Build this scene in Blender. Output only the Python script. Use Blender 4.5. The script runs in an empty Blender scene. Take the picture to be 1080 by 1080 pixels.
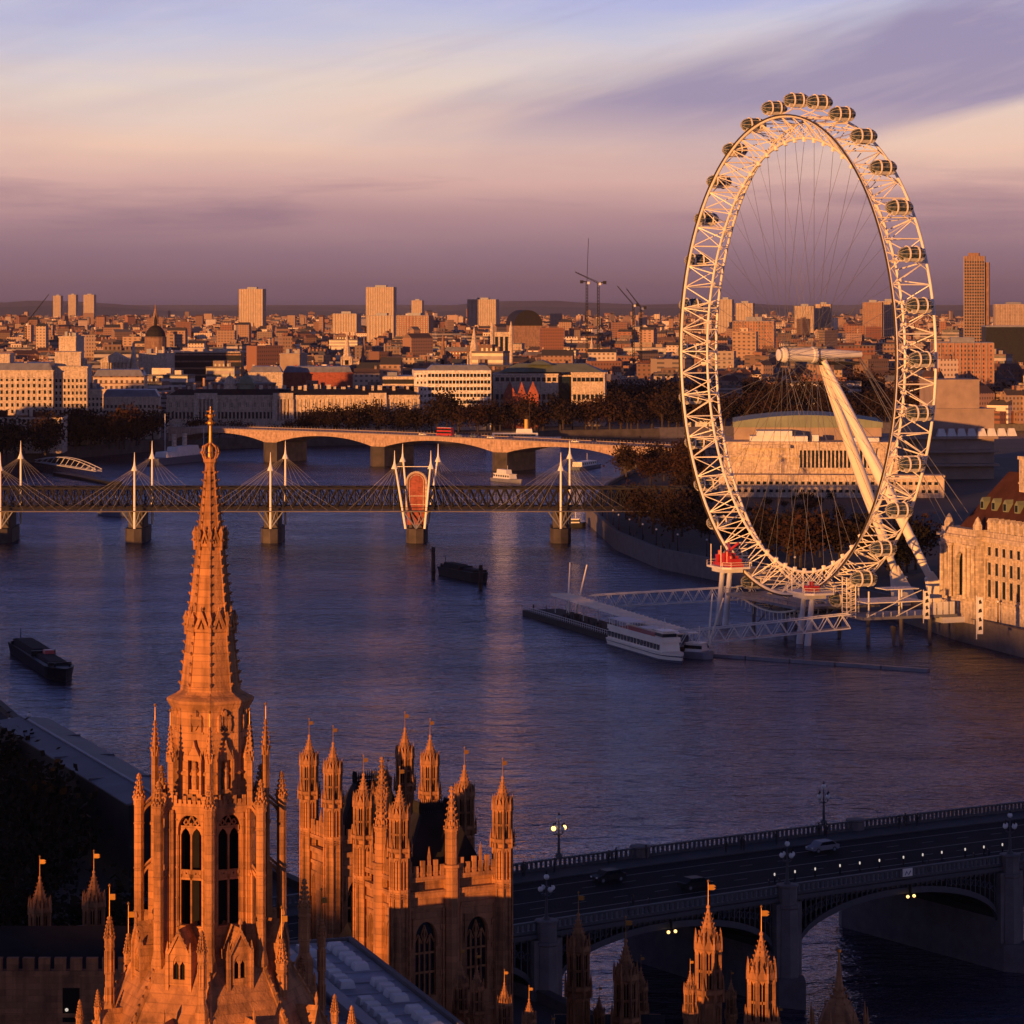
import bpy, math, random
from mathutils import Matrix, Vector
from mathutils.geometry import tessellate_polygon
R = math.radians
PI = math.pi
random.seed(7)
S = bpy.context.scene
COL = S.collection

# ------------------------------------------------------------------ camera
F = 3167.0          # focal length in pixels of the 1080 px photograph
HOR = 318.0         # horizon row
CH = 84.0           # height of the viewpoint above the river
cam_d = bpy.data.cameras.new('camera')
cam = bpy.data.objects.new('camera', cam_d)
COL.objects.link(cam)
cam.location = (0, 0, CH)
cam.rotation_euler = (R(90), 0, 0)
cam_d.sensor_width = 36
cam_d.lens = 36 * F / 1080
cam_d.shift_y = -(540 - HOR) / 1080
cam_d.clip_start = 1
cam_d.clip_end = 90000
S.camera = cam
S.view_settings.view_transform = 'Standard'
S.view_settings.look = 'None'
S.view_settings.exposure = 0.42
S.view_settings.gamma = 1
S.cycles.max_bounces = 6
S.cycles.volume_bounces = 0
S.cycles.transparent_max_bounces = 12

SUN_E, SUN_B = 2.9, 30.0     # elevation; degrees to the left of straight behind the viewpoint
HAZE = 1.1e-5

# ------------------------------------------------------------------ sky
world = bpy.data.worlds.new('World')
S.world = world
world.use_nodes = True
nt = world.node_tree
nt.nodes.clear()
def wn(t, **k):
    n = nt.nodes.new(t)
    for a, b in k.items(): setattr(n, a, b)
    return n
def wmath(op, a, b=None, c=None):
    n = wn('ShaderNodeMath', operation=op)
    for i, q in enumerate((a, b, c)):
        if q is None: continue
        if isinstance(q, (int, float)): n.inputs[i].default_value = q
        else: nt.links.new(q, n.inputs[i])
    return n.outputs[0]
def wmix(fac, a, b, mode='MIX'):
    n = wn('ShaderNodeMix', data_type='RGBA', blend_type=mode)
    for i, q in ((0, fac), (6, a), (7, b)):
        if isinstance(q, (int, float)): n.inputs[i].default_value = q
        elif isinstance(q, tuple): n.inputs[i].default_value = q
        else: nt.links.new(q, n.inputs[i])
    return n.outputs[2]
def wramp(fac, stops):
    n = wn('ShaderNodeValToRGB')
    e = n.color_ramp.elements
    while len(e) < len(stops): e.new(0.5)
    for q, (p, c) in zip(e, stops):
        q.position = p
        q.color = (c[0], c[1], c[2], 1) if isinstance(c, tuple) else (c, c, c, 1)
    nt.links.new(fac, n.inputs[0])
    return n.outputs[0]
tc = wn('ShaderNodeTexCoord')
sx = wn('ShaderNodeSeparateXYZ')
nt.links.new(tc.outputs['Generated'], sx.inputs[0])
X, Y, Z = sx.outputs
zc = wmath('MAXIMUM', Z, 0.0)
def wcomb(a, b, c=0.0):
    n = wn('ShaderNodeCombineXYZ')
    for i, q in enumerate((a, b, c)):
        if isinstance(q, (int, float)): n.inputs[i].default_value = q
        else: nt.links.new(q, n.inputs[i])
    return n.outputs[0]
def wnoise(vec, scale, detail=5, rough=0.55, dist=0.0):
    n = wn('ShaderNodeTexNoise')
    n.inputs['Scale'].default_value = scale
    n.inputs['Detail'].default_value = detail
    n.inputs['Roughness'].default_value = rough
    n.inputs['Distortion'].default_value = dist
    nt.links.new(vec, n.inputs['Vector'])
    return n.outputs[0]
# gently warped elevation so that the bands of the evening sky are not ruled lines
warp = wnoise(wcomb(wmath('MULTIPLY', X, 5.0), wmath('MULTIPLY', Z, 30.0), Y), 1.0, 5)
zw = wmath('ADD', zc, wmath('MULTIPLY', wmath('SUBTRACT', warp, 0.5), wmath('MULTIPLY', zc, 0.55)))
el = wmath('SQRT', wmath('MAXIMUM', zw, 0.0))
base = wramp(el, [(0.0, (.085, .058, .095)), (.075, (.130, .082, .120)), (.125, (.225, .138, .178)), (.165, (.36, .215, .235)),
                  (.200, (.55, .335, .310)), (.235, (.72, .480, .380)), (.270, (.65, .530, .480)), (.300, (.47, .465, .590)),
                  (.322, (.37, .39, .620)), (.36, (.235, .27, .60)), (.42, (.185, .23, .57)), (.52, (.115, .150, .41)), (.65, (.038, .052, .165)), (1.0, (.005, .007, .026))])
# long slanting lavender streaks
slant = wmath('SUBTRACT', Z, wmath('MULTIPLY', X, 0.27))
st = wnoise(wcomb(wmath('MULTIPLY', X, 3.6), wmath('MULTIPLY', slant, 27.0), wmath('MULTIPLY', Y, 0.4)), 1.0, 6, 0.5, 0.35)
stm = wramp(st, [(.43, 0.0), (.60, 1.0)])
hi = wramp(Z, [(.040, 0.0), (.066, 1.0), (.14, 1.0), (.25, 0.0)])
rgt = wramp(wmath('ADD', wmath('MULTIPLY', X, 2.2), 0.5), [(.22, .25), (.62, 1.0)])
c1 = wmix(wmath('MULTIPLY', wmath('MULTIPLY', wmath('MULTIPLY', stm, hi), rgt), 0.88), base, (.24, .205, .345, 1))
# low flat purple bank above the city
lb = wnoise(wcomb(wmath('MULTIPLY', X, 9.0), wmath('MULTIPLY', Z, 95.0), wmath('MULTIPLY', Y, 0.3)), 1.0, 6, 0.6, 0.3)
lbm = wramp(lb, [(.50, 0.0), (.68, 1.0)])
lo = wramp(Z, [(.010, 0.0), (.020, 1.0), (.036, 1.0), (.050, 0.0)])
c2 = wmix(wmath('MULTIPLY', wmath('MULTIPLY', lbm, lo), 0.45), c1, (.20, .125, .185, 1))
# thin peach wisps
wi = wnoise(wcomb(wmath('MULTIPLY', X, 14.0), wmath('MULTIPLY', slant, 110.0), Y), 1.0, 7, 0.65, 0.8)
wim = wramp(wi, [(.52, 0.0), (.75, 1.0)])
c3 = wmix(wmath('MULTIPLY', wmath('MULTIPLY', wim, hi), 0.12), c2, (.80, .60, .56, 1))
sky = wn('ShaderNodeTexSky', sky_type='NISHITA')
sky.sun_disc = False
sky.sun_elevation = R(SUN_E)
sky.sun_rotation = R(180 + SUN_B)
sky.air_density = 1.5
sky.dust_density = 2.0
bg1 = wn('ShaderNodeBackground')
bg2 = wn('ShaderNodeBackground')
nt.links.new(sky.outputs[0], bg1.inputs[0])
bg1.inputs[1].default_value = 0.05
nt.links.new(c3, bg2.inputs[0])
bg2.inputs[1].default_value = 1.0
mixs = wn('ShaderNodeMixShader')
mixs.inputs[0].default_value = 0.90
nt.links.new(bg1.outputs[0], mixs.inputs[1])
nt.links.new(bg2.outputs[0], mixs.inputs[2])
wo = wn('ShaderNodeOutputWorld')
nt.links.new(mixs.outputs[0], wo.inputs[0])

# ------------------------------------------------------------------ sun
sd = bpy.data.lights.new('sun', 'SUN')
sd.energy = 5.0
sd.angle = R(0.5)
sd.color = (1.0, 0.415, 0.11)
so = bpy.data.objects.new('sun', sd)
COL.objects.link(so)
to_sun = Vector((-math.sin(R(SUN_B)) * math.cos(R(SUN_E)), -math.cos(R(SUN_B)) * math.cos(R(SUN_E)), math.sin(R(SUN_E))))
so.rotation_euler = to_sun.to_track_quat('Z', 'Y').to_euler()
so.location = (-200, -300, 200)

# ------------------------------------------------------------------ helpers
def XP(px, Yd): return (px - 540) / F * Yd
def ZP(py, Yd): return CH - (py - HOR) / F * Yd
def PP(px, py, z=0.0):
    Yd = (CH - z) * F / (py - HOR)
    return ((px - 540) / F * Yd, Yd)

class MB:
    def __init__(s):
        s.v, s.f, s.m = [], [], Matrix.Identity(4)
    def at(s, x=0, y=0, z=0, rz=0):
        s.m = Matrix.Translation((x, y, z)) @ Matrix.Rotation(rz, 4, 'Z'); return s
    def add(s, vs, fs):
        b = len(s.v)
        s.v += [tuple(s.m @ Vector(q)) for q in vs]
        s.f += [tuple(b + i for i in q) for q in fs]; return s
    def box(s, x0, x1, y0, y1, z0, z1):
        return s.add([(x0, y0, z0), (x1, y0, z0), (x1, y1, z0), (x0, y1, z0), (x0, y0, z1), (x1, y0, z1), (x1, y1, z1), (x0, y1, z1)],
              [(3, 2, 1, 0), (4, 5, 6, 7), (0, 1, 5, 4), (1, 2, 6, 5), (2, 3, 7, 6), (3, 0, 4, 7)])
    def cbox(s, cx, cy, cz, w, d, h):
        return s.box(cx - w / 2, cx + w / 2, cy - d / 2, cy + d / 2, cz - h / 2, cz + h / 2)
    def lathe(s, prof, n=8, rot=0.0, cx=0, cy=0, cap=True):
        # prof: list of (z, r)
        vs, fs = [], []
        for z, r in prof:
            for i in range(n):
                a = rot + 2 * PI * i / n
                vs.append((cx + r * math.cos(a), cy + r * math.sin(a), z))
        for k in range(len(prof) - 1):
            for i in range(n):
                j = (i + 1) % n
                fs.append((k * n + i, k * n + j, (k + 1) * n + j, (k + 1) * n + i))
        if cap:
            fs.append(tuple(reversed(range(n))))
            t = (len(prof) - 1) * n
            fs.append(tuple(t + i for i in range(n)))
        return s.add(vs, fs)
    def tube(s, p, q, r, r2=None, n=6):
        p, q = Vector(p), Vector(q)
        d = q - p
        if d.length < 1e-6: return s
        r2 = r if r2 is None else r2
        qt = d.to_track_quat('Z', 'Y').to_matrix()
        vs = []
        for c, rr in ((p, r), (q, r2)):
            for i in range(n):
                a = 2 * PI * i / n
                vs.append(tuple(c + qt @ Vector((rr * math.cos(a), rr * math.sin(a), 0))))
        fs = [(i, (i + 1) % n, n + (i + 1) % n, n + i) for i in range(n)]
        fs += [tuple(reversed(range(n))), tuple(range(n, 2 * n))]
        return s.add(vs, fs)
    def path(s, pts, r, n=6):
        for a, b in zip(pts, pts[1:]): s.tube(a, b, r, n=n)
        return s
    def blob(s, x, y, z, r, rz=None):
        rz = r if rz is None else rz
        vs = [(x + r, y, z), (x, y + r, z), (x - r, y, z), (x, y - r, z), (x, y, z + rz), (x, y, z - rz)]
        return s.add(vs, [(0, 1, 4), (1, 2, 4), (2, 3, 4), (3, 0, 4), (1, 0, 5), (2, 1, 5), (3, 2, 5), (0, 3, 5)])
    def ball(s, x, y, z, r, n=10, m=6, sz=1.0):
        return s.lathe([(z - r * sz * math.cos(PI * k / m), max(r * math.sin(PI * k / m), r * .02)) for k in range(m + 1)], n, 0, x, y)
    def prism(s, poly, z0, z1):
        n = len(poly)
        vs = [(x, y, z0) for x, y in poly] + [(x, y, z1) for x, y in poly]
        fs = [(i, (i + 1) % n, n + (i + 1) % n, n + i) for i in range(n)]
        for tri in tessellate_polygon([[Vector((x, y, 0)) for x, y in poly]]):
            fs.append(tuple(reversed(tri))); fs.append(tuple(n + i for i in tri))
        return s.add(vs, fs)
    def vprism(s, poly, y0, y1):
        # polygon in the x,z plane pulled along y
        n = len(poly)
        vs = [(x, y0, z) for x, z in poly] + [(x, y1, z) for x, z in poly]
        fs = [(i, (i + 1) % n, n + (i + 1) % n, n + i) for i in range(n)]
        for tri in tessellate_polygon([[Vector((x, z, 0)) for x, z in poly]]):
            fs.append(tuple(reversed(tri))); fs.append(tuple(n + i for i in tri))
        return s.add(vs, fs)
    def gable(s, x0, x1, y0, y1, z0, z1, ov=0.0):
        # ridge along x
        ym = (y0 + y1) / 2
        return s.add([(x0, y0, z0), (x1, y0, z0), (x1, y1, z0), (x0, y1, z0), (x0, ym, z1), (x1, ym, z1)],
                     [(3, 2, 1, 0), (0, 1, 5, 4), (2, 3, 4, 5), (1, 2, 5), (3, 0, 4)])
    def hip(s, x0, x1, y0, y1, z0, z1, ix, iy):
        return s.add([(x0, y0, z0), (x1, y0, z0), (x1, y1, z0), (x0, y1, z0), (x0 + ix, y0 + iy, z1), (x1 - ix, y0 + iy, z1), (x1 - ix, y1 - iy, z1), (x0 + ix, y1 - iy, z1)],
                     [(3, 2, 1, 0), (4, 5, 6, 7), (0, 1, 5, 4), (1, 2, 6, 5), (2, 3, 7, 6), (3, 0, 4, 7)])
    def archpanel(s, W, H, ow, zb, zs, zt, d, n=7, fill=True):
        # wall panel in x,z (front at y=0, back at y=d) with a pointed opening: sill zb, springing zs, apex zt
        inn = [(-ow / 2, zb), (-ow / 2, zs)]
        for k in range(1, n):
            t = k / n
            inn.append((-ow / 2 + ow / 2 * (1 - math.cos(t * PI / 2)), zs + (zt - zs) * math.sin(t * PI / 2) ** .9))
        inn.append((0, zt))
        inn += [(-x, z) for x, z in reversed(inn[:-1])]
        out = []
        for x, z in inn:
            if z <= zs + 1e-6: out.append((math.copysign(W / 2, x), z))
            else: out.append((x * W / ow, H))
        # square corners
        i1 = 2; i2 = len(inn) - 2
        out[1] = (-W / 2, zs); out[i2] = (W / 2, zs)
        m = len(inn)
        vs, fs = [], []
        for y in (0, d):
            vs += [(x, y, z) for x, z in inn]; vs += [(x, y, z) for x, z in out]
        for side in (0, 1):
            o = side * 2 * m
            for k in range(m - 1):
                q = (o + k, o + k + 1, o + m + k + 1, o + m + k)
                fs.append(q if side else tuple(reversed(q)))
        for k in range(m - 1):
            fs.append((k, k + 1, 2 * m + k + 1, 2 * m + k))
        s.add(vs, fs)
        # corner fillers above the springing and the wall below the sill
        for sg in (-1, 1):
            a = out[2] if sg < 0 else out[m - 3]
            p = [(sg * W / 2, zs), (sg * W / 2, H), a]
            s.vprism(p, 0, d)
        if zb > 0 and fill: s.box(-W / 2, W / 2, 0, d, 0, zb)
        return s

MESH_N = [0]
def obj(name, mb, mat, parent=None, smooth=False, label=None, loc=None, rz=0.0):
    me = bpy.data.meshes.new(name)
    me.from_pydata(mb.v, [], mb.f)
    me.materials.append(mat)
    me.update()
    if smooth: me.polygons.foreach_set('use_smooth', [True] * len(me.polygons))
    o = bpy.data.objects.new(name, me)
    COL.objects.link(o)
    if parent is not None: o.parent = parent
    if label: o['label'] = label
    if loc is not None: o.location = loc
    o.rotation_euler = (0, 0, rz)
    return o
def inst(src, parent, loc, rz=0.0, scale=None):
    o = src.copy(); COL.objects.link(o); o.parent = parent; o.location = loc; o.rotation_euler = (0, 0, rz)
    if scale: o.scale = scale
    return o
def tag(o, label, cat, group=None):
    o['label'] = label; o['category'] = cat
    if group: o['group'] = group
    return o
def thing(name, label, cat, loc=(0, 0, 0), rz=0.0, group=None):
    o = bpy.data.objects.new(name, None)
    o.empty_display_size = 1
    COL.objects.link(o)
    o.location = loc; o.rotation_euler = (0, 0, rz)
    return tag(o, label, cat, group)
def struct(o, kind='structure'):
    o['kind'] = kind
    return o
KIDS = {}
def kids(o):
    return list(o.children)
def copy_tree(o, parent=None, loc=None, rz=None, scale=None):
    c = o.copy(); COL.objects.link(c)
    if parent is not None: c.parent = parent
    if loc is not None: c.location = loc
    if rz is not None: c.rotation_euler = (0, 0, rz)
    if scale is not None: c.scale = scale
    for ch in kids(o): copy_tree(ch, c)
    return c

# ------------------------------------------------------------------ materials
class NT:
    def __init__(s, name):
        s.m = bpy.data.materials.new(name); s.m.use_nodes = True
        s.t = s.m.node_tree; s.t.nodes.clear()
        s.out = s.t.nodes.new('ShaderNodeOutputMaterial')
        s.b = s.t.nodes.new('ShaderNodeBsdfPrincipled')
        s.t.links.new(s.b.outputs[0], s.out.inputs[0])
    def n(s, t, **k):
        q = s.t.nodes.new(t)
        for a, b in k.items(): setattr(q, a, b)
        return q
    def put(s, sock, v):
        if isinstance(v, (int, float)): sock.default_value = v
        elif isinstance(v, tuple): sock.default_value = (v[0], v[1], v[2], 1) if len(v) == 3 and sock.type == 'RGBA' else v
        else: s.t.links.new(v, sock)
    def math(s, op, a, b=0.0, c=None):
        q = s.n('ShaderNodeMath', operation=op)
        s.put(q.inputs[0], a); s.put(q.inputs[1], b)
        if c is not None: s.put(q.inputs[2], c)
        return q.outputs[0]
    def mix(s, f, a, b, mode='MIX'):
        q = s.n('ShaderNodeMix', data_type='RGBA', blend_type=mode)
        s.put(q.inputs[0], f); s.put(q.inputs[6], a); s.put(q.inputs[7], b)
        return q.outputs[2]
    def noise(s, vec, scale, detail=4, rough=0.55):
        q = s.n('ShaderNodeTexNoise')
        q.inputs['Scale'].default_value = scale; q.inputs['Detail'].default_value = detail; q.inputs['Roughness'].default_value = rough
        s.t.links.new(vec, q.inputs['Vector'])
        return q.outputs[0]
    def ramp(s, f, stops):
        q = s.n('ShaderNodeValToRGB'); e = q.color_ramp.elements
        while len(e) < len(stops): e.new(0.5)
        for a, (p, c) in zip(e, stops):
            a.position = p; a.color = (c[0], c[1], c[2], 1) if isinstance(c, tuple) else (c, c, c, 1)
        s.put(q.inputs[0], f)
        return q.outputs[0]
    def coord(s, which='Object'):
        return s.n('ShaderNodeTexCoord').outputs[which]
    def sep(s, v):
        q = s.n('ShaderNodeSeparateXYZ'); s.t.links.new(v, q.inputs[0]); return q.outputs
    def comb(s, a, b, c=0.0):
        q = s.n('ShaderNodeCombineXYZ')
        for i, k in enumerate((a, b, c)): s.put(q.inputs[i], k)
        return q.outputs[0]
    def bump(s, h, strength=0.3, dist=0.1):
        q = s.n('ShaderNodeBump'); q.inputs['Strength'].default_value = strength; q.inputs['Distance'].default_value = dist
        s.t.links.new(h, q.inputs['Height']); s.t.links.new(q.outputs[0], s.b.inputs['Normal'])
    def fin(s, col, rough=0.8, metal=0.0):
        s.put(s.b.inputs['Base Color'], col); s.put(s.b.inputs['Roughness'], rough); s.b.inputs['Metallic'].default_value = metal
        return s.m

def plain(name, c, rough=0.7, var=0.18, scale=0.6, metal=0.0, bump=0.0):
    t = NT(name); co = t.coord()
    nz = t.noise(co, scale, 5, .6)
    k = t.ramp(nz, [(.3, 1 - var), (.7, 1 + var)])
    col = t.mix(1.0, c, k, 'MULTIPLY')
    if bump: t.bump(t.noise(co, scale * 6, 3), bump, .1)
    return t.fin(col, rough, metal)

def stone(name, c, course=0.42, var=0.3, streak=0.5):
    t = NT(name); co = t.coord(); x, y, z = t.sep(co)
    n1 = t.noise(co, .35, 5, .6)
    n2 = t.noise(co, 2.6, 4, .6)
    sv = t.noise(t.comb(t.math('MULTIPLY', x, 1.6), t.math('MULTIPLY', y, 1.6), t.math('MULTIPLY', z, .12)), 1.0, 4)
    row = t.math('FLOOR', t.math('DIVIDE', z, course))
    blk = t.math('FLOOR', t.math('ADD', t.math('MULTIPLY', t.math('ADD', x, y), 1.1), t.math('MULTIPLY', row, .5)))
    wn_ = t.n('ShaderNodeTexWhiteNoise', noise_dimensions='2D')
    t.t.links.new(t.comb(row, blk), wn_.inputs['Vector'])
    fr = t.math('FRACT', t.math('DIVIDE', z, course))
    mort = t.math('LESS_THAN', fr, .09)
    col = t.mix(1.0, c, t.ramp(n1, [(.28, 1 - var * 1.7), (.5, 1.0), (.72, 1 + var * .6)]), 'MULTIPLY')
    col = t.mix(1.0, col, t.ramp(wn_.outputs[0], [(0., .66), (.5, 1.), (.85, 1.08), (1., 1.30)]), 'MULTIPLY')
    col = t.mix(streak, col, t.ramp(sv, [(.38, (c[0] * .16, c[1] * .16, c[2] * .22)), (.56, c)]))
    col = t.mix(t.math('MULTIPLY', mort, .25), col, (c[0] * .35, c[1] * .33, c[2] * .33))
    n3 = t.noise(co, 8.5, 3, .6)
    t.bump(t.math('ADD', t.math('ADD', t.math('MULTIPLY', n2, .7), t.math('MULTIPLY', n3, .55)), t.math('MULTIPLY', mort, -.35)), .8, .09)
    return t.fin(col, .88)

HONEY = (.46, .20, .072)
M = {}
M['stone'] = stone('honey_stone', HONEY)
M['stone2'] = stone('weathered_honey_stone', (.41, .178, .070), .5, .3, .4)
M['palestone'] = stone('portland_stone', (.58, .46, .34), .6, .2, .35)
M['slate'] = plain('dark_slate', (.020, .017, .018), .7, .3, .4, bump=.2)
M['lead'] = plain('lead_sheet', (.17, .17, .20), .5, .22, .35, bump=.1)
M['gold'] = plain('gilding', (.42, .20, .035), .45, .15, 3, metal=.5)
M['iron'] = plain('dark_iron', (.024, .022, .024), .85, .2, 2)
M['white'] = plain('white_steel_paint', (.82, .74, .60), .38, .06, .3)
M['offwhite'] = plain('off_white_paint', (.62, .60, .57), .5, .12, .4)
M['cable'] = plain('cable_steel', (.16, .15, .15), .4, .1, 1, metal=.3)
M['glass'] = plain('dark_glass', (.010, .017, .022), .12, .2, 1)
M['void_shade'] = plain('painted_void_shade', (.012, .010, .010), .9, .2, 1)  # near-black colour stands in for the shade inside openings
M['asphalt'] = plain('asphalt', (.012, .012, .014), .95, .2, .5)
M['paving'] = plain('paving', (.05, .048, .05), .85, .2, .4)
M['line'] = plain('road_paint', (.16, .16, .16), .7, .2, 1)
M['greenpaint'] = plain('grey_green_iron_paint', (.042, .045, .052), .6, .15, .6)
M['granite'] = plain('grey_granite', (.12, .10, .095), .75, .25, .5, bump=.2)
M['darkwall'] = plain('wet_river_wall', (.075, .062, .055), .7, .35, .25, bump=.2)
M['hull'] = plain('black_hull', (.018, .018, .020), .5, .3, .5)
M['bluegrey'] = plain('blue_grey_paint', (.09, .11, .16), .5, .15, .5)
M['red'] = plain('red_paint', (.40, .022, .018), .4, .12, .5)
M['brownbark'] = plain('bark', (.045, .030, .022), .9, .3, .8)
M['rubber'] = plain('rubber', (.02, .02, .02), .8, .1, 2)
M['copper'] = plain('green_copper_roof', (.17, .19, .12), .6, .2, .12)
M['redroof'] = plain('red_brown_tile', (.055, .020, .014), .8, .3, .3, bump=.2)
M['redbrick'] = stone('red_brick', (.34, .085, .05), .3, .25, .2)
M['brown'] = stone('brown_concrete', (.26, .15, .10), 3.0, .15, .2)
M['concrete'] = plain('board_marked_concrete', (.30, .22, .17), .85, .2, .15, bump=.2)
M['palelead'] = plain('pale_lead_sheet', (.36, .34, .36), .6, .25, .4, bump=.1)
M['whitestone'] = stone('white_stone', (.74, .66, .56), .8, .12, .15)
M['bridgestone'] = stone('bridge_stone', (.44, .29, .20), 1.2, .2, .3)
M['cablew'] = plain('pale_stay_cable', (.26, .235, .21), .6, .1, 1)
M['timber'] = plain('dark_timber', (.05, .035, .028), .8, .3, 1)
M['yellow'] = plain('yellow_paint', (.55, .33, .06), .5, .1, 1)
M['darklead'] = plain('dull_roof_metal', (.075, .075, .095), .6, .35, .12, bump=.1)
for k_ in ('hull', 'void_shade', 'timber', 'iron', 'slate', 'asphalt', 'darkwall', 'redroof'):
    next(n_ for n_ in M[k_].node_tree.nodes if n_.type == 'BSDF_PRINCIPLED').inputs['Specular IOR Level'].default_value = .12
def lamp_mat(name, c, s):
    t = NT(name)
    t.b.inputs['Emission Color'].default_value = (*c, 1); t.b.inputs['Emission Strength'].default_value = s
    return t.fin((.8, .8, .8), .4)
M['lampwarm'] = lamp_mat('lit_globe', (1, .58, .16), 2.0)
M['lampwhite'] = lamp_mat('lit_bulb', (1, .85, .65), .45)

# leaves: light and dark clumps from the leaf colour itself
def leafmat(name, a, b, c):
    t = NT(name); co = t.coord()
    n = t.noise(co, .8, 3, .6)
    oi = t.n('ShaderNodeObjectInfo').outputs['Random']
    col = t.ramp(n, [(.3, a), (.55, b), (.75, c)])
    col = t.mix(1.0, col, t.ramp(oi, [(0, (.6, .65, .7)), (.5, (1., 1., 1.)), (1, (1.45, 1.15, .9))]), 'MULTIPLY')
    t.b.inputs['Specular IOR Level'].default_value = .15
    return t.fin(col, .85)
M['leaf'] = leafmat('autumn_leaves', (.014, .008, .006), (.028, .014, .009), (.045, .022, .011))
M['leafshade'] = leafmat('shaded_leaves', (.006, .006, .004), (.012, .010, .006), (.020, .014, .008))  # darker leaf copy, shade put into the colour of shaded trees

# facades of the far city: a grid of panes belongs to the wall pattern
def facade(name, stops, wx=3.2, wz=3.5, fx=(.28, .74), fz=(.28, .78), band=False):
    t = NT(name); co = t.coord(); x, y, z = t.sep(co)
    nx, ny, nz = t.sep(t.n('ShaderNodeTexCoord').outputs['Normal'])
    side = t.math('GREATER_THAN', t.math('ABSOLUTE', nx), .7)
    u = t.math('ADD', t.math('MULTIPLY', side, y), t.math('MULTIPLY', t.math('SUBTRACT', 1.0, side), x))
    oi = t.n('ShaderNodeObjectInfo').outputs['Random']
    fu = t.math('FRACT', t.math('ADD', t.math('DIVIDE', u, wx), 100.0))
    fv = t.math('FRACT', t.math('DIVIDE', z, wz))
    def win(f, a, b): return t.math('MULTIPLY', t.math('GREATER_THAN', f, a), t.math('LESS_THAN', f, b))
    w = win(fv, *fz)
    if not band: w = t.math('MULTIPLY', w, win(fu, *fx))
    w = t.math('MULTIPLY', w, t.math('LESS_THAN', t.math('ABSOLUTE', nz), .4))
    cell = t.n('ShaderNodeTexWhiteNoise', noise_dimensions='3D')
    t.t.links.new(t.comb(t.math('FLOOR', t.math('DIVIDE', u, wx)), t.math('FLOOR', t.math('DIVIDE', z, wz)), oi), cell.inputs['Vector'])
    col = t.ramp(oi, stops)
    col = t.mix(1.0, col, t.ramp(t.noise(co, .12, 5, .6), [(.3, .72), (.7, 1.2)]), 'MULTIPLY')
    gl = t.mix(t.math('POWER', cell.outputs[0], 3.0), (.02, .02, .025), (.16, .12, .10))
    col = t.mix(w, col, gl)
    t.bump(t.math('SUBTRACT', 1.0, w), .6, .3)
    return t.fin(col, t.math('SUBTRACT', .8, t.math('MULTIPLY', w, .45)))
CS = [(0, (.62, .48, .34)), (.12, (.30, .19, .13)), (.28, (.22, .085, .05)), (.42, (.36, .23, .15)), (.55, (.13, .075, .055)), (.7, (.28, .12, .07)), (.82, (.74, .60, .46)), (.9, (.16, .11, .09)), (1, (.30, .20, .14))]
M['facade'] = facade('windowed_stone', CS)
M['facadeb'] = facade('banded_office_front', [(0, (.45, .38, .32)), (.5, (.28, .22, .19)), (1, (.55, .48, .42))], 3, 3.6, (.1, .9), (.3, .75), True)
M['facadet'] = facade('tower_front', [(0, (.40, .30, .23)), (1, (.46, .32, .22))], 3.4, 2.9, (.30, .72), (.25, .7))
M['facadek'] = facade('brick_front', [(0, (.30, .12, .07)), (.5, (.36, .18, .11)), (1, (.24, .10, .07))], 2.8, 3.3, (.3, .68), (.3, .78))
t = NT('mixed_roofs'); oi = t.n('ShaderNodeObjectInfo').outputs['Random']
M['roofs'] = t.fin(t.mix(1.0, t.ramp(oi, [(0, (.06, .055, .06)), (.35, (.10, .085, .08)), (.6, (.13, .06, .045)), (.8, (.16, .15, .15)), (1, (.05, .05, .055))]),
                         t.ramp(t.noise(t.coord(), .3, 4), [(.3, .7), (.7, 1.3)]), 'MULTIPLY'), .7)

# ------------------------------------------------------------------ water, ground, hills
t = NT('river_water'); co = t.coord(); x, y, z = t.sep(co)
w1 = t.noise(t.comb(t.math('MULTIPLY', x, .05), t.math('MULTIPLY', y, .085), 0.0), 1.0, 4, .55)
w2 = t.noise(t.comb(t.math('MULTIPLY', x, .13), t.math('MULTIPLY', y, .19), 0.0), 1.0, 5, .6)
w3 = t.noise(t.comb(t.math('MULTIPLY', x, .6), t.math('MULTIPLY', y, 1.0), 0.0), 1.0, 3, .6)
big = t.noise(t.comb(t.math('MULTIPLY', x, .006), t.math('MULTIPLY', y, .012), 3.0), 1.0, 4, .6)
hgt = t.math('ADD', t.math('ADD', t.math('MULTIPLY', w1, 2.2), t.math('MULTIPLY', w2, 2.6)), t.math('MULTIPLY', w3, .40))
slick = t.ramp(t.noise(t.comb(t.math('MULTIPLY', x, .011), t.math('MULTIPLY', y, .021), 7.0), 1.0, 4, .6), [(.38, .7), (.58, 1.0)])
t.bump(t.math('MULTIPLY', hgt, slick), 1.0, .70)
M['water'] = t.fin((.012, .014, .030), .5)
gl = t.n('ShaderNodeBsdfGlossy'); gl.inputs['Color'].default_value = (.80, .84, 1.0, 1)  # blue tint put into the gloss colour to deepen the reflected sky
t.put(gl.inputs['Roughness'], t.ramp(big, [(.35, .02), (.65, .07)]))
nrm_ = t.b.inputs['Normal'].links[0].from_socket
fr_ = t.n('ShaderNodeFresnel'); fr_.inputs['IOR'].default_value = 1.55
t.t.links.new(nrm_, gl.inputs['Normal']); t.t.links.new(nrm_, fr_.inputs['Normal'])
t.b.inputs['Specular IOR Level'].default_value = 0.0
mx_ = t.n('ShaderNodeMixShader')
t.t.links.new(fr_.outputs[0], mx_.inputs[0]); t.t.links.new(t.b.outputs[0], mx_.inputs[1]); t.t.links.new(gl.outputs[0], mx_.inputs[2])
t.t.links.new(mx_.outputs[0], t.out.inputs[0])
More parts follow.
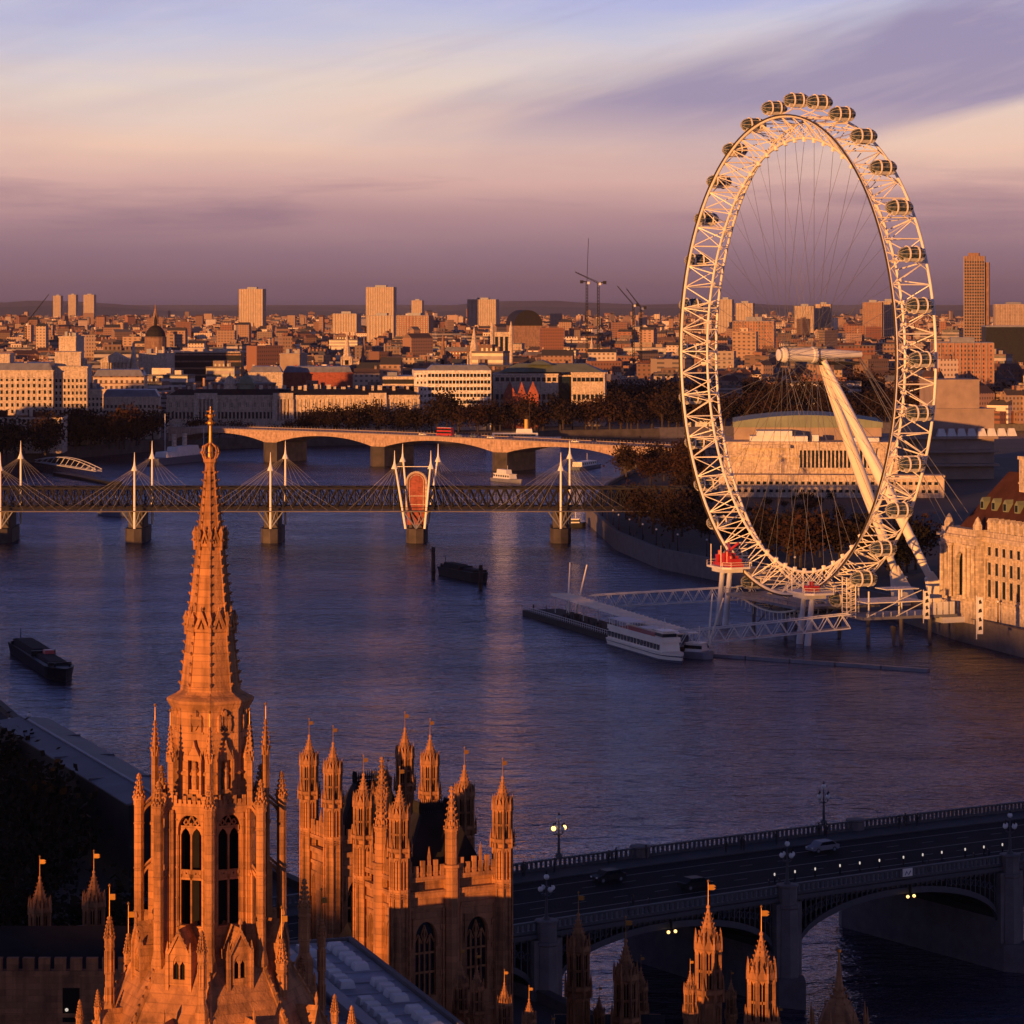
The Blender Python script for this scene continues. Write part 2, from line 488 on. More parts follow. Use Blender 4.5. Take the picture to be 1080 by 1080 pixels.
mb = MB().add([(-4000, -1500, 0), (9000, -1500, 0), (9000, 4200, 0), (-4000, 4200, 0)], [(0, 1, 2, 3)])
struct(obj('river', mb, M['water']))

NB = [(60, 100), (26, 290), (0, 345), (-50, 445), (-78, 515), (-112, 620), (-205, 1000), (-262, 1400), (-255, 1560), (-205, 1680), (-120, 1745), (0, 1800), (90, 1840), (300, 1950), (800, 2050), (2500, 2250)]
SB = [(200, 60), (170, 400), (150, 560), (124, 700), (111, 745), (103, 790), (80, 850), (62, 905), (47, 945), (36, 1015), (29, 1146), (42, 1290), (62, 1420), (110, 1580), (300, 1740), (800, 1860), (2500, 2060)]
GZ = 5.0
t = NT('city_ground'); co = t.coord()
M['ground'] = t.fin(t.ramp(t.noise(co, .01, 6, .65), [(.3, (.035, .030, .030)), (.5, (.06, .05, .048)), (.62, (.035, .036, .022)), (.75, (.08, .065, .06))]), .9)
def sheet(name, poly, z, mat):
    vs = [(x, y, z) for x, y in poly]
    fs = [tuple(q) for q in tessellate_polygon([[Vector((x, y, 0)) for x, y in poly]])]
    m = MB(); m.add(vs, fs)
    o = obj(name, m, mat)
    return struct(o)
sheet('ground', NB + [(40000, 5000), (40000, 70000), (-40000, 70000), (-40000, -3000), (60, -3000)], GZ, M['ground'])
sheet('ground', SB + [(40000, 4700), (40000, -3000), (200, -3000)], GZ, M['ground'])
def wall_run(name, pts, label, cat, h0, h1, th, mat, side):
    m = MB()
    for (a, b) in zip(pts, pts[1:]):
        a, b = Vector(a), Vector(b); d = (b - a).normalized(); n = Vector((d.y, -d.x)) * side
        p = [a - d * .02, b + d * .02, b + n * th, a + n * th]
        m.prism([(q.x, q.y) for q in p], h0, h1)
        # coping
        c = [a - n * .15, b - n * .15, b + n * (th + .15), a + n * (th + .15)]
        m.prism([(q.x, q.y) for q in c], h1 + .004, h1 + .3)
    return tag(obj(name, m, mat), label, cat)
wall_run('river_wall', NB[1:13], 'dark stone river wall along the far left bank', 'wall', -1, 6.0, 1.0, M['darkwall'], 1)
wall_run('river_wall', NB[12:], 'pale river wall beyond the arched bridge at right', 'wall', -1, 6.5, 1.0, M['granite'], 1)
wall_run('river_wall', SB[1:13], 'curved grey embankment wall below the great wheel', 'wall', -1, 6.1, 1.0, M['granite'], -1)
# far hills
m = MB()
random.seed(3)
for Yd, h, w in ((19000, 55, 1.0), (26000, 95, 1.0)):
    pts = []
    N = 60
    for i in range(N + 1):
        x = (-.22 + .44 * i / N) * Yd
        pts.append((x, GZ + h * (.45 + .3 * math.sin(i * .23 + Yd) + .2 * math.sin(i * .61 + 2) + .1 * random.random())))
    vs = [(x, Yd - 1500, GZ) for x, z in pts] + [(x, Yd, z) for x, z in pts] + [(x, Yd + 2500, GZ) for x, z in pts]
    n = N + 1
    m.add(vs, [(k * n + i, k * n + i + 1, (k + 1) * n + i + 1, (k + 1) * n + i) for k in (0, 1) for i in range(N)])
struct(obj('hills', m, plain('far_hill', (.05, .05, .04), .9, .2, .001), smooth=True))
# ================================================================== PALACE (foreground)
def ring_pts(r, n=8, rot=0.0):
    return [(r * math.cos(rot + 2 * PI * i / n), r * math.sin(rot + 2 * PI * i / n)) for i in range(n)]
OCT = PI / 8      # flat side towards -Y
def crocket(m, x, y, z, s):
    # a curled leaf: two leaning lumps
    m.blob(x, y, z, s * .62, s * .8); 
    l = math.hypot(x, y) or 1
    m.blob(x + x / l * s * .45, y + y / l * s * .45, z + s * .45, s * .5, s * .5)

def turret_meshes(shaft=14.0):
    m = MB()
    prof = []
    for k in range(9):
        t = k / 8
        prof.append((-4.55 + 2.65 * t, .80 * (1 - t) ** 1.18 + .07))
    m.lathe(prof, 8, OCT)
    for i in range(8):
        a = OCT + 2 * PI * i / 8
        for k in range(1, 7):
            t = k / 7.5
            r = .80 * (1 - t) ** 1.18 + .12
            crocket(m, r * math.cos(a), r * math.sin(a), -4.55 + 2.65 * t, .13 - .05 * t)
        # gablets round the foot of the spirelet
        b = 2 * PI * i / 8
        cx, cy = .93 * math.cos(b), .93 * math.sin(b)
        m.at(cx, cy, 0, b + PI / 2); m.vprism([(-.33, -4.85), (.33, -4.85), (0, -3.95)], -.08, .10); m.m = Matrix.Identity(4)
        m.blob(cx, cy, -3.88, .07, .13)
        px, py = 1.02 * math.cos(a), 1.02 * math.sin(a)
        m.lathe([(-5.2, .13), (-4.3, .11), (-3.55, .015)], 4, a, px, py)
        # colonnettes of the lantern
        m.lathe([(-8.1, .17), (-5.0, .17)], 4, a, .90 * math.cos(a), .90 * math.sin(a))
        # mid-height tie of each light
        m.at(.80 * math.cos(b), .80 * math.sin(b), 0, b + PI / 2)
        m.box(-.32, .32, -.05, .05, -6.75, -6.55); m.box(-.035, .035, -.05, .05, -8.1, -5.0)
        m.vprism([(-.34, -5.0), (.34, -5.0), (.34, -5.5), (.17, -5.15), (0, -5.45), (-.17, -5.15), (-.34, -5.5)], -.07, .07); m.m = Matrix.Identity(4)
        # little pinnacles on the lower gallery
        m.lathe([(-9.0, .13), (-7.9, .12), (-7.0, .015)], 4, a, 1.2 * math.cos(a), 1.2 * math.sin(a))
        # vertical ribs of the shaft
        m.lathe([(-shaft, .12), (-8.6, .12)], 4, a, .98 * math.cos(a), .98 * math.sin(a))
        m.at(.91 * math.cos(b), .91 * math.sin(b), 0, b + PI / 2)
        m.box(-.04, .04, -.08, .05, -12.2, -9.0)
        m.vprism([(-.36, -9.0), (.36, -9.0), (.36, -9.6), (0, -9.1), (-.36, -9.6)], -.06, .06)
        m.vprism([(-.36, -12.2), (.36, -12.2), (.36, -12.6), (-.36, -12.6)], -.1, .06); m.m = Matrix.Identity(4)
    m.lathe([(-5.15, .95), (-5.0, 1.08), (-4.75, 1.08), (-4.55, .85)], 8, OCT)
    m.lathe([(-8.6, .98), (-8.35, 1.22), (-8.05, 1.22), (-8.0, .9)], 8, OCT)
    m.lathe([(-shaft, .88), (-8.5, .88)], 8, OCT)
    for z in (-12.9, -13.15): m.lathe([(z, .98), (z + .08, 1.1), (z + .18, .98)], 8, OCT)
    m.lathe([(-2.1, .05), (-1.98, .16), (-1.85, .16), (-1.7, .05)], 6)
    core = MB().lathe([(-8.1, .74), (-4.9, .74)], 8, OCT)  # solid core, coloured like the shade inside the lantern
    v = MB().lathe([(-1.9, .04), (0, .025)], 5)
    v.blob(0, 0, 0.05, .10, .14); v.box(.03, .42, -.02, .02, -.62, -.22); v.vprism([(.42, -.62), (.58, -.5), (.42, -.42), (.58, -.34), (.42, -.22)], -.02, .02)
    return m, core, v
TM = {}
def turret(parent, x, y, ztop, r, shaft=14.0, rz=0.0, label=None):
    key = shaft
    if key not in TM:
        a, b, c = turret_meshes(shaft)
        TM[key] = [obj('turret', a, M['stone2'], parent), obj('lantern_shade_core', b, M['void_shade']), obj('weather_vane', c, M['gold'])]
        t = TM[key][0]
        for q in TM[key][1:]: q.parent = t
    else:
        t = TM[key][0].copy(); COL.objects.link(t)
        for q in TM[key][1:]:
            c = q.copy(); COL.objects.link(c); c.parent = t
    t.parent = parent
    t.location = (x, y, ztop); t.scale = (r, r, r); t.rotation_euler = (0, 0, rz)
    if label: t['label'] = label
    elif 'label' in t: del t['label']
    return t

# ------------------------------------------------------------------ the great octagonal spire
CD = 180.0
cx0 = XP(222, CD)
tower = thing('spire_tower', 'tall octagonal gothic spire tower of honey stone, glowing orange in the left foreground', 'tower', (cx0, CD, 0), R(5.0))
def zt(py): return ZP(py, CD)
K = CD / F
A8 = [-PI / 2 + i * PI / 4 for i in range(8)]          # vertices, the first one towards the viewpoint
F8 = [a + PI / 8 for a in A8]                          # faces
RV = -PI / 2                                           # lathe rotation that puts a vertex at -Y
def rs(py):                                            # outer radius of the spire cone
    t = (py - 490) / (737 - 490)
    return .27 + t * 1.52
m = MB()
prof = [(zt(y), rs(y)) for y in (738, 700, 660, 620, 580, 540, 490)]
m.lathe(prof, 8, RV)
for z0, z1, dr in ((727, 722, .05), (690, 687, .04), (612, 609, .03), (530, 528, .03)):
    m.lathe([(zt(z0), rs(z0) + .01), (zt(z0) + .02, rs(z0) + dr), (zt(z1), rs(z1) + dr), (zt(z1) + .03, rs(z1))], 8, RV)
obj('spire', m, M['stone'], tower)
# edge ribs with crockets
for a in A8:
    m = MB()
    c, s = math.cos(a), math.sin(a)
    m.tube((rs(738) * c, rs(738) * s, zt(738)), (rs(490) * c, rs(490) * s, zt(490)), .085, .04, 5)
    py = 731.0; k = 0
    while py > 496:
        r = rs(py) + .10
        crocket(m, r * c, r * s, zt(py), .17 - .07 * (738 - py) / 248)
        py -= 11.2 - 3.0 * (738 - py) / 248; k += 1
    obj('crocketed_rib', m, M['stone'], tower)
# two bands of gablets round the spire
for yb, hh, rr in ((664, 1.15, 1.0), (575, .85, .75)):
    m = MB()
    rad = rs(yb)
    m.lathe([(zt(yb) - .1, rad), (zt(yb), rad + .12), (zt(yb) + .14, rad + .12), (zt(yb) + .2, rad - .02)], 8, RV)
    for f in F8:
        ap = rad * math.cos(PI / 8)
        w = rad * .36
        m.at(ap * math.cos(f), ap * math.sin(f), zt(yb) + .15, f + PI / 2)
        m.vprism([(-w, 0), (-w * .55, 0), (0, hh * .55), (w * .55, 0), (w, 0), (0, hh)], -.02, -.16)
        m.vprism([(-w * .2, 0), (w * .2, 0), (0, hh * .35)], .02, -.12)
        m.blob(0, -.1, hh + .06, .09, .15)
        m.m = Matrix.Identity(4)
    for a in A8:
        r = rad + .13
        m.lathe([(zt(yb) - .25, .10), (zt(yb) + .55, .12), (zt(yb) + .75, .2), (zt(yb) + .95, .09), (zt(yb) + 1.2, .01)], 6, 0, r * math.cos(a), r * math.sin(a))
        m.blob(r * math.cos(a) * 1.04, r * math.sin(a) * 1.04, zt(yb) + .35, .2, .17)
    obj('gablet_band', m, M['stone'], tower)
# gilded coronet and finial
m = MB()
m.lathe([(zt(494), .30), (zt(489), .33), (zt(487), .42), (zt(484), .42), (zt(482), .2)], 8, RV)
for i in range(8):
    a = A8[i]
    pts = [(.38 * math.cos(a), .38 * math.sin(a), zt(484)), (.52 * math.cos(a), .52 * math.sin(a), zt(477)), (.44 * math.cos(a), .44 * math.sin(a), zt(471)), (.14 * math.cos(a), .14 * math.sin(a), zt(468))]
    m.path(pts, .055, 5); m.blob(*pts[1], .12); m.blob(*pts[2], .09)
obj('coronet', m, M['stone'], tower)
m = MB()
m.lathe([(zt(484), .20), (zt(470), .17), (zt(466), .11), (zt(449), .085), (zt(447), .2), (zt(445), .2), (zt(442), .07), (zt(440), .18), (zt(437.5), .20), (zt(436), .06), (zt(432), .045), (zt(428.5), .03)], 8)
m.box(-.02, .02, -.2, .2, zt(434.5), zt(433.2)); m.box(-.2, .2, -.02, .02, zt(434.5), zt(433.2))
for dx in (-.2, .2): m.blob(dx, 0, zt(433.8), .06)
for dx, dz in ((-.26, 438), (.26, 438), (0, 431)): m.blob(dx, 0, zt(dz), .075)
for q in ((-.24, 446), (.24, 446)): m.blob(q[0], 0, zt(q[1]), .07)
obj('gilded_finial', m, M['gold'], tower)
# drum below the spire
RD = 2.48
m = MB()
m.lathe([(zt(842), RD - .12), (zt(745), RD - .12), (zt(741), RD + .02), (zt(737.5), RD + .12), (zt(735), RD + .12), (zt(733), RD - .05), (zt(729.5), 1.98), (zt(726), 1.74)], 8, RV)
m.lathe([(zt(812), RD + .02), (zt(810), RD + .10), (zt(808), RD - .05)], 8, RV)
obj('drum', m, M['stone'], tower)
for i, f in enumerate(F8):
    ap = RD * math.cos(PI / 8) - .12
    m = MB(); m.at(ap * math.cos(f), ap * math.sin(f), 0, f + PI / 2)
    # shield with carved supporters
    z = zt(758)
    m.vprism([(-.24, z + .42), (.24, z + .42), (.24, z), (0, z - .42), (-.24, z)], -.12, .05)
    m.lathe([(z + .42, .16), (z + .62, .22), (z + .8, .1)], 6, 0, 0, -.06)
    for sx_ in (-1, 1): m.lathe([(z - .5, .10), (z - .1, .16), (z + .2, .12), (z + .35, .15), (z + .5, .05)], 6, 0, sx_ * .33, -.04)
    m.box(-.5, .5, -.08, .05, z - .62, z - .5)
    obj('shield_carving', m, M['stone'], tower)
    m = MB(); m.at(ap * math.cos(f), ap * math.sin(f), 0, f + PI / 2)
    # statue niche under a canopy
    z = zt(826)
    m.box(-.30, .30, -.34, .05, z - .25, z)
    m.lathe([(z, .17), (z + .6, .21), (z + .95, .15), (z + 1.15, .22), (z + 1.32, .09), (z + 1.42, .13), (z + 1.58, .10), (z + 1.64, .02)], 8, 0, 0, -.2)
    for sx_ in (-1, 1):
        m.box(sx_ * .42 - .07, sx_ * .42 + .07, -.38, .05, z - .3, z + 1.75)
        m.lathe([(z + 1.75, .10), (z + 2.3, .01)], 4, PI / 4, sx_ * .42, -.25)
    m.vprism([(-.48, z + 1.72), (.48, z + 1.72), (.08, z + 2.55), (0, z + 2.9), (-.08, z + 2.55)], -.34, .05)
    obj('statue_niche', m, M['stone'], tower)
# pierced parapet over the windows
RL = 3.28
m = MB()
m.lathe([(zt(852), RL - .05), (zt(849), RL + .06), (zt(845), RL + .12), (zt(842), RL + .12), (zt(841), RL - .1)], 8, RV)
for f in F8:
    ap = (RL + .1) * math.cos(PI / 8)
    m.at(ap * math.cos(f), ap * math.sin(f), 0, f + PI / 2)
    for k in range(-3, 4): m.box(k * .30 - .10, k * .30 + .10, -.02, .12, zt(842), zt(842) + (.62 if k % 2 else .40))
    m.box(-1.0, 1.0, 0, .1, zt(842), zt(842) + .16)
    m.m = Matrix.Identity(4)
obj('parapet', m, M['stone'], tower)
# belfry walls with open traceried windows
side = 2 * RL * math.sin(PI / 8)
apo = RL * math.cos(PI / 8)
zb, zh = zt(985), zt(846)
H = zh - zb
sill = zt(966) - zb; spr = zt(868) - zb; apx = zt(851) - zb
for i, f in enumerate(F8):
    m = MB().at(apo * math.cos(f), apo * math.sin(f), zb, f + PI / 2)
    m.archpanel(side, H, 1.50, sill, spr, apx, .40, 9)
    for sx_ in (-1, 1):
        for q in range(3):
            xx = sx_ * (.84 + q * .14); m.box(xx - .025, xx + .025, -.06, 0, sill - .1, spr + .6)
        for zz in (sill + 1.6, sill + 3.4, spr + .65): m.box(min(sx_ * .76, sx_ * 1.22), max(sx_ * .76, sx_ * 1.22), -.07, 0, zz, zz + .07)
    # hood mould
    m.archpanel(1.72, apx + .22, 1.50, spr - .25, spr, apx + .03, -.07, 9, fill=False)
    w = obj('belfry_wall', m, M['stone'], tower)
    m = MB().at(apo * math.cos(f), apo * math.sin(f), zb, f + PI / 2)
    y0, y1 = .16, .30
    m.box(-.055, .055, y0, y1, sill, apx - .5)
    for sx_ in (-1, 1):
        m.box(sx_ * .70 - .05, sx_ * .70 + .05, y0, y1, sill, spr)
        # heads of the two lights, above and below the transom
        for zz in (zt(918) - zb, spr - .25):
            m.vprism([(sx_ * .66, zz - .05), (sx_ * .66, zz + .55), (sx_ * .05, zz + .55), (sx_ * .05, zz - .05), (sx_ * .16, zz + .22), (sx_ * .355, zz + .42), (sx_ * .55, zz + .22)], y0, y1)
        # tracery loops in the arch head
        pts = [(sx_ * .05, (y0 + y1) / 2, spr + .25), (sx_ * .2, .23, spr + .5), (sx_ * .1, .23, apx - .25), (0, .23, apx - .1)]
        m.path(pts, .05, 4)
        pts = [(sx_ * .36, .23, spr + .3), (sx_ * .5, .23, spr + .45), (sx_ * .36, .23, spr + .68), (sx_ * .22, .23, spr + .5), (sx_ * .36, .23, spr + .3)]
        m.path(pts, .045, 4)
    m.box(-.66, .66, y0, y1, zt(919) - zb, zt(913) - zb)
    for k in range(-3, 4): m.box(k * .2 - .05, k * .2 + .05, y0 - .03, y1, zt(913) - zb, zt(913) - zb + .16)
    obj('window_tracery', m, M['stone'], tower)
# near-black core paints the shade behind the belfry windows; floor below it
obj('belfry_shade_core', MB().lathe([(zt(970), 2.1), (zt(850), 2.1)], 8, RV), M['void_shade'], tower)
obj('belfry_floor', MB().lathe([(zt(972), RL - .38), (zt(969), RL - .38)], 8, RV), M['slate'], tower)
# pier at each corner, running up to a crocketed pinnacle
def pinn(m, x, y, z0, z1, z2, r, n=4, rot=0.0, cr=5, fin=True):
    m.lathe([(z0, r), (z1, r), (z1 + .02, r * 1.25), (z1 + .16, r * 1.25), (z1 + .18, r * .92)], n, rot, x, y)
    m.lathe([(z1 + .1, r * .95), (z2, r * .12)], n, rot, x, y)
    for i in range(n):
        a = rot + 2 * PI * i / n
        for k in range(cr):
            t = (k + .4) / cr
            rr = r * (1 - t) + r * .22
            m.blob(x + rr * math.cos(a), y + rr * math.sin(a), z1 + .1 + (z2 - z1) * t, .09 * min(1, r / .25), .12 * min(1, r / .25))
        b = a + PI / n
        q = r * .85
        m.at(x + q * math.cos(b), y + q * math.sin(b), z1, b + PI / 2)
        m.vprism([(-r * .5, -.25), (r * .5, -.25), (0, r * 1.5)], -.06, .06); m.m = Matrix.Identity(4)
    if fin:
        m.blob(x, y, z2 + .08, r * .5, .16); m.blob(x, y, z2 - .12, r * .38, .08)
for i, a in enumerate(A8):
    m = MB(); c, s = math.cos(a), math.sin(a)
    m.at(0, 0, 0, a)
    m.box(RL - .42, RL + .26, -.25, .25, zt(1010), zt(846))
    m.box(RL + .20, RL + .42, -.17, .17, zt(1010), zt(915))
    m.add([(RL + .20, -.17, zt(915)), (RL + .42, -.17, zt(915)), (RL + .42, .17, zt(915)), (RL + .20, .17, zt(915)), (RL + .2, -.17, zt(905)), (RL + .2, .17, zt(905))], [(0, 1, 4), (2, 3, 5), (1, 2, 5, 4), (0, 4, 5, 3)])
    for yy in (985, 915, 868): m.box(RL + .18, RL + .32, -.29, .29, zt(yy), zt(yy) + .14)
    for sy in (-1, 1): m.tube((RL + .12, sy * .3, zt(1000)), (RL + .12, sy * .3, zt(846)), .07, n=5)
    m.m = Matrix.Identity(4)
    pinn(m, (RL + .02) * c, (RL + .02) * s, zt(848), zt(792), zt(762), .22, 4, a, 6)
    o = obj('corner_pier', m, M['stone'], tower)
    obj('finial_spike', MB().lathe([(zt(764), .035), (zt(745), .022)], 5, 0, (RL + .02) * c, (RL + .02) * s).blob((RL + .02) * c, (RL + .02) * s, zt(743), .09, .12), M['gold'], o)
    # detached outer pinnacle with its flying struts
    m = MB(); r = 4.25
    pinn(m, r * c, r * s, zt(1003), zt(843), zt(818), .31, 8, a + PI / 8, 5)
    m.lathe([(zt(1008), .46), (zt(1002), .46), (zt(990), .30)], 8, a + PI / 8, r * c, r * s)
    for yy in (960, 915, 868): m.lathe([(zt(yy), .27), (zt(yy) + .06, .36), (zt(yy) + .16, .27)], 8, a + PI / 8, r * c, r * s)
    p = obj('outer_pinnacle', m, M['stone'], tower)
    for yy in (857, 922):
        m = MB()
        pts = []
        for k in range(7):
            t = k / 6; rr = r - .2 - t * (r - RL - .3)
            pts.append((rr * c, rr * s, zt(yy) + .75 * t ** .6))
        m.path(pts, .10, 5)
        m.tube((pts[0][0], pts[0][1], pts[0][2] + .45), (pts[-1][0], pts[-1][1], pts[-1][2] + .35), .08, n=4)
        obj('flying_strut', m, M['stone'], p)
# sloping stone roof under the belfry
m = MB()
RF = [(968, 3.05), (984, 3.45), (1006, 4.42), (1080, 6.9), (1170, 9.8)]
m.lathe([(zt(y), r) for y, r in reversed(RF)] , 8, RV)
m.lathe([(zt(1172) - 12, 10.2), (zt(1170), 10.2)], 8, RV)
obj('stone_roof', m, M['stone2'], tower)
for a in A8:
    m = MB(); c, s = math.cos(a), math.sin(a)
    P = [Vector((4.35 * c, 4.35 * s, zt(1006))), Vector((6.9 * c, 6.9 * s, zt(1080))), Vector((9.8 * c, 9.8 * s, zt(1170)))]
    m.path(P, .17, 5)
    for q0, q1, n in ((P[0], P[1], 9), (P[1], P[2], 9)):
        for k in range(n):
            q = q0.lerp(q1, k / n)
            crocket(m, q.x, q.y, q.z + .22, .21)
    obj('roof_ridge', m, M['stone'], tower)
for i, f in enumerate(F8):
    c, s = math.cos(f), math.sin(f)
    r = 4.66
    zb_ = 44.0
    m = MB().at(r * c, r * s, zb_, f + PI / 2)
    m.archpanel(1.25, 1.9, .74, .35, 1.2, 1.75, .22, 6)
    m.box(-.04, .04, .06, .18, .35, 1.5)
    m.vprism([(-.36, 1.15), (-.36, 1.75), (.36, 1.75), (.36, 1.15), (.2, 1.4), (.04, 1.15), (-.04, 1.15), (-.2, 1.4)], .07, .18)
    for sx_ in (-1, 1):
        m.box(sx_ * .72 - .10, sx_ * .72 + .10, -.10, .9, -.6, 2.0)
        m.lathe([(2.0, .13), (2.55, .02)], 4, PI / 4, sx_ * .72, 0)
        m.box(sx_ * .60 - .02, sx_ * .60 + .02, .2, 2.4, 0, 1.9)
    m.vprism([(-.78, 1.75), (-.62, 1.75), (0, 2.95), (.62, 1.75), (.78, 1.75), (0, 3.3)], -.12, 2.6)
    m.vprism([(-.6, 1.78), (.6, 1.78), (0, 2.93)], .02, .2)
    for k in range(4):
        t = (k + .5) / 4
        for sx_ in (-1, 1): m.blob(sx_ * .74 * (1 - t), -.08, 1.85 + 1.4 * t, .09, .11)
    m.lathe([(3.2, .05), (3.5, .05), (3.55, .14), (3.68, .14), (3.9, .02)], 6, 0, 0, -.05)
    d = obj('gabled_dormer', m, M['stone'], tower)
    obj('dormer_shade_block', MB().at(r * c, r * s, zb_, f + PI / 2).box(-.56, .56, .24, .5, .1, 1.9), M['void_shade'], d)  # solid dark block paints the shade behind the dormer arch
    # lower dormer near the foot of the roof
    r2 = 6.8
    m = MB().at(r2 * c, r2 * s, 40.2, f + PI / 2)
    m.vprism([(-.7, -.5), (.7, -.5), (.7, .9), (0, 2.1), (-.7, .9)], -.1, 1.5)
    m.lathe([(2.0, .05), (2.5, .12), (2.9, .02)], 6, 0, 0, 0)
    obj('lower_dormer', m, M['stone'], tower)
# buttress pinnacles that ring the foot of the roof
def wpin(px, ytop, Yd, r, ybase=1120, vane=False, name='corner_pinnacle', n=8):
    # place from a real depth: local coordinates of the tower
    wx, wz = XP(px, Yd), ZP(ytop, Yd)
    v = Matrix.Rotation(-R(5.0), 4, 'Z') @ Vector((wx - cx0, Yd - CD, 0))
    m = MB()
    zb_ = ZP(ybase, Yd)
    Hh = wz - zb_
    top = wz - (1.9 if vane else 0)
    sp = max(1.0, r * 5.0)
    pinn(m, v.x, v.y, zb_ - 8, top - sp, top, r, n, PI / 8, 6, not vane)
    m.lathe([(top - sp - .5, r), (top - sp - .35, r * 1.25), (top - sp - .2, r)], n, PI / 8, v.x, v.y)
    zz = top - sp - 2.0
    while zz > zb_ - 2:
        m.lathe([(zz, r), (zz + .08, r * 1.25), (zz + .2, r)], n, PI / 8, v.x, v.y)
        for i in range(n):
            a = PI / 8 + i * 2 * PI / n
            m.tube((v.x + r * math.cos(a), v.y + r * math.sin(a), zz), (v.x + r * math.cos(a), v.y + r * math.sin(a), zz + 1.4), .05, n=4)
        zz -= 2.2
    m.lathe([(zb_ - 8, r * 1.7), (zb_ - .2, r * 1.7), (zb_ + .3, r)], n, PI / 8, v.x, v.y)
    o = obj(name, m, M['stone'], tower)
    if vane:
        g = MB().lathe([(top - .1, .032), (wz, .02)], 5, 0, v.x, v.y).blob(v.x, v.y, wz, .09, .13)
        g.box(v.x + .02, v.x + .34, v.y - .02, v.y + .02, wz - .85, wz - .5)
        obj('weather_vane', g, M['gold'], o)
for q in ((115.5, 934, 178.5, .27, 1062, True), (135.5, 953, 184, .25, 1075, True), (297, 957, 177.5, .30, 1066, True), (339, 938, 186, .24, 1120, True),
          (103, 1047, 179, .17, 1110), (84, 1058, 175, .18, 1115), (353, 1052, 175, .2, 1110), (213, 985, 174.0, .24, 1062), (146, 985, 187, .3, 1060), (321, 930, 192, .36, 1010), (318, 1010, 184, .2, 1080), (371, 1064, 172, .2, 1110)):
    wpin(*q)

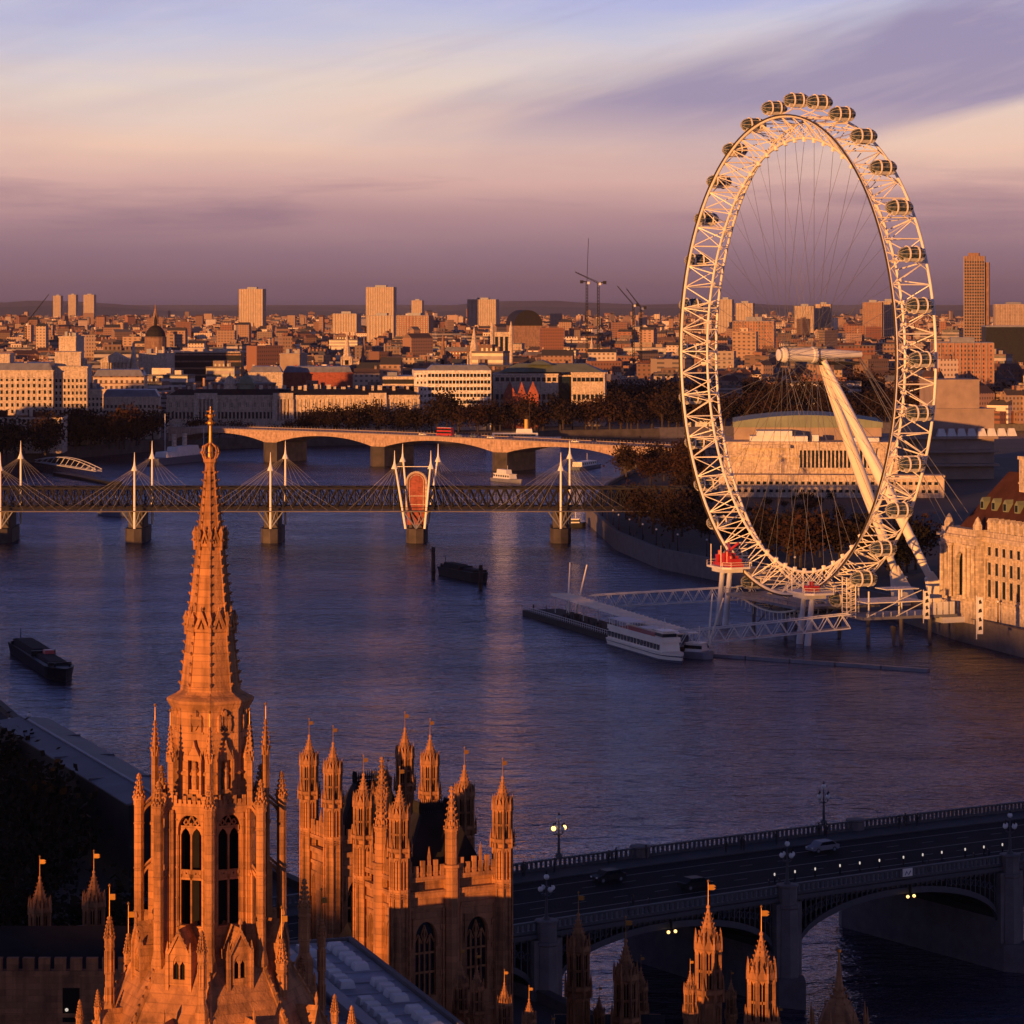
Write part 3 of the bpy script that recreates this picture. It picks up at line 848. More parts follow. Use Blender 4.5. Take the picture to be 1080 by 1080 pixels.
# ------------------------------------------------------------------ the two turreted pavilions by the river
def pavilion(name, label, FL, FR, RL_, ztop, zpar, tr, extra):
    FL, FR, RL_ = Vector(FL), Vector(FR), Vector(RL_)
    RR = FR + RL_ - FL
    ux = (FR - FL); W = ux.length; ux.normalize()
    D = (RL_ - FL).length
    rz = math.atan2(ux.y, ux.x)
    root = thing(name, label, 'building', (FL.x, FL.y, GZ), rz)
    T = zpar - GZ
    # block: walls built of bays so that the windows are real openings
    ww = obj('wall', MB().box(.55, W - .2, .55, D, 0, T - .02), M['stone2'], root)
    for sidew, L in ((0, W), (1, D)):
        nb = 2 if sidew == 0 else 2
        bw = L / nb
        for b in range(nb):
            m = MB()
            if sidew == 0: m.at(b * bw + bw / 2, 0, 0, 0)
            else: m.at(0, D - b * bw - bw / 2, 0, -PI / 2)
            zs_ = T - 9.2
            m2 = MB(); m2.m = m.m @ Matrix.Translation((0, 0, zs_ - 1.2))
            ow = bw * .40 if sidew == 0 else bw * .30
            m2.archpanel(bw, 9.2 + 1.2 - 1.5, ow, 1.2, 5.4, 6.9, .5, 9)
            m2.archpanel(ow + .5, 7.25, ow + .12, 5.0, 5.4, 6.95, -.12, 9, fill=False)
            m2.box(-bw / 2, bw / 2, -.0, .5, -zs_ + 1.2, -.003)
            # blind panelling
            for k in range(-4, 5):
                x = k * bw / 9
                if abs(x) > ow / 2 + .25:
                    m2.box(x - .07, x + .07, -.16, .1, -6, 8.2)
                    for zz in (-1.6, .8, 2.6, 4.4, 6.2): m2.vprism([(x - bw / 18, zz), (x, zz + .3), (x + bw / 18, zz), (x + bw / 18, zz + .42), (x - bw / 18, zz + .42)], -.10, .05)
            for z in (-.4, -3.4, 7.9): m2.box(-bw / 2, bw / 2, -.16, .1, z, z + .28)
            bay = obj('wall_bay', m2, M['stone2'], root)
            m3 = MB(); m3.m = m2.m
            for k in range(-1, 2): m3.box(k * ow / 4 - .06, k * ow / 4 + .06, .2, .35, 1.2, 6.3 - abs(k) * .5)
            for z in (2.9, 4.4): m3.box(-ow / 2, ow / 2, .2, .35, z, z + .15)
            for k in (-1, 1): m3.path([(k * ow * .5, .27, 5.2), (k * ow * .3, .27, 5.9), (k * ow * .12, .27, 5.2)], .07, 4); m3.path([(0, .27, 5.2), (k * ow * .14, .27, 5.9), (0, .27, 6.6)], .06, 4)
            t_ = obj('window_tracery', m3, M['stone2'], bay)
            m4 = MB(); m4.m = m2.m
            m4.box(-ow / 2 - .1, ow / 2 + .1, .40, .46, 1.1, 6.9)
            obj('window_glass', m4, M['glass'], bay)
    # cornices and pierced parapet
    m = MB()
    for (a, b, c, d) in ((0, W, -.22, .3), (-.22, .3, 0, D)):
        m.box(a, b, c, d, T - 1.5, T - 1.1); m.box(a, b, c + .05 if a == 0 else c, d, T - .35, T)
        n = int(max(b - a, d - c) / .55)
        for k in range(n):
            t = (k + .5) / n
            if a == 0:
                x = t * W; m.box(x - .17, x + .17, -.12, .12, T + .002, T + (1.25 if k % 2 else .85))
                if k % 4 == 0: m.lathe([(T, .16), (T + 1.5, .14), (T + 2.3, .02)], 4, PI / 4, x, 0)
            else:
                y = t * D; m.box(-.12, .12, y - .17, y + .17, T + .002, T + (1.25 if k % 2 else .85))
                if k % 4 == 0: m.lathe([(T, .16), (T + 1.5, .14), (T + 2.3, .02)], 4, PI / 4, 0, y)
    m.box(0, W, -.02, .08, T + .1, T + .35); m.box(-.02, .08, 0, D, T + .1, T + .35)
    for (x, y) in ((W / 2, 0),) + (((0, D / 2),) if D > 5.5 else ()):
        m.lathe([(0, .62), (T + .5, .62), (T + .55, .75), (T + .8, .75)], 8, OCT, x, y)
        pinn(m, x, y, T + .5, T + 3.4, T + 6.6, .5, 8, OCT, 7)
    obj('parapet', m, M['stone2'], root)
    # steep roof with iron cresting
    m = MB().hip(.8, W - .8, .8, D - .8, T - .5, T + 4.3, W * .26, D * .26)
    rf = obj('roof', m, M['slate'], root)
    c = MB()
    x0, x1, y0, y1 = .8 + W * .26, W - .8 - W * .26, .8 + D * .26, D - .8 - D * .26
    for k in range(17):
        t = k / 16
        for (x, y) in ((x0 + t * (x1 - x0), y0), (x0 + t * (x1 - x0), y1), (x0, y0 + t * (y1 - y0)), (x1, y0 + t * (y1 - y0))):
            c.lathe([(T + 4.3, .04), (T + 4.8, .07), (T + 5.3, .01)], 4, 0, x, y)
    for z in (4.35, 4.7): c.path([(x0, y0, T + z), (x1, y0, T + z), (x1, y1, T + z), (x0, y1, T + z), (x0, y0, T + z)], .05, 4)
    obj('ridge_cresting', c, M['iron'], rf)
    for (x, y) in ((0, 0), (W, 0), (W, D), (0, D)):
        turret(root, x, y, ztop - GZ, tr, 48)
    for (x, y, z, r) in extra: turret(root, x, y, z - GZ, r, 14)
    return root
pavB = pavilion('palace_pavilion', 'broad turreted gothic pavilion with two great pointed windows, lit orange beside the spire', (-8.6, 230), (-.74, 234.2), (-11.65, 235.74), 48.3, ZP(922, 232), .76, [(3.2, 3.4, 44.5, .38), (6.4, 4.6, 44.0, .36)])
pavA = pavilion('palace_pavilion', 'narrower turreted gothic pavilion standing behind the broad one at left', (-15.2, 255), (-7.08, 259.3), (-17.53, 259.4), 47.9, ZP(880, 258), .76, [(4.6, 2.0, 43.6, .42), (6.8, 3.6, 44.2, .40)])
# roofs and range linking them
link = thing('palace_range', 'low shaded palace range between the two turreted pavilions', 'building', (-10.5, 243, GZ), R(28))
obj('wall', MB().box(-1, 9, 0, 9, 0, 24), M['stone2'], link)
obj('roof', MB().gable(-1, 9, -.3, 9.3, 24.003, 28), M['slate'], link)

# flat roof with skylights right of the spire's foot
fr = thing('flat_roof_range', 'grey leaded flat roof with rows of pale skylights right of the spire foot', 'building')
zr = 38.5
A = Vector(PP(326, 1000, zr)); B = Vector(PP(371, 991, zr)); Cc = Vector(PP(500, 1092, zr)); 
dirv = (Cc - B).normalized(); wid = (A - B)
nrm = Vector((-dirv.y, dirv.x))
if nrm.dot(wid) < 0: nrm = -nrm
Lr = 46.0; Wd = 9.5
fr.location = (B.x, B.y, 0); fr.rotation_euler = (0, 0, math.atan2(dirv.y, dirv.x))
sgn = 1 if nrm.dot(Vector((-dirv.y, dirv.x))) > 0 else -1
def yb(a, b): return (min(a * sgn, b * sgn), max(a * sgn, b * sgn))
m = MB(); a, b = yb(0, Wd); m.box(0, Lr, a, b, GZ, zr - .3); obj('wall', m, M['stone2'], fr)
m = MB(); m.box(.35, Lr, *yb(.35, Wd - .35), zr - .29, zr - .05)
for k in range(14): m.box(.4 + k * 3.2, .52 + k * 3.2, *yb(.5, Wd - .5), zr - .05, zr + .03)
obj('roof', m, M['palelead'], fr)
m = MB(); m.box(0, Lr, *yb(0, .34), zr - .3, zr + .25); m.box(0, .34, *yb(.35, Wd), zr - .3, zr + .22); m.box(.35, Lr, *yb(Wd - .34, Wd), zr - .3, zr + .25)
obj('coping', m, M['granite'], fr)
random.seed(11)
for row, yy in enumerate((1.3, 3.6)):
    for k in range(16):
        if (row == 0 and k in (5, 6, 11)) or (row == 1 and k in (2, 8, 9)): continue
        x = 2.0 + k * 1.65
        a, b = yb(yy, yy + 1.1)
        m = MB().hip(x, x + 1.1, a, b, zr - .04, zr + .42, .12, .12)
        o = obj('skylight', m, M['offwhite'], fr)
m = MB(); m.box(1, 30, *yb(5.6, 6.5), zr - .04, zr + .7); m.box(9, 13, *yb(6.9, 8.8), zr - .04, zr + 1.0); m.box(17, 19, *yb(7.0, 8.6), zr - .04, zr + .6)
obj('plant_duct', m, M['lead'], fr)

# crenellated wall at the lower left
cw = thing('crenellated_wall', 'shaded battlemented palace wall at lower left of the spire', 'wall', (0, 0, 0))
Yw = 240.0
m = MB()
zt_ = ZP(1012, Yw)
x0, x1 = XP(-60, Yw), XP(150, Yw)
m.box(x0, x1, Yw, Yw + 6, GZ, zt_ - .9)
m.box(x0, x1, Yw - .14, Yw, zt_ - 4.6, zt_ - 4.3); m.box(x0, x1, Yw - .1, Yw, zt_ - 1.2, zt_ - .9)
x = x0; k = 0
while x < x1:
    m.box(x, x + .92, Yw, Yw + .4, zt_ - .898, zt_)
    m.box(x, x + .92, Yw - .06, Yw + .46, zt_ + .002, zt_ + .12)
    x += 1.27
obj('battlement', m, M['stone2'], cw)
obj('window', MB().box(XP(66, Yw), XP(84, Yw), Yw - .03, Yw + .2, ZP(1078, Yw), ZP(1042, Yw)), M['void_shade'], cw)
obj('wall_lamp', MB().ball(XP(71, Yw), Yw - .35, ZP(1064, Yw), .14), M['lampwhite'], cw)
obj('roof', MB().gable(x0, x1, Yw + .5, Yw + 12, zt_ - 1, zt_ + 1.4), M['slate'], cw)

# pinnacled palace ranges below the frame carry the small turrets along the lower edge
def palace_turrets(name, label, pts, wallz):
    # pts: (px, ytop, Y, r)
    xs = [XP(p[0], p[2]) for p in pts]; ys = [p[2] for p in pts]
    root = thing(name, label, 'building', (min(xs), min(ys), GZ))
    w = MB().box(-2, max(xs) - min(xs) + 2, 0, max(ys) - min(ys) + 5, 0, wallz - GZ - .3)
    obj('wall', w, M['stone2'], root)
    obj('roof', MB().gable(-2, max(xs) - min(xs) + 2, .6, max(ys) - min(ys) + 4.4, wallz - GZ - .28, wallz - GZ + 1.2), M['slate'], root)
    for px, yt, Yd, r in pts:
        turret(root, XP(px, Yd) - min(xs), Yd - min(ys), ZP(yt, Yd) - GZ, r, 14 if r > .5 else 48)
    return root
palace_turrets('palace_range', 'palace front at lower right with two tall sunlit turrets', [(747, 930, 200, .88), (803, 957, 197, .92), (728, 1012, 196, .42), (771, 1024, 205, .36), (822, 1062, 199, .4)], 33)
palace_turrets('palace_range', 'shaded palace front with dim turrets between the pavilion and the bridge', [(610, 942, 262, 1.0), (660, 968, 258, 1.05), (676, 1008, 266, .6), (632, 1040, 262, .5)], 20)
palace_turrets('palace_range', 'palace front in shade with small gilded vanes under the broad pavilion', [(503, 1006, 196, .46), (532, 1023, 195, .46), (558, 1040, 193, .46), (486, 1000, 199, .5), (582, 1072, 197, .4)], 32)
palace_turrets('palace_range', 'dark palace roofs with two lone pinnacles at far lower left', [(42, 904, 262, .95), (99, 898, 262, .95)], 20)
# dim crocketed dome-like spire at the lower right
ds = thing('crocketed_spirelet', 'dim brown crocketed spirelet at the lower right edge', 'tower', (XP(885, 216), 216, GZ))
m = MB(); zt2 = ZP(1002, 216) - GZ
m.lathe([(0, 1.9), (zt2 - 6.2, 1.9), (zt2 - 6.1, 2.1), (zt2 - 5.8, 2.1), (zt2 - 5.7, 1.7), (zt2 - 4.4, 1.25), (zt2 - 3.2, .45), (zt2 - 2.2, .25), (zt2 - .9, .12)], 8, OCT)
for i in range(8):
    a = OCT + i * PI / 4
    for k in range(7):
        t = k / 7; r = 1.75 - 1.5 * t ** .8
        crocket(m, r * math.cos(a), r * math.sin(a), zt2 - 5.6 + 3.2 * t, .16)
    m.lathe([(zt2 - 6.5, .14), (zt2 - 4.9, .12), (zt2 - 3.9, .02)], 4, a, 2.1 * math.cos(a), 2.1 * math.sin(a))
obj('shaft', m, M['stone2'], ds)
obj('gilded_finial', MB().lathe([(zt2 - 1, .08), (zt2 - .2, .06), (zt2 - .15, .16), (zt2, .16), (zt2 + .1, .03)], 6), M['gold'], ds)
# ================================================================== GREAT WHEEL
whl = thing('observation_wheel', 'giant white riverside observation wheel with glass capsules and slanting support legs', 'wheel', (72.8, 760, 0), math.atan2(.366, .931))
ZC, RO, RI, HW, RC = 70.5, 60.2, 54.8, 5.2, 63.8
def rp(ax, r, th): return (ax, r * math.sin(th), ZC + r * math.cos(th))
NB_ = 64
def ring(ax, r, rad, n=128, seg=7):
    m = MB(); vs, fs = [], []
    for i in range(n):
        th = 2 * PI * i / n
        for k in range(seg):
            b = 2 * PI * k / seg
            vs.append(rp(ax + rad * math.sin(b), r + rad * math.cos(b), th))
    for i in range(n):
        j = (i + 1) % n
        for k in range(seg):
            l = (k + 1) % seg
            fs.append((i * seg + k, i * seg + l, j * seg + l, j * seg + k))
    return m.add(vs, fs)
for ax, r, rad in ((-HW, RO, .37), (HW, RO, .37), (0, RI, .36)): obj('rim_chord', ring(ax, r, rad), M['white'], whl, smooth=True)
m = MB(); m2 = MB(); m3 = MB()
for i in range(NB_):
    t0, t1, th = 2 * PI * i / NB_, 2 * PI * (i + 1) / NB_, 2 * PI * (i + .5) / NB_
    for mm, ax in ((m, -HW), (m2, HW)):
        mm.tube(rp(ax, RO, t0), rp(0, RI, th), .135, n=5); mm.tube(rp(0, RI, th), rp(ax, RO, t1), .135, n=5)
        if i % 2 == 0: mm.tube(rp(ax, RO, t0), rp(0, RI, t0), .17, n=5)
    m3.tube(rp(-HW, RO, t0), rp(HW, RO, t0), .19, n=5)
    if i % 2: m3.tube(rp(-HW, RO, t0), rp(HW, RO, t1), .14, n=5)
    else: m3.tube(rp(HW, RO, t0), rp(-HW, RO, t1), .14, n=5)
    if i % 2 == 0: m3.tube(rp(-HW, RO, t1), rp(HW, RO, t0), .14, n=5)
for mm in (m, m2, m3): obj('rim_bracing', mm, M['white'], whl)
# drive rails on the outer chords
obj('drive_rail', ring(-HW - .5, RO + .35, .2, 128, 5), M['brownbark'], whl)
# cable sockets and spokes
for i in range(64):
    th = 2 * PI * (i + .5) / 64
    hx = -4.2 if i % 2 else 4.2
    q = rp(0, RI - .3, th)
    th2 = th + (0.28 if (i // 2) % 2 else -0.28)
    sp = obj('spoke_cable', MB().tube(q, rp(hx, 2.0, th2), .050, n=4), M['cable'], whl)
    if i % 1 == 0: obj('cable_socket', MB().tube(rp(0, RI - .9, th), rp(0, RI + .2, th), .55, .55, 6), M['white'], sp)
# hub and spindle
def axlathe(prof, n=16):
    m = MB(); vs, fs = [], []
    for a, r in prof:
        for i in range(n):
            b = 2 * PI * i / n
            vs.append((a, r * math.cos(b), ZC + r * math.sin(b)))
    for k in range(len(prof) - 1):
        for i in range(n):
            j = (i + 1) % n
            fs.append((k * n + i, k * n + j, (k + 1) * n + j, (k + 1) * n + i))
    fs.append(tuple(reversed(range(n)))); fs.append(tuple((len(prof) - 1) * n + i for i in range(n)))
    return m.add(vs, fs)
obj('hub', axlathe([(-6.2, .8), (-6.0, 1.5), (-5.2, 1.2), (-5.0, 1.7), (-4.4, 1.95), (-4.0, 1.95), (-3.8, 1.65), (3.2, 1.85), (3.5, 2.1), (4.4, 2.1), (4.6, 1.7), (4.8, 1.6)]), M['offwhite'], whl, smooth=False)
m = axlathe([(4.8, 1.3), (7, 1.4), (10, 1.35), (13, 1.1), (17.5, .8), (17.6, .3)])
obj('spindle', m, M['offwhite'], whl)
m = MB(); m.box(4.6, 16.5, -1.2, 1.2, ZC - 2.6, ZC - 1.75)
for k in range(9): m.tube((5 + k * 1.4, -1.25, ZC - 2.6), (5 + k * 1.4, -1.25, ZC - 1.0), .05, n=4)
m.path([(4.8, -1.25, ZC - 1.0), (16.4, -1.25, ZC - 1.0)], .05, 4)
obj('service_walkway', m, M['iron'], whl)
# two raking legs
for sy in (-1, 1):
    top = Vector((6.3, sy * .9, ZC - 1.5)); base = Vector((36.0, sy * 10.5 - 1.0, GZ))
    d = base - top
    m = MB()
    N = 14; n = 14; vs, fs = [], []
    qt = d.to_track_quat('Z', 'Y').to_matrix()
    for k in range(N + 1):
        t = k / N * .86
        r = (.85 + .78 * math.sin(min(1, t / .62) * PI / 2)) if t < .5 else 1.59 - .72 * ((t - .5) / .36)
        c = top + d * t
        for i in range(n):
            a = 2 * PI * i / n
            vs.append(tuple(c + qt @ Vector((r * math.cos(a), r * math.sin(a), 0))))
    for k in range(N):
        for i in range(n):
            j = (i + 1) % n
            fs.append((k * n + i, k * n + j, (k + 1) * n + j, (k + 1) * n + i))
    m.add(vs, fs)
    lg = obj('support_leg', m, M['white'], whl, smooth=True)
    # wedge shaped foot
    a = top + d * .85
    f = MB()
    y = a.y; yb_ = base.y
    f.add([(a.x - .9, y - .7, a.z - .9), (a.x + .9, y - .7, a.z + .9), (a.x + .9, y + .7, a.z + .9), (a.x - .9, y + .7, a.z - .9),
           (base.x - 3.6, yb_ - 1.6, GZ), (base.x + 3.6, yb_ - 1.6, GZ), (base.x + 3.6, yb_ + 1.6, GZ), (base.x - 3.6, yb_ + 1.6, GZ)],
          [(0, 3, 2, 1), (4, 5, 6, 7), (0, 1, 5, 4), (1, 2, 6, 5), (2, 3, 7, 6), (3, 0, 4, 7)])
    obj('leg_foot', f, M['white'], lg)
    col = MB().tube(tuple(top + d * .70), tuple(top + d * .735), 1.35, 1.28, 14).tube(tuple(top + d * .79), tuple(top + d * .8), 1.2, 1.15, 14)
    obj('leg_collar', col, M['offwhite'], lg)
# capsules: prototype then 31 copies
def capsule():
    root = bpy.data.objects.new('capsule', None); COL.objects.link(root); root.parent = whl
    prof = [(-3.6, .15), (-3.45, .7), (-2.95, 1.22), (-2.2, 1.6), (-1.2, 1.78), (0, 1.82), (1.2, 1.78), (2.2, 1.6), (2.95, 1.22), (3.45, .7), (3.6, .15)]
    def ax(prof, n=16):
        m = MB(); vs, fs = [], []
        for a, r in prof:
            for i in range(n):
                b = 2 * PI * i / n
                vs.append((a, r * math.cos(b), r * math.sin(b)))
        for k in range(len(prof) - 1):
            for i in range(n):
                j = (i + 1) % n
                fs.append((k * n + i, k * n + j, (k + 1) * n + j, (k + 1) * n + i))
        return m.add(vs, fs)
    g = obj('glass_shell', ax(prof), M['capglass'], root)
    m = MB()
    for k in range(10):
        b = 2 * PI * k / 10
        m.path([(a, r * 1.015 * math.cos(b), r * 1.015 * math.sin(b)) for a, r in prof], .03, 4)
    obj('glazing_bars', m, M['white'], root)
    obj('floor_pan', MB().add([(a, s * w, -1.05) for a in (-2.6, 2.6) for s, w in ((-1, 1.6), (1, 1.6))] + [(a, s * .9, -1.75) for a in (-2.2, 2.2) for s in (-1, 1)],
        [(0, 1, 3, 2), (4, 6, 7, 5), (0, 2, 6, 4), (1, 5, 7, 3), (0, 4, 5, 1), (2, 3, 7, 6)]), M['offwhite'], root)
    for sx_ in (-1, 1):
        m = MB(); vs, fs = [], []
        n = 20
        for i in range(n):
            b = 2 * PI * i / n
            for da, r in ((-.17, 1.80), (-.17, 2.0), (.17, 2.0), (.17, 1.80)):
                vs.append((sx_ * 1.25 + da, r * math.cos(b), r * math.sin(b)))
        for i in range(n):
            j = (i + 1) % n
            for k in range(4):
                l = (k + 1) % 4
                fs.append((i * 4 + k, i * 4 + l, j * 4 + l, j * 4 + k))
        m.add(vs, fs)
        obj('mounting_ring', m, M['white'], root)
    return root
t = NT('capsule_glass'); t.b.inputs['Transmission Weight'].default_value = 0.35
t.b.inputs['IOR'].default_value = 1.45
co = t.coord()
M['capglass'] = t.fin(t.ramp(t.noise(co, 1.1, 3), [(.32, (.025, .035, .04)), (.52, (.08, .10, .10)), (.68, (.30, .28, .24))]), .10)  # pale noise patches paint glints and reflections into the glass colour
cap0 = capsule()
for i in range(32):
    th = 2 * PI * i / 32
    c = cap0 if i == 0 else copy_tree(cap0, whl)
    c.location = rp(-.9, RC + .6, th)
for i in range(32):
    th = 2 * PI * i / 32
    m = MB()
    for ax in (-2.15, .35):
        hx = -HW if ax < 0 else HW
        m.tube(rp(hx, RO, th - .04), rp(ax, RC - 1.6, th), .13, n=4); m.tube(rp(hx, RO, th + .04), rp(ax, RC - 1.6, th), .13, n=4)
    m.tube(rp(-2.15, RC - 1.6, th), rp(.35, RC - 1.6, th), .15, n=4)
    obj('capsule_bracket', m, M['white'], whl)
# backstay cables to the ground
for sy in (-1, 1):
    for k in (0, 1): obj('backstay_cable', MB().tube((16.8, sy * .4, ZC - .6), (58 + k * 4, sy * (9 + k * 2), GZ), .11, n=4), M['cable'], whl)
# boarding station
st_ = thing('boarding_station', 'steel boarding platforms on columns in the river under the wheel', 'platform', (72.8, 760, 0), math.atan2(.366, .931))
m = MB()
m.box(-11, 12, -20, 20, 8.2, 8.9)
m.box(0, 26, -34, -22, 6.6, 7.3)
for k in range(-8, 9): m.tube((-11, k * 2.5, 8.9), (-11, k * 2.5, 10.0), .05, n=4)
m.path([(-11, -20, 10), (-11, 20, 10)], .06, 4); m.path([(-11, -20, 9.5), (-11, 20, 9.5)], .04, 4)
obj('deck', m, M['lead'], st_)
# curved tray that holds the foot of the rim
m = MB()
for k in range(-8, 8):
    a0, a1 = PI + k * .035, PI + (k + 1) * .035
    for ax in (-8.5, 8.5):
        m.tube(rp(ax, 64.5, a0), rp(ax, 64.5, a1), .28, n=5)
    m.tube(rp(-8.5, 64.5, a0), rp(8.5, 64.5, a0), .16, n=4)
    m.tube(rp(-8.5, 64.5, a0), rp(-8.5, 66.8, a0), .12, n=4)
obj('rim_restraint', m, M['white'], st_)
def drive_tower(u, zdk, red):
    r = bpy.data.objects.new('drive_tower', None); COL.objects.link(r); r.parent = st_; r.location = (0, u, 0)
    for ax in (-9.0, -5.6):
        for dy in (-2.2, 2.2):
            if ax < -6: obj('column', MB().tube((ax - 1.5, dy, -1), (ax, dy, zdk), .85, .62, 10), M['offwhite'], r)
    m = MB()
    m.prism([(-12.5, -4.6), (-10.6, -6.2), (-5.2, -6.2), (-3.6, -4.0), (-3.6, 4.0), (-5.2, 6.2), (-10.6, 6.2), (-12.5, 4.6)], zdk, zdk + .5)
    m.prism([(-11.5, -3.6), (-6, -3.6), (-6, 3.6), (-11.5, 3.6)], zdk - 1.1, zdk - .003)
    pl = obj('platform', m, M['offwhite'], r)
    m = MB()
    pts = [(-12.4, -4.6), (-10.6, -6.1), (-5.3, -6.1), (-3.7, -4.0)]; pts = pts + [(x, -y) for x, y in reversed(pts)]
    for x, y in pts: m.tube((x, y, zdk + .5), (x, y, zdk + 1.7), .06, n=4)
    for z in (1.1, 1.7): m.path([(x, y, zdk + z) for x, y in pts], .06, 4)
    for y in (-3.0, 3.0): m.tube((-12, y, zdk + .5), (-12.0, y, zdk + 6.0), .12, n=5)
    obj('railing', m, M['white'], pl)
    # machinery
    m = MB()
    if red:
        m.box(-10.5, -6.6, -5.2, 5.0, zdk + .51, zdk + 1.3)
        for k in range(5): m.box(-10.2 + (k % 2) * .6, -7.0, -5.0 + k * 1.95, -3.6 + k * 1.95, zdk + 1.304, zdk + 2.6 + (k * 7 % 3) * .6)
        for k in range(4):
            m.lathe([(zdk + 1.3, .5), (zdk + 3.2 + (k % 2), .5), (zdk + 3.4 + (k % 2), .2)], 10, 0, -9.4, -3.6 + k * 2.3)
        m.tube((-9.5, -4, zdk + 2.3), (-6.5, 4, zdk + 6), .35, n=6); m.tube((-9.0, 3.5, zdk + 2.3), (-6.5, -2, zdk + 6.4), .35, n=6)
    else:
        m.box(-9.6, -6.8, -1.6, 1.4, zdk + .51, zdk + 1.9); m.lathe([(zdk + 1.9, .6), (zdk + 2.9, .5)], 8, 0, -8.2, 0)
    obj('drive_motor', m, M['red'], r)
    # access ladder tower
    if not red:
        m = MB()
        for (x, y) in ((-3.4, -7), (-1.0, -7), (-1.0, -9.4), (-3.4, -9.4)): m.tube((x, y, 7), (x, y, zdk + 4.5), .14, n=5)
        k = 0; z = 7.5
        while z < zdk + 4.5:
            m.tube((-3.4, -9.4, z), (-1.0, -9.4, z + .9), .1, n=4); m.tube((-3.4, -7, z), (-3.4, -9.4, z), .1, n=4); m.tube((-3.4, -9.4, z), (-1, -9.4, z), .1, n=4); z += 1.1
        obj('stair_tower', m, M['white'], r)
drive_tower(24.0, 15.0, True)
drive_tower(-22.5, 12.5, False)
m = MB()
for (x, y) in ((12, -30), (4, -24), (16, -24), (2, -33)): m.tube((x, y, 7.3), (x, y, 13.5), .22, n=6)
m.box(1, 17, -34, -23, 10.6, 10.85); m.box(8, 17, -31, -25, 13.4, 13.6)
for k in range(9): m.tube((1 + k * 2.2, -34, 7.3), (1 + k * 2.2, -34, 8.4), .06, n=4)
for (x0, z0, x1, z1) in ((1, 7.3, 9, 10.6), (9, 7.3, 17, 10.6), (9, 10.9, 16, 13.4)): m.tube((x0, -34, z0), (x1, -34, z1), .13, n=4)
obj('access_stair', m, M['offwhite'], st_)
for (x, y) in ((-8, 10), (-8, -8), (5, 12), (5, -12), (4, -29), (12, -31), (20, -31)):
    obj('column', MB().tube((x, y, -1), (x, y, 8.2 if x < 6 else 6.6), .5, n=8), M['granite'], st_)
m = MB()
for (a, b) in ((10, -8), (-8, 10)): m.tube((-8, a, 1), (-8, b * .2, 8), .18, n=5)
for k in range(5): m.tube((12 + k * .3, -28 + k * 1.0, 3.8), (11 + (k - 2) * 1.2, -29 + (k - 2) * 2.0, -1), .35, n=6)
obj('raking_pile', m, M['granite'], st_)
m = MB().box(22, 29, -34, -30, GZ + .1, GZ + 1.5)
for k in range(5): m.box(17 + k * 1.7, 18.2 + k * 1.7, -34.4, -34.05, 7.3, 10.4)
obj('queue_screen', m, M['offwhite'], st_)

# gangway trusses
def gangway(p, q, label):
    p, q = Vector(p), Vector(q); d = q - p; L = math.hypot(d.x, d.y)
    root = thing('truss_gangway', label, 'footbridge', (p.x, p.y, 0), math.atan2(d.y, d.x))
    zz = lambda x: p.z + d.z * x / L
    n = int(L / 3.4)
    for y in (-1.6, 1.6):
        m = MB()
        m.tube((0, y, zz(0)), (L, y, zz(L)), .17, n=6); m.tube((0, y, zz(0) + 3.3), (L, y, zz(L) + 3.3), .17, n=6)
        for k in range(n):
            a, b = L * k / n, L * (k + 1) / n
            m.tube((a, y, zz(a)), ((a + b) / 2, y, zz(a) + 3.3), .11, n=5); m.tube(((a + b) / 2, y, zz(a) + 3.3), (b, y, zz(b)), .11, n=5)
        obj('side_truss', m, M['offwhite'], root)
    m = MB(); m.add([(0, -1.55, zz(0)), (L, -1.55, zz(L)), (L, 1.55, zz(L)), (0, 1.55, zz(0)), (0, -1.55, zz(0) + .2), (L, -1.55, zz(L) + .2), (L, 1.55, zz(L) + .2), (0, 1.55, zz(0) + .2)], [(3, 2, 1, 0), (4, 5, 6, 7), (0, 1, 5, 4), (1, 2, 6, 5), (2, 3, 7, 6), (3, 0, 4, 7)])
    for k in range(n): m.tube((L * k / n, -1.6, zz(L * k / n) + 3.3), (L * k / n, 1.6, zz(L * k / n) + 3.3), .08, n=4)
    obj('deck', m, M['lead'], root)
    return root
a = PP(622, 641, 3); b = PP(800, 631, 6.5)
gangway((a[0], a[1], 3), (b[0], b[1], 6.5), 'upper white lattice gangway from the pier to the wheel platform')
a = PP(716, 681, 2.5); b = PP(896, 662, 6.5)
gangway((a[0], a[1], 2.5), (b[0], b[1], 6.5), 'lower white lattice gangway nearest the moored cruise boat')
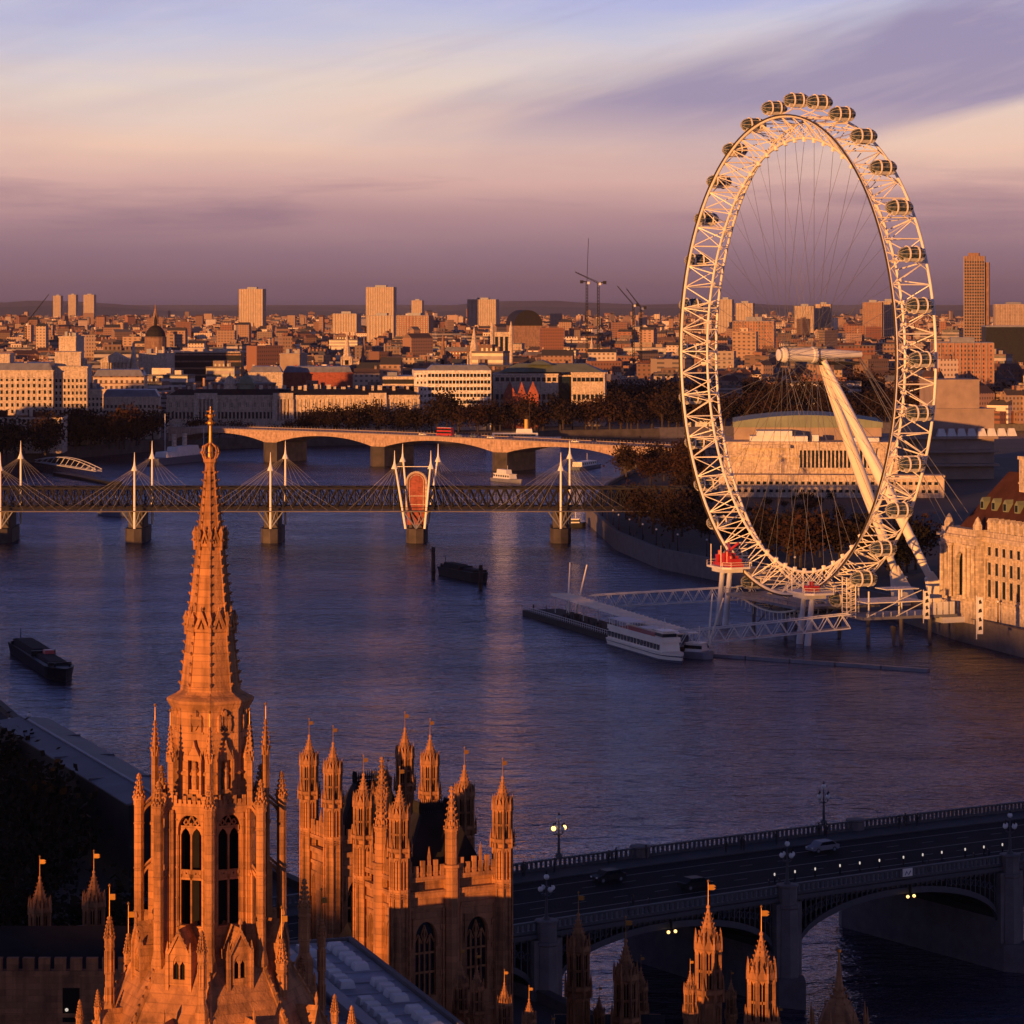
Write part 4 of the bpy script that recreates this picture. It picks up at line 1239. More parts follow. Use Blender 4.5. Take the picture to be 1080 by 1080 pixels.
# floating pier
p0 = Vector(PP(551, 645, 1)); p1 = Vector(PP(700, 690, 1))
d = p1 - p0; L = d.length
pier = thing('floating_pier', 'long dark floating pier with a pale canopy beside the moored cruise boat', 'pier', (p0.x, p0.y, 0), math.atan2(d.y, d.x))
m = MB().box(0, L, 0, 11, -.5, 1.4)
obj('pontoon', m, M['hull'], pier)
m = MB().box(.3, L - .3, .3, 10.7, 1.404, 1.5); obj('deck', m, M['timber'], pier)
m = MB()
for k in range(int(L / 1.6)): m.box(k * 1.6, k * 1.6 + .1, .1, .2, 1.5, 2.6)
m.box(0, L, .08, .2, 2.6, 2.7); m.box(0, L, .1, .18, 2.0, 2.08)
obj('railing', m, M['offwhite'], pier)
m = MB().add([(8, 5.0, 6.0), (L - 4, 5.0, 5.0), (L - 4, 10.6, 5.0), (8, 10.6, 6.0), (8, 5.0, 6.3), (L - 4, 5.0, 5.3), (L - 4, 10.6, 5.3), (8, 10.6, 6.3)], [(3, 2, 1, 0), (4, 5, 6, 7), (0, 1, 5, 4), (1, 2, 6, 5), (2, 3, 7, 6), (3, 0, 4, 7)])
for k in range(30): m.box(8.5 + (L - 13) * k / 30, 8.7 + (L - 13) * k / 30, 5.0, 10.6, 6.3 - k / 30 + .0, 6.5 - k / 30)
obj('canopy', m, M['white'], pier)
m = MB()
for k in range(9): 
    x = 10 + (L - 16) * k / 8
    for y in (5.8, 10): m.tube((x, y, 1.5), (x, y, 5.2), .1, n=5)
obj('canopy_post', m, M['offwhite'], pier)
m = MB().box(L - 34, L - 8, 6, 9.6, 1.504, 4.3)
obj('waiting_room', m, M['bluegrey'], pier)
for x, y, dx in ((12, 8.5, -6.5), (13, 10.5, 5.5), (L - 2, 12.0, -3.5), (L + 1, 10.5, 10)):
    obj('raking_mast', MB().tube((x, y, 1.4), (x + dx * .55, y + 2, 14.5), .30, .16, 6), M['white'], pier)
# floating boom barrier
a = Vector(PP(742, 690, .4)); b = Vector(PP(980, 707, .4))
bm = thing('floating_boom', 'long thin grey floating boom on the water below the wheel', 'boom', (a.x, a.y, 0), math.atan2((b - a).y, (b - a).x))
for k in range(5):
    L5 = (b - a).length / 5
    obj('boom_section', MB().box(k * L5 + .2, (k + 1) * L5 - .2, -.9, .9, -.3, .75), M['lead'], bm)

# ================================================================== BRIDGES
# --- near road bridge
Zd = 12.0
WB0 = Vector((-2.5, 336.2)); WBd = Vector((.84, .5426)).normalized(); WBW = 30.0
wb = thing('arched_road_bridge', 'grey green iron road bridge with stone piers crossing the lower right corner', 'bridge', (WB0.x, WB0.y, 0), math.atan2(WBd.y, WBd.x))
T0, T1 = -42.0, 170.0
PI_ = [-31, 7.5, 42, 77.5, 113, 148]
ZT = lambda x: Zd + .9 - .00012 * (x - 70) ** 2 + .25
def strip(x0, x1, y0, y1, dz, th, n=24):
    m = MB(); vs, fs = [], []
    for k in range(n + 1):
        x = x0 + (x1 - x0) * k / n; z = ZT(x) + dz
        vs += [(x, y0, z), (x, y1, z), (x, y1, z - th), (x, y0, z - th)]
    for k in range(n):
        for i in range(4):
            j = (i + 1) % 4
            fs.append((k * 4 + i, (k + 1) * 4 + i, (k + 1) * 4 + j, k * 4 + j))
    fs += [(0, 1, 2, 3), tuple(n * 4 + i for i in (3, 2, 1, 0))]
    return m.add(vs, fs)
obj('roadway', strip(T0, T1, 5.0, 25.0, -.25, .9), M['asphalt'], wb)
for y0, y1 in ((.4, 4.99), (25.01, 29.6)): obj('footway', strip(T0, T1, y0, y1, -.10, 1.05), M['paving'], wb)
for yc in (8.3, 11.6, 15.0, 18.4, 21.7):
    m = MB(); x = T0 + 1
    if yc in (8.3, 21.7, 15.0):
        obj('lane_line', strip(T0 + 1, T1 - 1, yc - .09, yc + .09, -.244, .004), M['line'], wb)
    else:
        while x < T1 - 3:
            z = ZT(x) - .244
            m.add([(x, yc - .07, z), (x + 2, yc - .07, ZT(x + 2) - .244), (x + 2, yc + .07, ZT(x + 2) - .244), (x, yc + .07, z)], [(0, 1, 2, 3)])
            x += 6
        obj('lane_dashes', m, M['line'], wb)
# parapets pierced by trefoils
for y in (0, 29.6):
    m = MB(); x = T0
    while x < T1:
        z = ZT(x)
        m.box(x, x + .30, y + .08, y + .32, z + .1, z + 1.05)
        x += .72
    o1 = strip(T0, T1, y, y + .4, .24, .34); o1.add([v for v in m.v], [f for f in m.f])
    o2 = strip(T0, T1, y - .05, y + .45, 1.22, .2); o1.add(o2.v, o2.f)
    o3 = strip(T0, T1, y - .15, y + .1, -.2, .5); o1.add(o3.v, o3.f)
    obj('parapet', o1, M['greenpaint'], wb)
# arches
for k in range(len(PI_) - 1):
    a, b = PI_[k] + 1.9, PI_[k + 1] - 1.9
    n = 20
    def arc(x): return 6.2 + (ZT((a + b) / 2) - 1.9 - 6.2) * math.sqrt(max(0, 1 - ((x - (a + b) / 2) / ((b - a) / 2)) ** 2))
    for yi, (y0, y1) in enumerate(((0.0, .5), (29.5, 30.0))):
        # arch rib
        m = MB(); vs, fs = [], []
        for i in range(n + 1):
            x = a + (b - a) * i / n; x = (a + b) / 2 + (b - a) / 2 * math.sin((i / n - .5) * PI)
            z = arc(x)
            vs += [(x, y0, z), (x, y1, z), (x, y1, z + .75), (x, y0, z + .75)]
        for i in range(n):
            for q in range(4):
                j = (q + 1) % 4
                fs.append((i * 4 + q, (i + 1) * 4 + q, (i + 1) * 4 + j, i * 4 + j))
        m.add(vs, fs)
        rib = obj('arch_rib', m, M['greenpaint'], wb)
        # spandrel tracery
        m = MB()
        for i in range(40):
            x = a + (b - a) * (i + .5) / 40; z0 = arc(x) + .75; z1 = ZT(x) - .7
            if z1 - z0 > .3:
                m.box(x - .07, x + .07, y0 + .12, y1 - .12, z0, z1); m.box(x - (b - a) / 80 - .02, x + (b - a) / 80 + .02, y0 + .1, y1 - .1, z1 - .12, z1 + .05)
                if z1 - z0 > 1.2:
                    rr = .42
                    pts = [(x + rr * math.cos(q * PI / 4), (y0 + y1) / 2, (z0 + z1) / 2 + rr * math.sin(q * PI / 4)) for q in range(9)]
                    m.path(pts, .09, 4)
        obj('spandrel', m, M['greenpaint'], rib)
    # vault underneath, near-black to paint in the shade below the arch
    m = MB(); vs, fs = [], []
    for i in range(n + 1):
        x = (a + b) / 2 + (b - a) / 2 * math.sin((i / n - .5) * PI); z = arc(x) + .3
        vs += [(x, .5, z), (x, 29.5, z)]
    fs = [(2 * i, 2 * i + 1, 2 * i + 3, 2 * i + 2) for i in range(n)]
    m.add(vs, fs); obj('vault', m, M['hull'], wb)
for xp in PI_:
    m = MB()
    m.prism([(xp - 1.8, -1.0), (xp, -3.8), (xp + 1.8, -1.0), (xp + 1.8, 31), (xp, 33.8), (xp - 1.8, 31)], -2, 3.4)
    m.prism([(xp - 1.9, -.6), (xp + 1.9, -.6), (xp + 1.9, 30.6), (xp - 1.9, 30.6)], 3.404, ZT(xp) - .9)
    for y in (-.2, 30.2):
        m.lathe([(3.4, 1.5), (ZT(xp) - 1.6, 1.3), (ZT(xp) - 1.4, 1.5), (ZT(xp) - 1.1, 1.5), (ZT(xp) - 1.0, 1.2), (ZT(xp) + 1.0, 1.2), (ZT(xp) + 1.1, 1.4), (ZT(xp) + 1.3, 1.4), (ZT(xp) + 1.35, 1.0)], 8, OCT, xp, y)
    obj('pier', m, M['granite'], wb)
wb['label'] = 'grey green iron road bridge with stone piers crossing the lower right corner'
def wbp(x, y, dz=0.0):
    v = Matrix.Rotation(math.atan2(WBd.y, WBd.x), 4, 'Z') @ Vector((x, y, 0))
    return (WB0.x + v.x, WB0.y + v.y, ZT(x) + dz)
WBR = math.atan2(WBd.y, WBd.x)
# lamp standards with a cluster of globes
def lamp_std(lit, label):
    root = thing('street_lamp', label, 'lamp', (0, 0, 0), WBR, 'globe lamps along the iron bridge')
    m = MB().lathe([(0, .5), (.3, .42), (.5, .2), (2.6, .14), (2.8, .22), (3.0, .1), (4.6, .07)], 8)
    for s in (-1, 1): m.path([(0, 0, 2.9), (s * .35, 0, 2.75), (s * .75, 0, 2.95), (s * .8, 0, 3.3)], .05, 4)
    for s in (-1, 1): m.path([(0, 0, 2.9), (0, s * .35, 2.75), (0, s * .75, 2.95), (0, s * .8, 3.3)], .05, 4)
    obj('post', m, M['greenpaint'], root)
    for k, (x, y, z) in enumerate(((-.8, 0, 3.6), (.8, 0, 3.6), (0, -.8, 3.6), (0, .8, 3.6), (0, 0, 4.9))):
        on = lit == 2 or (lit == 1 and k in (0, 1))
        g = obj('globe', MB().ball(x, y, z, .32, 8, 6), M['lampwarm'] if on else M['offwhite'], root, smooth=True)
        obj('finial', MB().lathe([(z + .3, .1), (z + .42, .14), (z + .7, .02)], 6, 0, x, y), M['iron'], g)
    return root
for x, y, lit, lab in ((42, -.2, 0, 'globe lamp on the stone pier of the near parapet, unlit'), (77.5, -.2, 0, 'globe lamp on the near parapet at the right edge'), (7.5, -.2, 0, 'dim globe lamp on the near parapet behind the shaded turret'),
                   (29.5, 30.2, 1, 'lamp with two glowing orange globes on the far parapet'), (72, 30.2, 0, 'unlit dark globe lamp on the far parapet near the right edge')):
    l = lamp_std(lit, lab); l.location = wbp(x, y, 1.25)
# low lit bollards along the near footway
b0 = None
for k in range(16):
    x = 46 + k * 3.4 - (k % 3) * .25
    if b0 is None:
        b0 = thing('light_bollard', 'small lit bollard along the near footway of the iron bridge', 'bollard', (0, 0, 0), WBR, 'lit bollards on the bridge footway')
        obj('post', MB().lathe([(0, .12), (.9, .1)], 6), M['iron'], b0)
        obj('bulb', MB().lathe([(.9, .06), (1.0, .09), (1.2, .09), (1.25, .03)], 8), M['lampwhite'], b0)
        q = b0
    else: q = copy_tree(b0)
    q.location = wbp(x, 7.4 - 0.02 * k, -.24); q.rotation_euler = (0, 0, WBR)
# pale sign and hanging navigation lights on the near parapet
sg = thing('notice_board', 'small white notice board fixed on the near parapet of the iron bridge', 'sign', wbp(60.5, -.4, .3), WBR)
obj('board', MB().box(-.75, .75, -.1, 0, 0, .95), M['white'], sg)
m = MB().vprism([(-.5, .2), (-.2, .7), (.1, .25), (.4, .7), (.55, .6), (.15, .12), (-.18, .5), (-.4, .12)], -.12, -.104)
obj('zigzag_mark', m, M['bluegrey'], sg)
for x, lab in ((61.0, 'pair of hanging navigation lamps under the notice board'), (24.8, 'pair of hanging navigation lamps at the middle arch left of the sunlit turrets')):
    nv = thing('navigation_lamp', lab, 'lamp', wbp(x, -.5, -2.2), WBR, 'navigation lamps of the iron bridge')
    obj('bracket', MB().box(-.8, .8, -.05, .05, .2, .3).box(-.05, .05, -.05, .4, .2, 1.4), M['iron'], nv)
    for s in (-.5, .5): obj('lamp_glass', MB().ball(s, 0, 0, .2, 8, 6), M['lampwarm'], nv)

# --- railway bridge with white pylons
HY, HB, HT = 1055.0, 11.0, 19.2
hb = thing('railway_bridge', 'dark lattice railway bridge with white masts and stay cables spanning the river', 'bridge', (0, HY, 0))
X0, X1 = -235.0, 62.0
HP = [XP(px, HY) for px in (-140, 6, 146, 288, 440, 591)]
for y in (-5.5, 5.5):
    m = MB()
    m.box(X0, X1, y - .5, y + .5, HB + .2, HB + 1.0); m.box(X0, X1, y - .5, y + .5, HT - .9, HT - .2)
    n = int((X1 - X0) / 3.1)
    for k in range(n):
        a, b = X0 + 3.1 * k, X0 + 3.1 * (k + 1)
        m.tube((a, y, HB + .6), (b, y, HT - .6), .22, n=4); m.tube((a, y, HT - .6), (b, y, HB + .6), .22, n=4); m.box(a - .17, a + .17, y - .3, y + .3, HB + 1, HT - .9)
    obj('lattice_truss', m, M['iron2'] if 'iron2' in M else M['iron'], hb)
obj('track_deck', MB().box(X0, X1, -4.9, 4.9, HB + .3, HB + 1.3), M['timber'], hb)
m = MB()
for k in range(60): m.box(X0 + 5 * k, X0 + 5 * k + .3, -5.0, 5.0, HT - .6, HT - .35)
obj('cross_beam', m, M['iron'], hb)
for y in (-10.5, 10.5):
    fw = obj('footway', MB().box(X0, X1, y - 2, y + 2, HB - .1, HB + .25), M['granite'], hb)
    m = MB(); yy = y - 2 if y < 0 else y + 2
    for k in range(int((X1 - X0) / 1.5)): m.box(X0 + 1.5 * k, X0 + 1.5 * k + .06, yy - .05, yy + .05, HB + .35, HB + 1.5)
    m.box(X0, X1, yy - .06, yy + .06, HB + 1.45, HB + 1.55)
    obj('handrail', m, M['iron'], fw)
for i, x in enumerate(HP):
    m = MB()
    m.prism([(x - 3.6, -8), (x - 2.5, -11.5), (x, -12.6), (x + 2.5, -11.5), (x + 3.6, -8), (x + 3.6, 8), (x + 2.5, 11.5), (x, 12.6), (x - 2.5, 11.5), (x - 3.6, 8)], -2, 5.0)
    m.box(x - 2.7, x + 2.7, -6.4, 6.4, 5.004, HB + .2)
    obj('river_pier', m, M['darkwall'], hb)
    double = (i == 4)
    for y, hh, dx in ((-11.0, 28.6, 0.0), (11.0, 31.6, 3.5)):
        if double:
            specs = [(-6.0, -7.0, 0), (6.0, 4.6, 0)]
            hh = 30.5 if y > 0 else 29.2
            off = .8 if y > 0 else -1.2
        else: specs = [(dx * .2, dx, 0)]; off = 0
        for bx, tx, _ in specs:
            base_z = 5.0
            if double: bx2, tx2 = x + bx * .55 + off * .3, x + bx * 1.05 + off
            else: bx2, tx2 = x + dx, x + dx
            ms = obj('mast', MB().tube((bx2, y, base_z), (tx2, y, hh - 1), .45, .32, 8).lathe([(hh - 3.4, 1.2), (hh - 1.6, .42), (hh, .22), (hh + 3.0, .08)], 8, 0, tx2, y), M['white'], hb, smooth=False)
            for s in (-1, 1):
                if double and s * bx < 0: continue
                for k in range(1, 6):
                    ex = x + s * (4.0 + 4.0 * k)
                    obj('stay_cable', MB().tube((tx2, y, hh - 2.6), (ex, y, HB + .2), .045, n=4), M['cablew'] if 'cablew' in M else M['offwhite'], ms)
    m = MB()
    for s in (-1, 1): m.tube((x, -11, 5.0), (x + s * 4.2, -11, HB - .2), .28, n=5); m.tube((x, -11, 5.5), (x + s * 1.8, -11, HB - .2), .2, n=5)
    obj('deck_strut', m, M['lead'], hb)
# red arched pier top at the double mast
x = HP[4]
m = MB()
pts = [(-3.4, HB - 5)] + [(3.4 * math.cos(PI - k * PI / 12), 21.0 + 3.4 * math.sin(PI - k * PI / 12)) for k in range(13)] + [(3.4, HB - 5)]
m.at(x, 0, 0).vprism(pts, -6.6, -5.9)
o = obj('brick_pier_top', m, M['redbrick'], hb)
m = MB().at(x, 0, 0)
inn = [(2.5 * math.cos(PI - k * PI / 12), 21.0 + 2.5 * math.sin(PI - k * PI / 12)) for k in range(13)]
m.path([(px_, -6.75, pz) for px_, pz in [(-3.4, HB)] + pts[1:-1] + [(3.4, HB)]], .45, 6)
m.path([(px_, -6.75, pz) for px_, pz in [(-2.3, HB)] + inn + [(2.3, HB)]], .14, 5)
for zz in (HB + 2, HB + 5): m.box(-3.2, 3.2, -6.85, -6.6, zz, zz + .25)
obj('stone_arch_trim', m, M['palestone'], o)
if True:
    obj('tie_beam', MB().tube((x - 7.2, -11, 26.6), (x + 5.6, -11, 26.6), .14, n=5), M['white'], hb)

# --- pale arched bridge beyond
A_ = Vector((XP(178, 1612), 1612)); B_ = Vector((XP(705, 1432), 1432))
dd = (B_ - A_); LW = dd.length
ww_ = thing('arched_concrete_bridge', 'pale stone faced bridge of shallow arches beyond the railway bridge', 'bridge', (A_.x, A_.y, 0), math.atan2(dd.y, dd.x))
def along(px):
    lo_, hi_ = 0.0, LW
    for _ in range(50):
        mid = (lo_ + hi_) / 2; q = A_ + dd * (mid / LW)
        if q.x / q.y < (px - 540) / F: lo_ = mid
        else: hi_ = mid
    return lo_
PW = [along(px) for px in (285, 398, 527, 663)]
sp = [PW[0] - (PW[1] - PW[0])] + PW + [LW + 30]
ZW = lambda x: 16.4 - 2.6 * x / LW + 1.0 * math.sin(PI * min(1, max(0, x / LW)))
m = MB(); vs, fs = [], []
N = 160
for i in range(N + 1):
    x = sp[0] + (LW + 40 - sp[0]) * i / N
    zz = ZW(x)
    dep = 6.4
    for a, b in zip(sp, sp[1:]):
        if a <= x <= b:
            u = (x - a) / (b - a) * 2 - 1
            dep = 2.0 + 5.4 * abs(u) ** 2.2
    vs += [(x, 0, zz), (x, 25, zz), (x, 25, zz - dep), (x, 0, zz - dep)]
for i in range(N):
    for q in range(4):
        j = (q + 1) % 4
        fs.append((i * 4 + q, (i + 1) * 4 + q, (i + 1) * 4 + j, i * 4 + j))
m.add(vs, fs); obj('deck_arches', m, M['bridgestone'] if 'bridgestone' in M else M['palestone'], ww_)
m = MB()
for y in (-.15, 24.9):
    vs, fs = [], []
    for i in range(41):
        x = sp[0] + (LW + 40 - sp[0]) * i / 40; vs += [(x, y, ZW(x) - .3), (x, y + .25, ZW(x) - .3), (x, y + .25, ZW(x) + .35), (x, y, ZW(x) + .35)]
    for i in range(40):
        for q in range(4):
            j = (q + 1) % 4; fs.append((i * 4 + q, (i + 1) * 4 + q, (i + 1) * 4 + j, i * 4 + j))
    m.add(vs, fs)
    for k in range(int(LW / 2)):
        x = k * 2.0; m.box(x, x + .12, y, y + .2, ZW(x) + .35, ZW(x) + 1.3)
    x = 0
obj('railing', m, M['concrete'], ww_)
obj('roadway', MB().box(sp[0], 0, 3, 22, 16.3, 16.5).add([(0, 3, ZW(0) + .05), (LW + 40, 3, ZW(LW + 40) + .05), (LW + 40, 22, ZW(LW + 40) + .05), (0, 22, ZW(0) + .05)], [(0, 1, 2, 3)]), M['asphalt'], ww_)
for xp in PW[:4]:
    obj('bridge_pier', MB().prism([(xp - 4.5, 0), (xp, -4), (xp + 4.5, 0), (xp + 4.5, 25), (xp, 29), (xp - 4.5, 25)], -2, ZW(xp) - 6.2), M['darkwall'], ww_)
wwp = lambda x, y, dz=0: tuple(Matrix.Translation((A_.x, A_.y, 0)) @ Matrix.Rotation(math.atan2(dd.y, dd.x), 4, 'Z') @ Vector((x, y, ZW(x) + .06 + dz)))
WWR = math.atan2(dd.y, dd.x)
# ================================================================== LARGE BUILDINGS
def bld(name, label, px0, px1, Yd, ang=0.0, cat='building', z=GZ):
    # empty at the left front corner; local x runs along the front, y into depth
    x0 = XP(px0, Yd); a = R(ang)
    # length so that the far end lands on the ray of px1
    k = (px1 - 540) / F
    L = (k * Yd - x0) / (math.cos(a) - k * math.sin(a))
    root = thing(name, label, cat, (x0, Yd, z), a)
    return root, L
def windows(root, wall, L, z0, rows, dz, w, h, n, x0=None, x1=None, y=0.0, mat=None, frame=True, yface=-1, name='window'):
    # sunk panes with surrounds, one object per window, shared mesh
    x0 = 0 if x0 is None else x0; x1 = L if x1 is None else x1
    fm = MB().box(-w / 2 - .15, w / 2 + .15, -.14, .0, -.2, 0).box(-w / 2 - .15, -w / 2, -.12, 0, .003, h).box(w / 2, w / 2 + .15, -.12, 0, .003, h).box(-w / 2 - .15, w / 2 + .15, -.16, 0, h + .003, h + .25)
    pm = MB().box(-w / 2, w / 2, -.03, .02, .003, h)
    first = None; cnt_ = 0; rest = MB(); restp = MB()
    for r in range(rows):
        for k in range(n):
            x = x0 + (x1 - x0) * (k + .5) / n
            if cnt_ >= 96:
                rest.at(x, y, z0 + r * dz).add(fm.v, fm.f); restp.at(x, y, z0 + r * dz).add(pm.v, pm.f); continue
            cnt_ += 1
            if first is None:
                first = obj(name, fm, wall, root); p = obj('pane', pm, mat or M['glass'], first); q = first
            else: q = copy_tree(first, root)
            q.location = (x, y, z0 + r * dz)
    if rest.v:
        q = obj(name, rest, wall, root); q['kind'] = 'stuff'
        p = obj('pane', restp, mat or M['glass'], q); p['kind'] = 'stuff'
    return first

# --- concert hall (right, behind the wheel)
ch, L = bld('concert_hall', 'long pale concert hall with a curved green roof behind the wheel', 758, 996, 1213, -4)
top1, top2 = 13.5, 26.5
obj('terrace_wall', MB().box(0, L, 0, 10, 0, 8.4).box(-.3, L + .3, -.3, 10, 8.404, 9.1), M['palestone'], ch)
m = MB().box(2, L * .80, 10.2, 60, 0, 21.0).box(1.6, L * .805, 9.9, 60.3, 21.004, 21.9)
obj('wall', m, M['palestone'], ch)
windows(ch, M['palestone'], L, 2.0, 2, 3.2, 1.5, 1.2, 34, 2, L - 2, -.02)
gz = obj('glazed_front', MB().box(L * .36, L * .70, 9.6, 10.19, 11.5, 18.5), M['glass'], ch)
m = MB()
for k in range(20): m.box(L * .36 + L * .34 * k / 19 - .32, L * .36 + L * .34 * k / 19 + .32, 9.2, 9.58, 11.5, 18.6)
m.box(L * .355, L * .705, 9.0, 9.58, 18.604, 19.5); m.box(L * .355, L * .705, 9.0, 9.58, 10.8, 11.496)
obj('mullion', m, M['palestone'], gz)
obj('balcony', MB().box(4, L * .36, 8.6, 10.1, 15.6, 16.6).box(L * .1, L * .32, 7, 10.1, 19.5, 20.8), M['palestone'], ch)
m = MB().box(L * .14, L * .40, 14, 34, 21.904, 24.0).box(L * .17, L * .33, 13, 30, 24.004, 26.2)
obj('roof_pavilion', m, M['offwhite'], ch)
m = MB().box(L * .07, L * .74, 30, 75, 21.9, 27.0); obj('auditorium_wall', m, M['concrete'], ch)
prof = [(L * .065, 27.004)] + [(L * (.065 + .68 * k / 12), 27.5 + 4.6 * math.sin(PI * (.12 + .76 * k / 12))) for k in range(13)] + [(L * .745, 27.004)]
m = MB().vprism(prof, 29, 78)
for k in range(24): m.box(L * (.09 + .63 * k / 23), L * (.09 + .63 * k / 23) + .15, 28.9, 29.0, 27.1, 30)
obj('curved_roof', m, M['copper'], ch)
# chimney flue and lift room on the roof
obj('lift_room', MB().box(L * .42, L * .45, 16, 20, 21.904, 24.5).box(L * .60, L * .72, 14, 26, 21.904, 23.5), M['offwhite'], ch)

# --- concrete theatre (right)
nt_, L = bld('concrete_theatre', 'stacked grey brown concrete theatre blocks right of the wheel', 958, 1050, 1330, 8)
obj('flytower', MB().box(L * .34, L * .86, 6, 30, 0, 43.5).box(L * .33, L * .87, 5.8, 30.2, 43.504, 44.2), M['concrete'], nt_)
obj('lower_block', MB().box(L * .14, L, 2, 36, 0, 30.5).box(L * .12, L * 1.01, 1.7, 36, 30.504, 31.3), M['concrete'], nt_)
m = MB()
for z in (6, 12, 18): m.box(-L * .2, L * 1.02, -5 + z * .2, 34, z, z + 1.1)
obj('terrace', m, M['concrete'], nt_)
m = MB()
for k in range(8): m.hip(L * .32 + k * 4.6, L * .32 + k * 4.6 + 4.4, -1.5, 1.6, 19.2, 22.6, 1.0, .9)
obj('rooflight', m, M['offwhite'], nt_)
# --- river front government hall (far right, near)
C0 = Vector((114.6, 733.6)); u_ = Vector((-.366, .931))
hall = thing('riverside_hall', 'grand orange lit stone hall with steep red brown roof at the right edge', 'building', (C0.x, C0.y, GZ), math.atan2(-u_.y, -u_.x))
# local x runs towards the viewpoint along the river front, local +y is ... away from the river on one side
ny = 1 if (Matrix.Rotation(math.atan2(-u_.y, -u_.x), 3, 'Z') @ Vector((0, 1, 0))).x > 0 else -1
def hy(a, b): return (min(a * ny, b * ny), max(a * ny, b * ny))
EH = 21.5
LH = 62.0
m = MB(); m.box(0, LH, *hy(1.2, 22), 0, EH - .01); obj('wall', m, M['palestone'], hall)
def bay_wall(x0, x1, yf, mname):
    m = MB()
    for z, h, d in ((0, 5.6, .25), (5.8, .5, .5), (EH - 1.2, 1.2, .9), (EH + .004, 1.3, .3), (EH - 4.8, .4, .3)):
        m.box(x0, x1, *hy(yf - d, yf + .6), z, z + h)
    return m
m = bay_wall(0.3, LH, 1.2, 'c')
nbay = 18
for k in range(nbay + 1):
    x = .5 + (LH - .8) * k / nbay
    m.box(x - .32, x + .32, *hy(.72, 1.19), 6.3, EH - 4.8)
    m.box(x - .45, x + .45, *hy(.5, 1.19), 5.65, 5.79)
obj('pilaster', m, M['palestone'], hall)
for zr_, hh, w in ((1.0, 3.2, 1.5), (7.0, 4.2, 1.5), (12.4, 3.0, 1.4), (17.0, 2.2, 1.4)):
    f = None
    for k in range(nbay):
        x = .5 + (LH - .8) * (k + .5) / nbay
        if f is None:
            f = obj('window', MB().box(-w / 2 - .2, w / 2 + .2, *hy(.95, 1.19), -.3, -.003).box(-w / 2 - .2, -w / 2, *hy(1.0, 1.19), 0, hh).box(w / 2, w / 2 + .2, *hy(1.0, 1.19), 0, hh).box(-w / 2 - .25, w / 2 + .25, *hy(.9, 1.19), hh + .003, hh + .35), M['palestone'], hall)
            obj('pane', MB().box(-w / 2, w / 2, *hy(1.1, 1.25), 0, hh).box(-.06, .06, *hy(1.04, 1.09), 0, hh), M['glass'], f); q = f
        else: q = copy_tree(f, hall)
        q.location = (x, 0, zr_)
# corner pavilion with a tall niche
m = MB(); m.box(-17, 0, *hy(-1.2, 20), 0, 5.6)
m.box(-17, -13.2, *hy(-1.2, 20), 5.604, EH - 2.2); m.box(-4.0, 0, *hy(-1.2, 20), 5.604, EH - 2.2); m.box(-13.2, -4.0, *hy(1.5, 20), 5.604, EH - 2.2)
for z0, z1, d in ((EH - 2.196, EH - .6, .3), (EH - .596, EH, 1.0), (EH + .004, EH + 1.6, .1)): m.box(-17 - d, d, *hy(-1.2 - d, 20), z0, z1)
obj('corner_pavilion', m, M['palestone'], hall)
m = MB(); m.at(-8.6, 0, 5.6, 0)
m2 = MB(); m2.archpanel(9.2, EH - 7.85, 4.4, .9, 8.2, 11.6, 1.1, 10)
m.v = [(x - 8.6, (y - .9) * ny, z + 5.61) for x, y, z in m2.v]; m.f = m2.f
obj('niche_wall', m, M['palestone'], hall)
obj('niche_window', MB().box(-10.7, -6.5, *hy(.6, 1.0), 6.7, 17), M['glass'], hall)
m = MB()
for x in (-16.2, -14.2, -3.0, -1.0, -12.2, -5.0): m.lathe([(6.0, .62), (EH - 3.2, .5), (EH - 2.9, .75), (EH - 2.2, .75)], 10, 0, x, -1.7 * ny)
obj('column', m, M['palestone'], hall)
for x in (-15.5, -1.5):
    obj('corner_urn', MB().lathe([(EH + 1.6, 1.2), (EH + 2.6, 1.25), (EH + 3.4, .9), (EH + 4.2, .55), (EH + 4.8, .1)], 8, OCT, x, 0), M['palestone'], hall)
# steep roof, dormers, chimney stacks
a, b = hy(1.8, 21.4)
m = MB().hip(-14, LH, a, b, EH + 1.3, EH + 15.5, 9, 9.0)
rf = obj('roof', m, M['redroof'], hall)
m = MB()
for k in range(22):
    x = .8 + k * 2.7
    m.box(x, x + 1.7, *hy(1.3, 3.2), EH + 1.31, EH + 3.6); m.vprism([(x - .2, EH + 3.604), (x + 1.9, EH + 3.604), (x + .85, EH + 4.6)], *hy(1.1, 4.0))
obj('lower_dormers', m, M['palestone'], rf)
for k in range(12):
    x = -7 + k * 5.4
    o = obj('dormer', MB().vprism([(x - .9, EH + 6.2), (x + .9, EH + 6.2), (x + .9, EH + 8.2), (x, EH + 9.2), (x - .9, EH + 8.2)], *hy(4.4, 8.5)), M['copper'], rf)
    obj('pane', MB().box(x - .55, x + .55, *hy(4.3, 4.42), EH + 6.5, EH + 8.1), M['glass'], o)
for x in (4.5, 18.5, 33, 47):
    obj('chimney', MB().box(x, x + 4.4, *hy(8, 11.5), EH + 6, EH + 19).box(x - .3, x + 4.7, *hy(7.7, 11.8), EH + 19.004, EH + 19.8).box(x - .2, x + 4.6, *hy(7.8, 11.7), EH + 13, EH + 13.5), M['palestone'], rf)
# riverside walk in front of the hall
struct(obj('riverside_walk', MB().prism([(103.5, 789), (112, 745), (125, 700), (151, 560), (190, 560), (128, 745), (116, 789)], GZ + .004, GZ + .5), M['paving']))

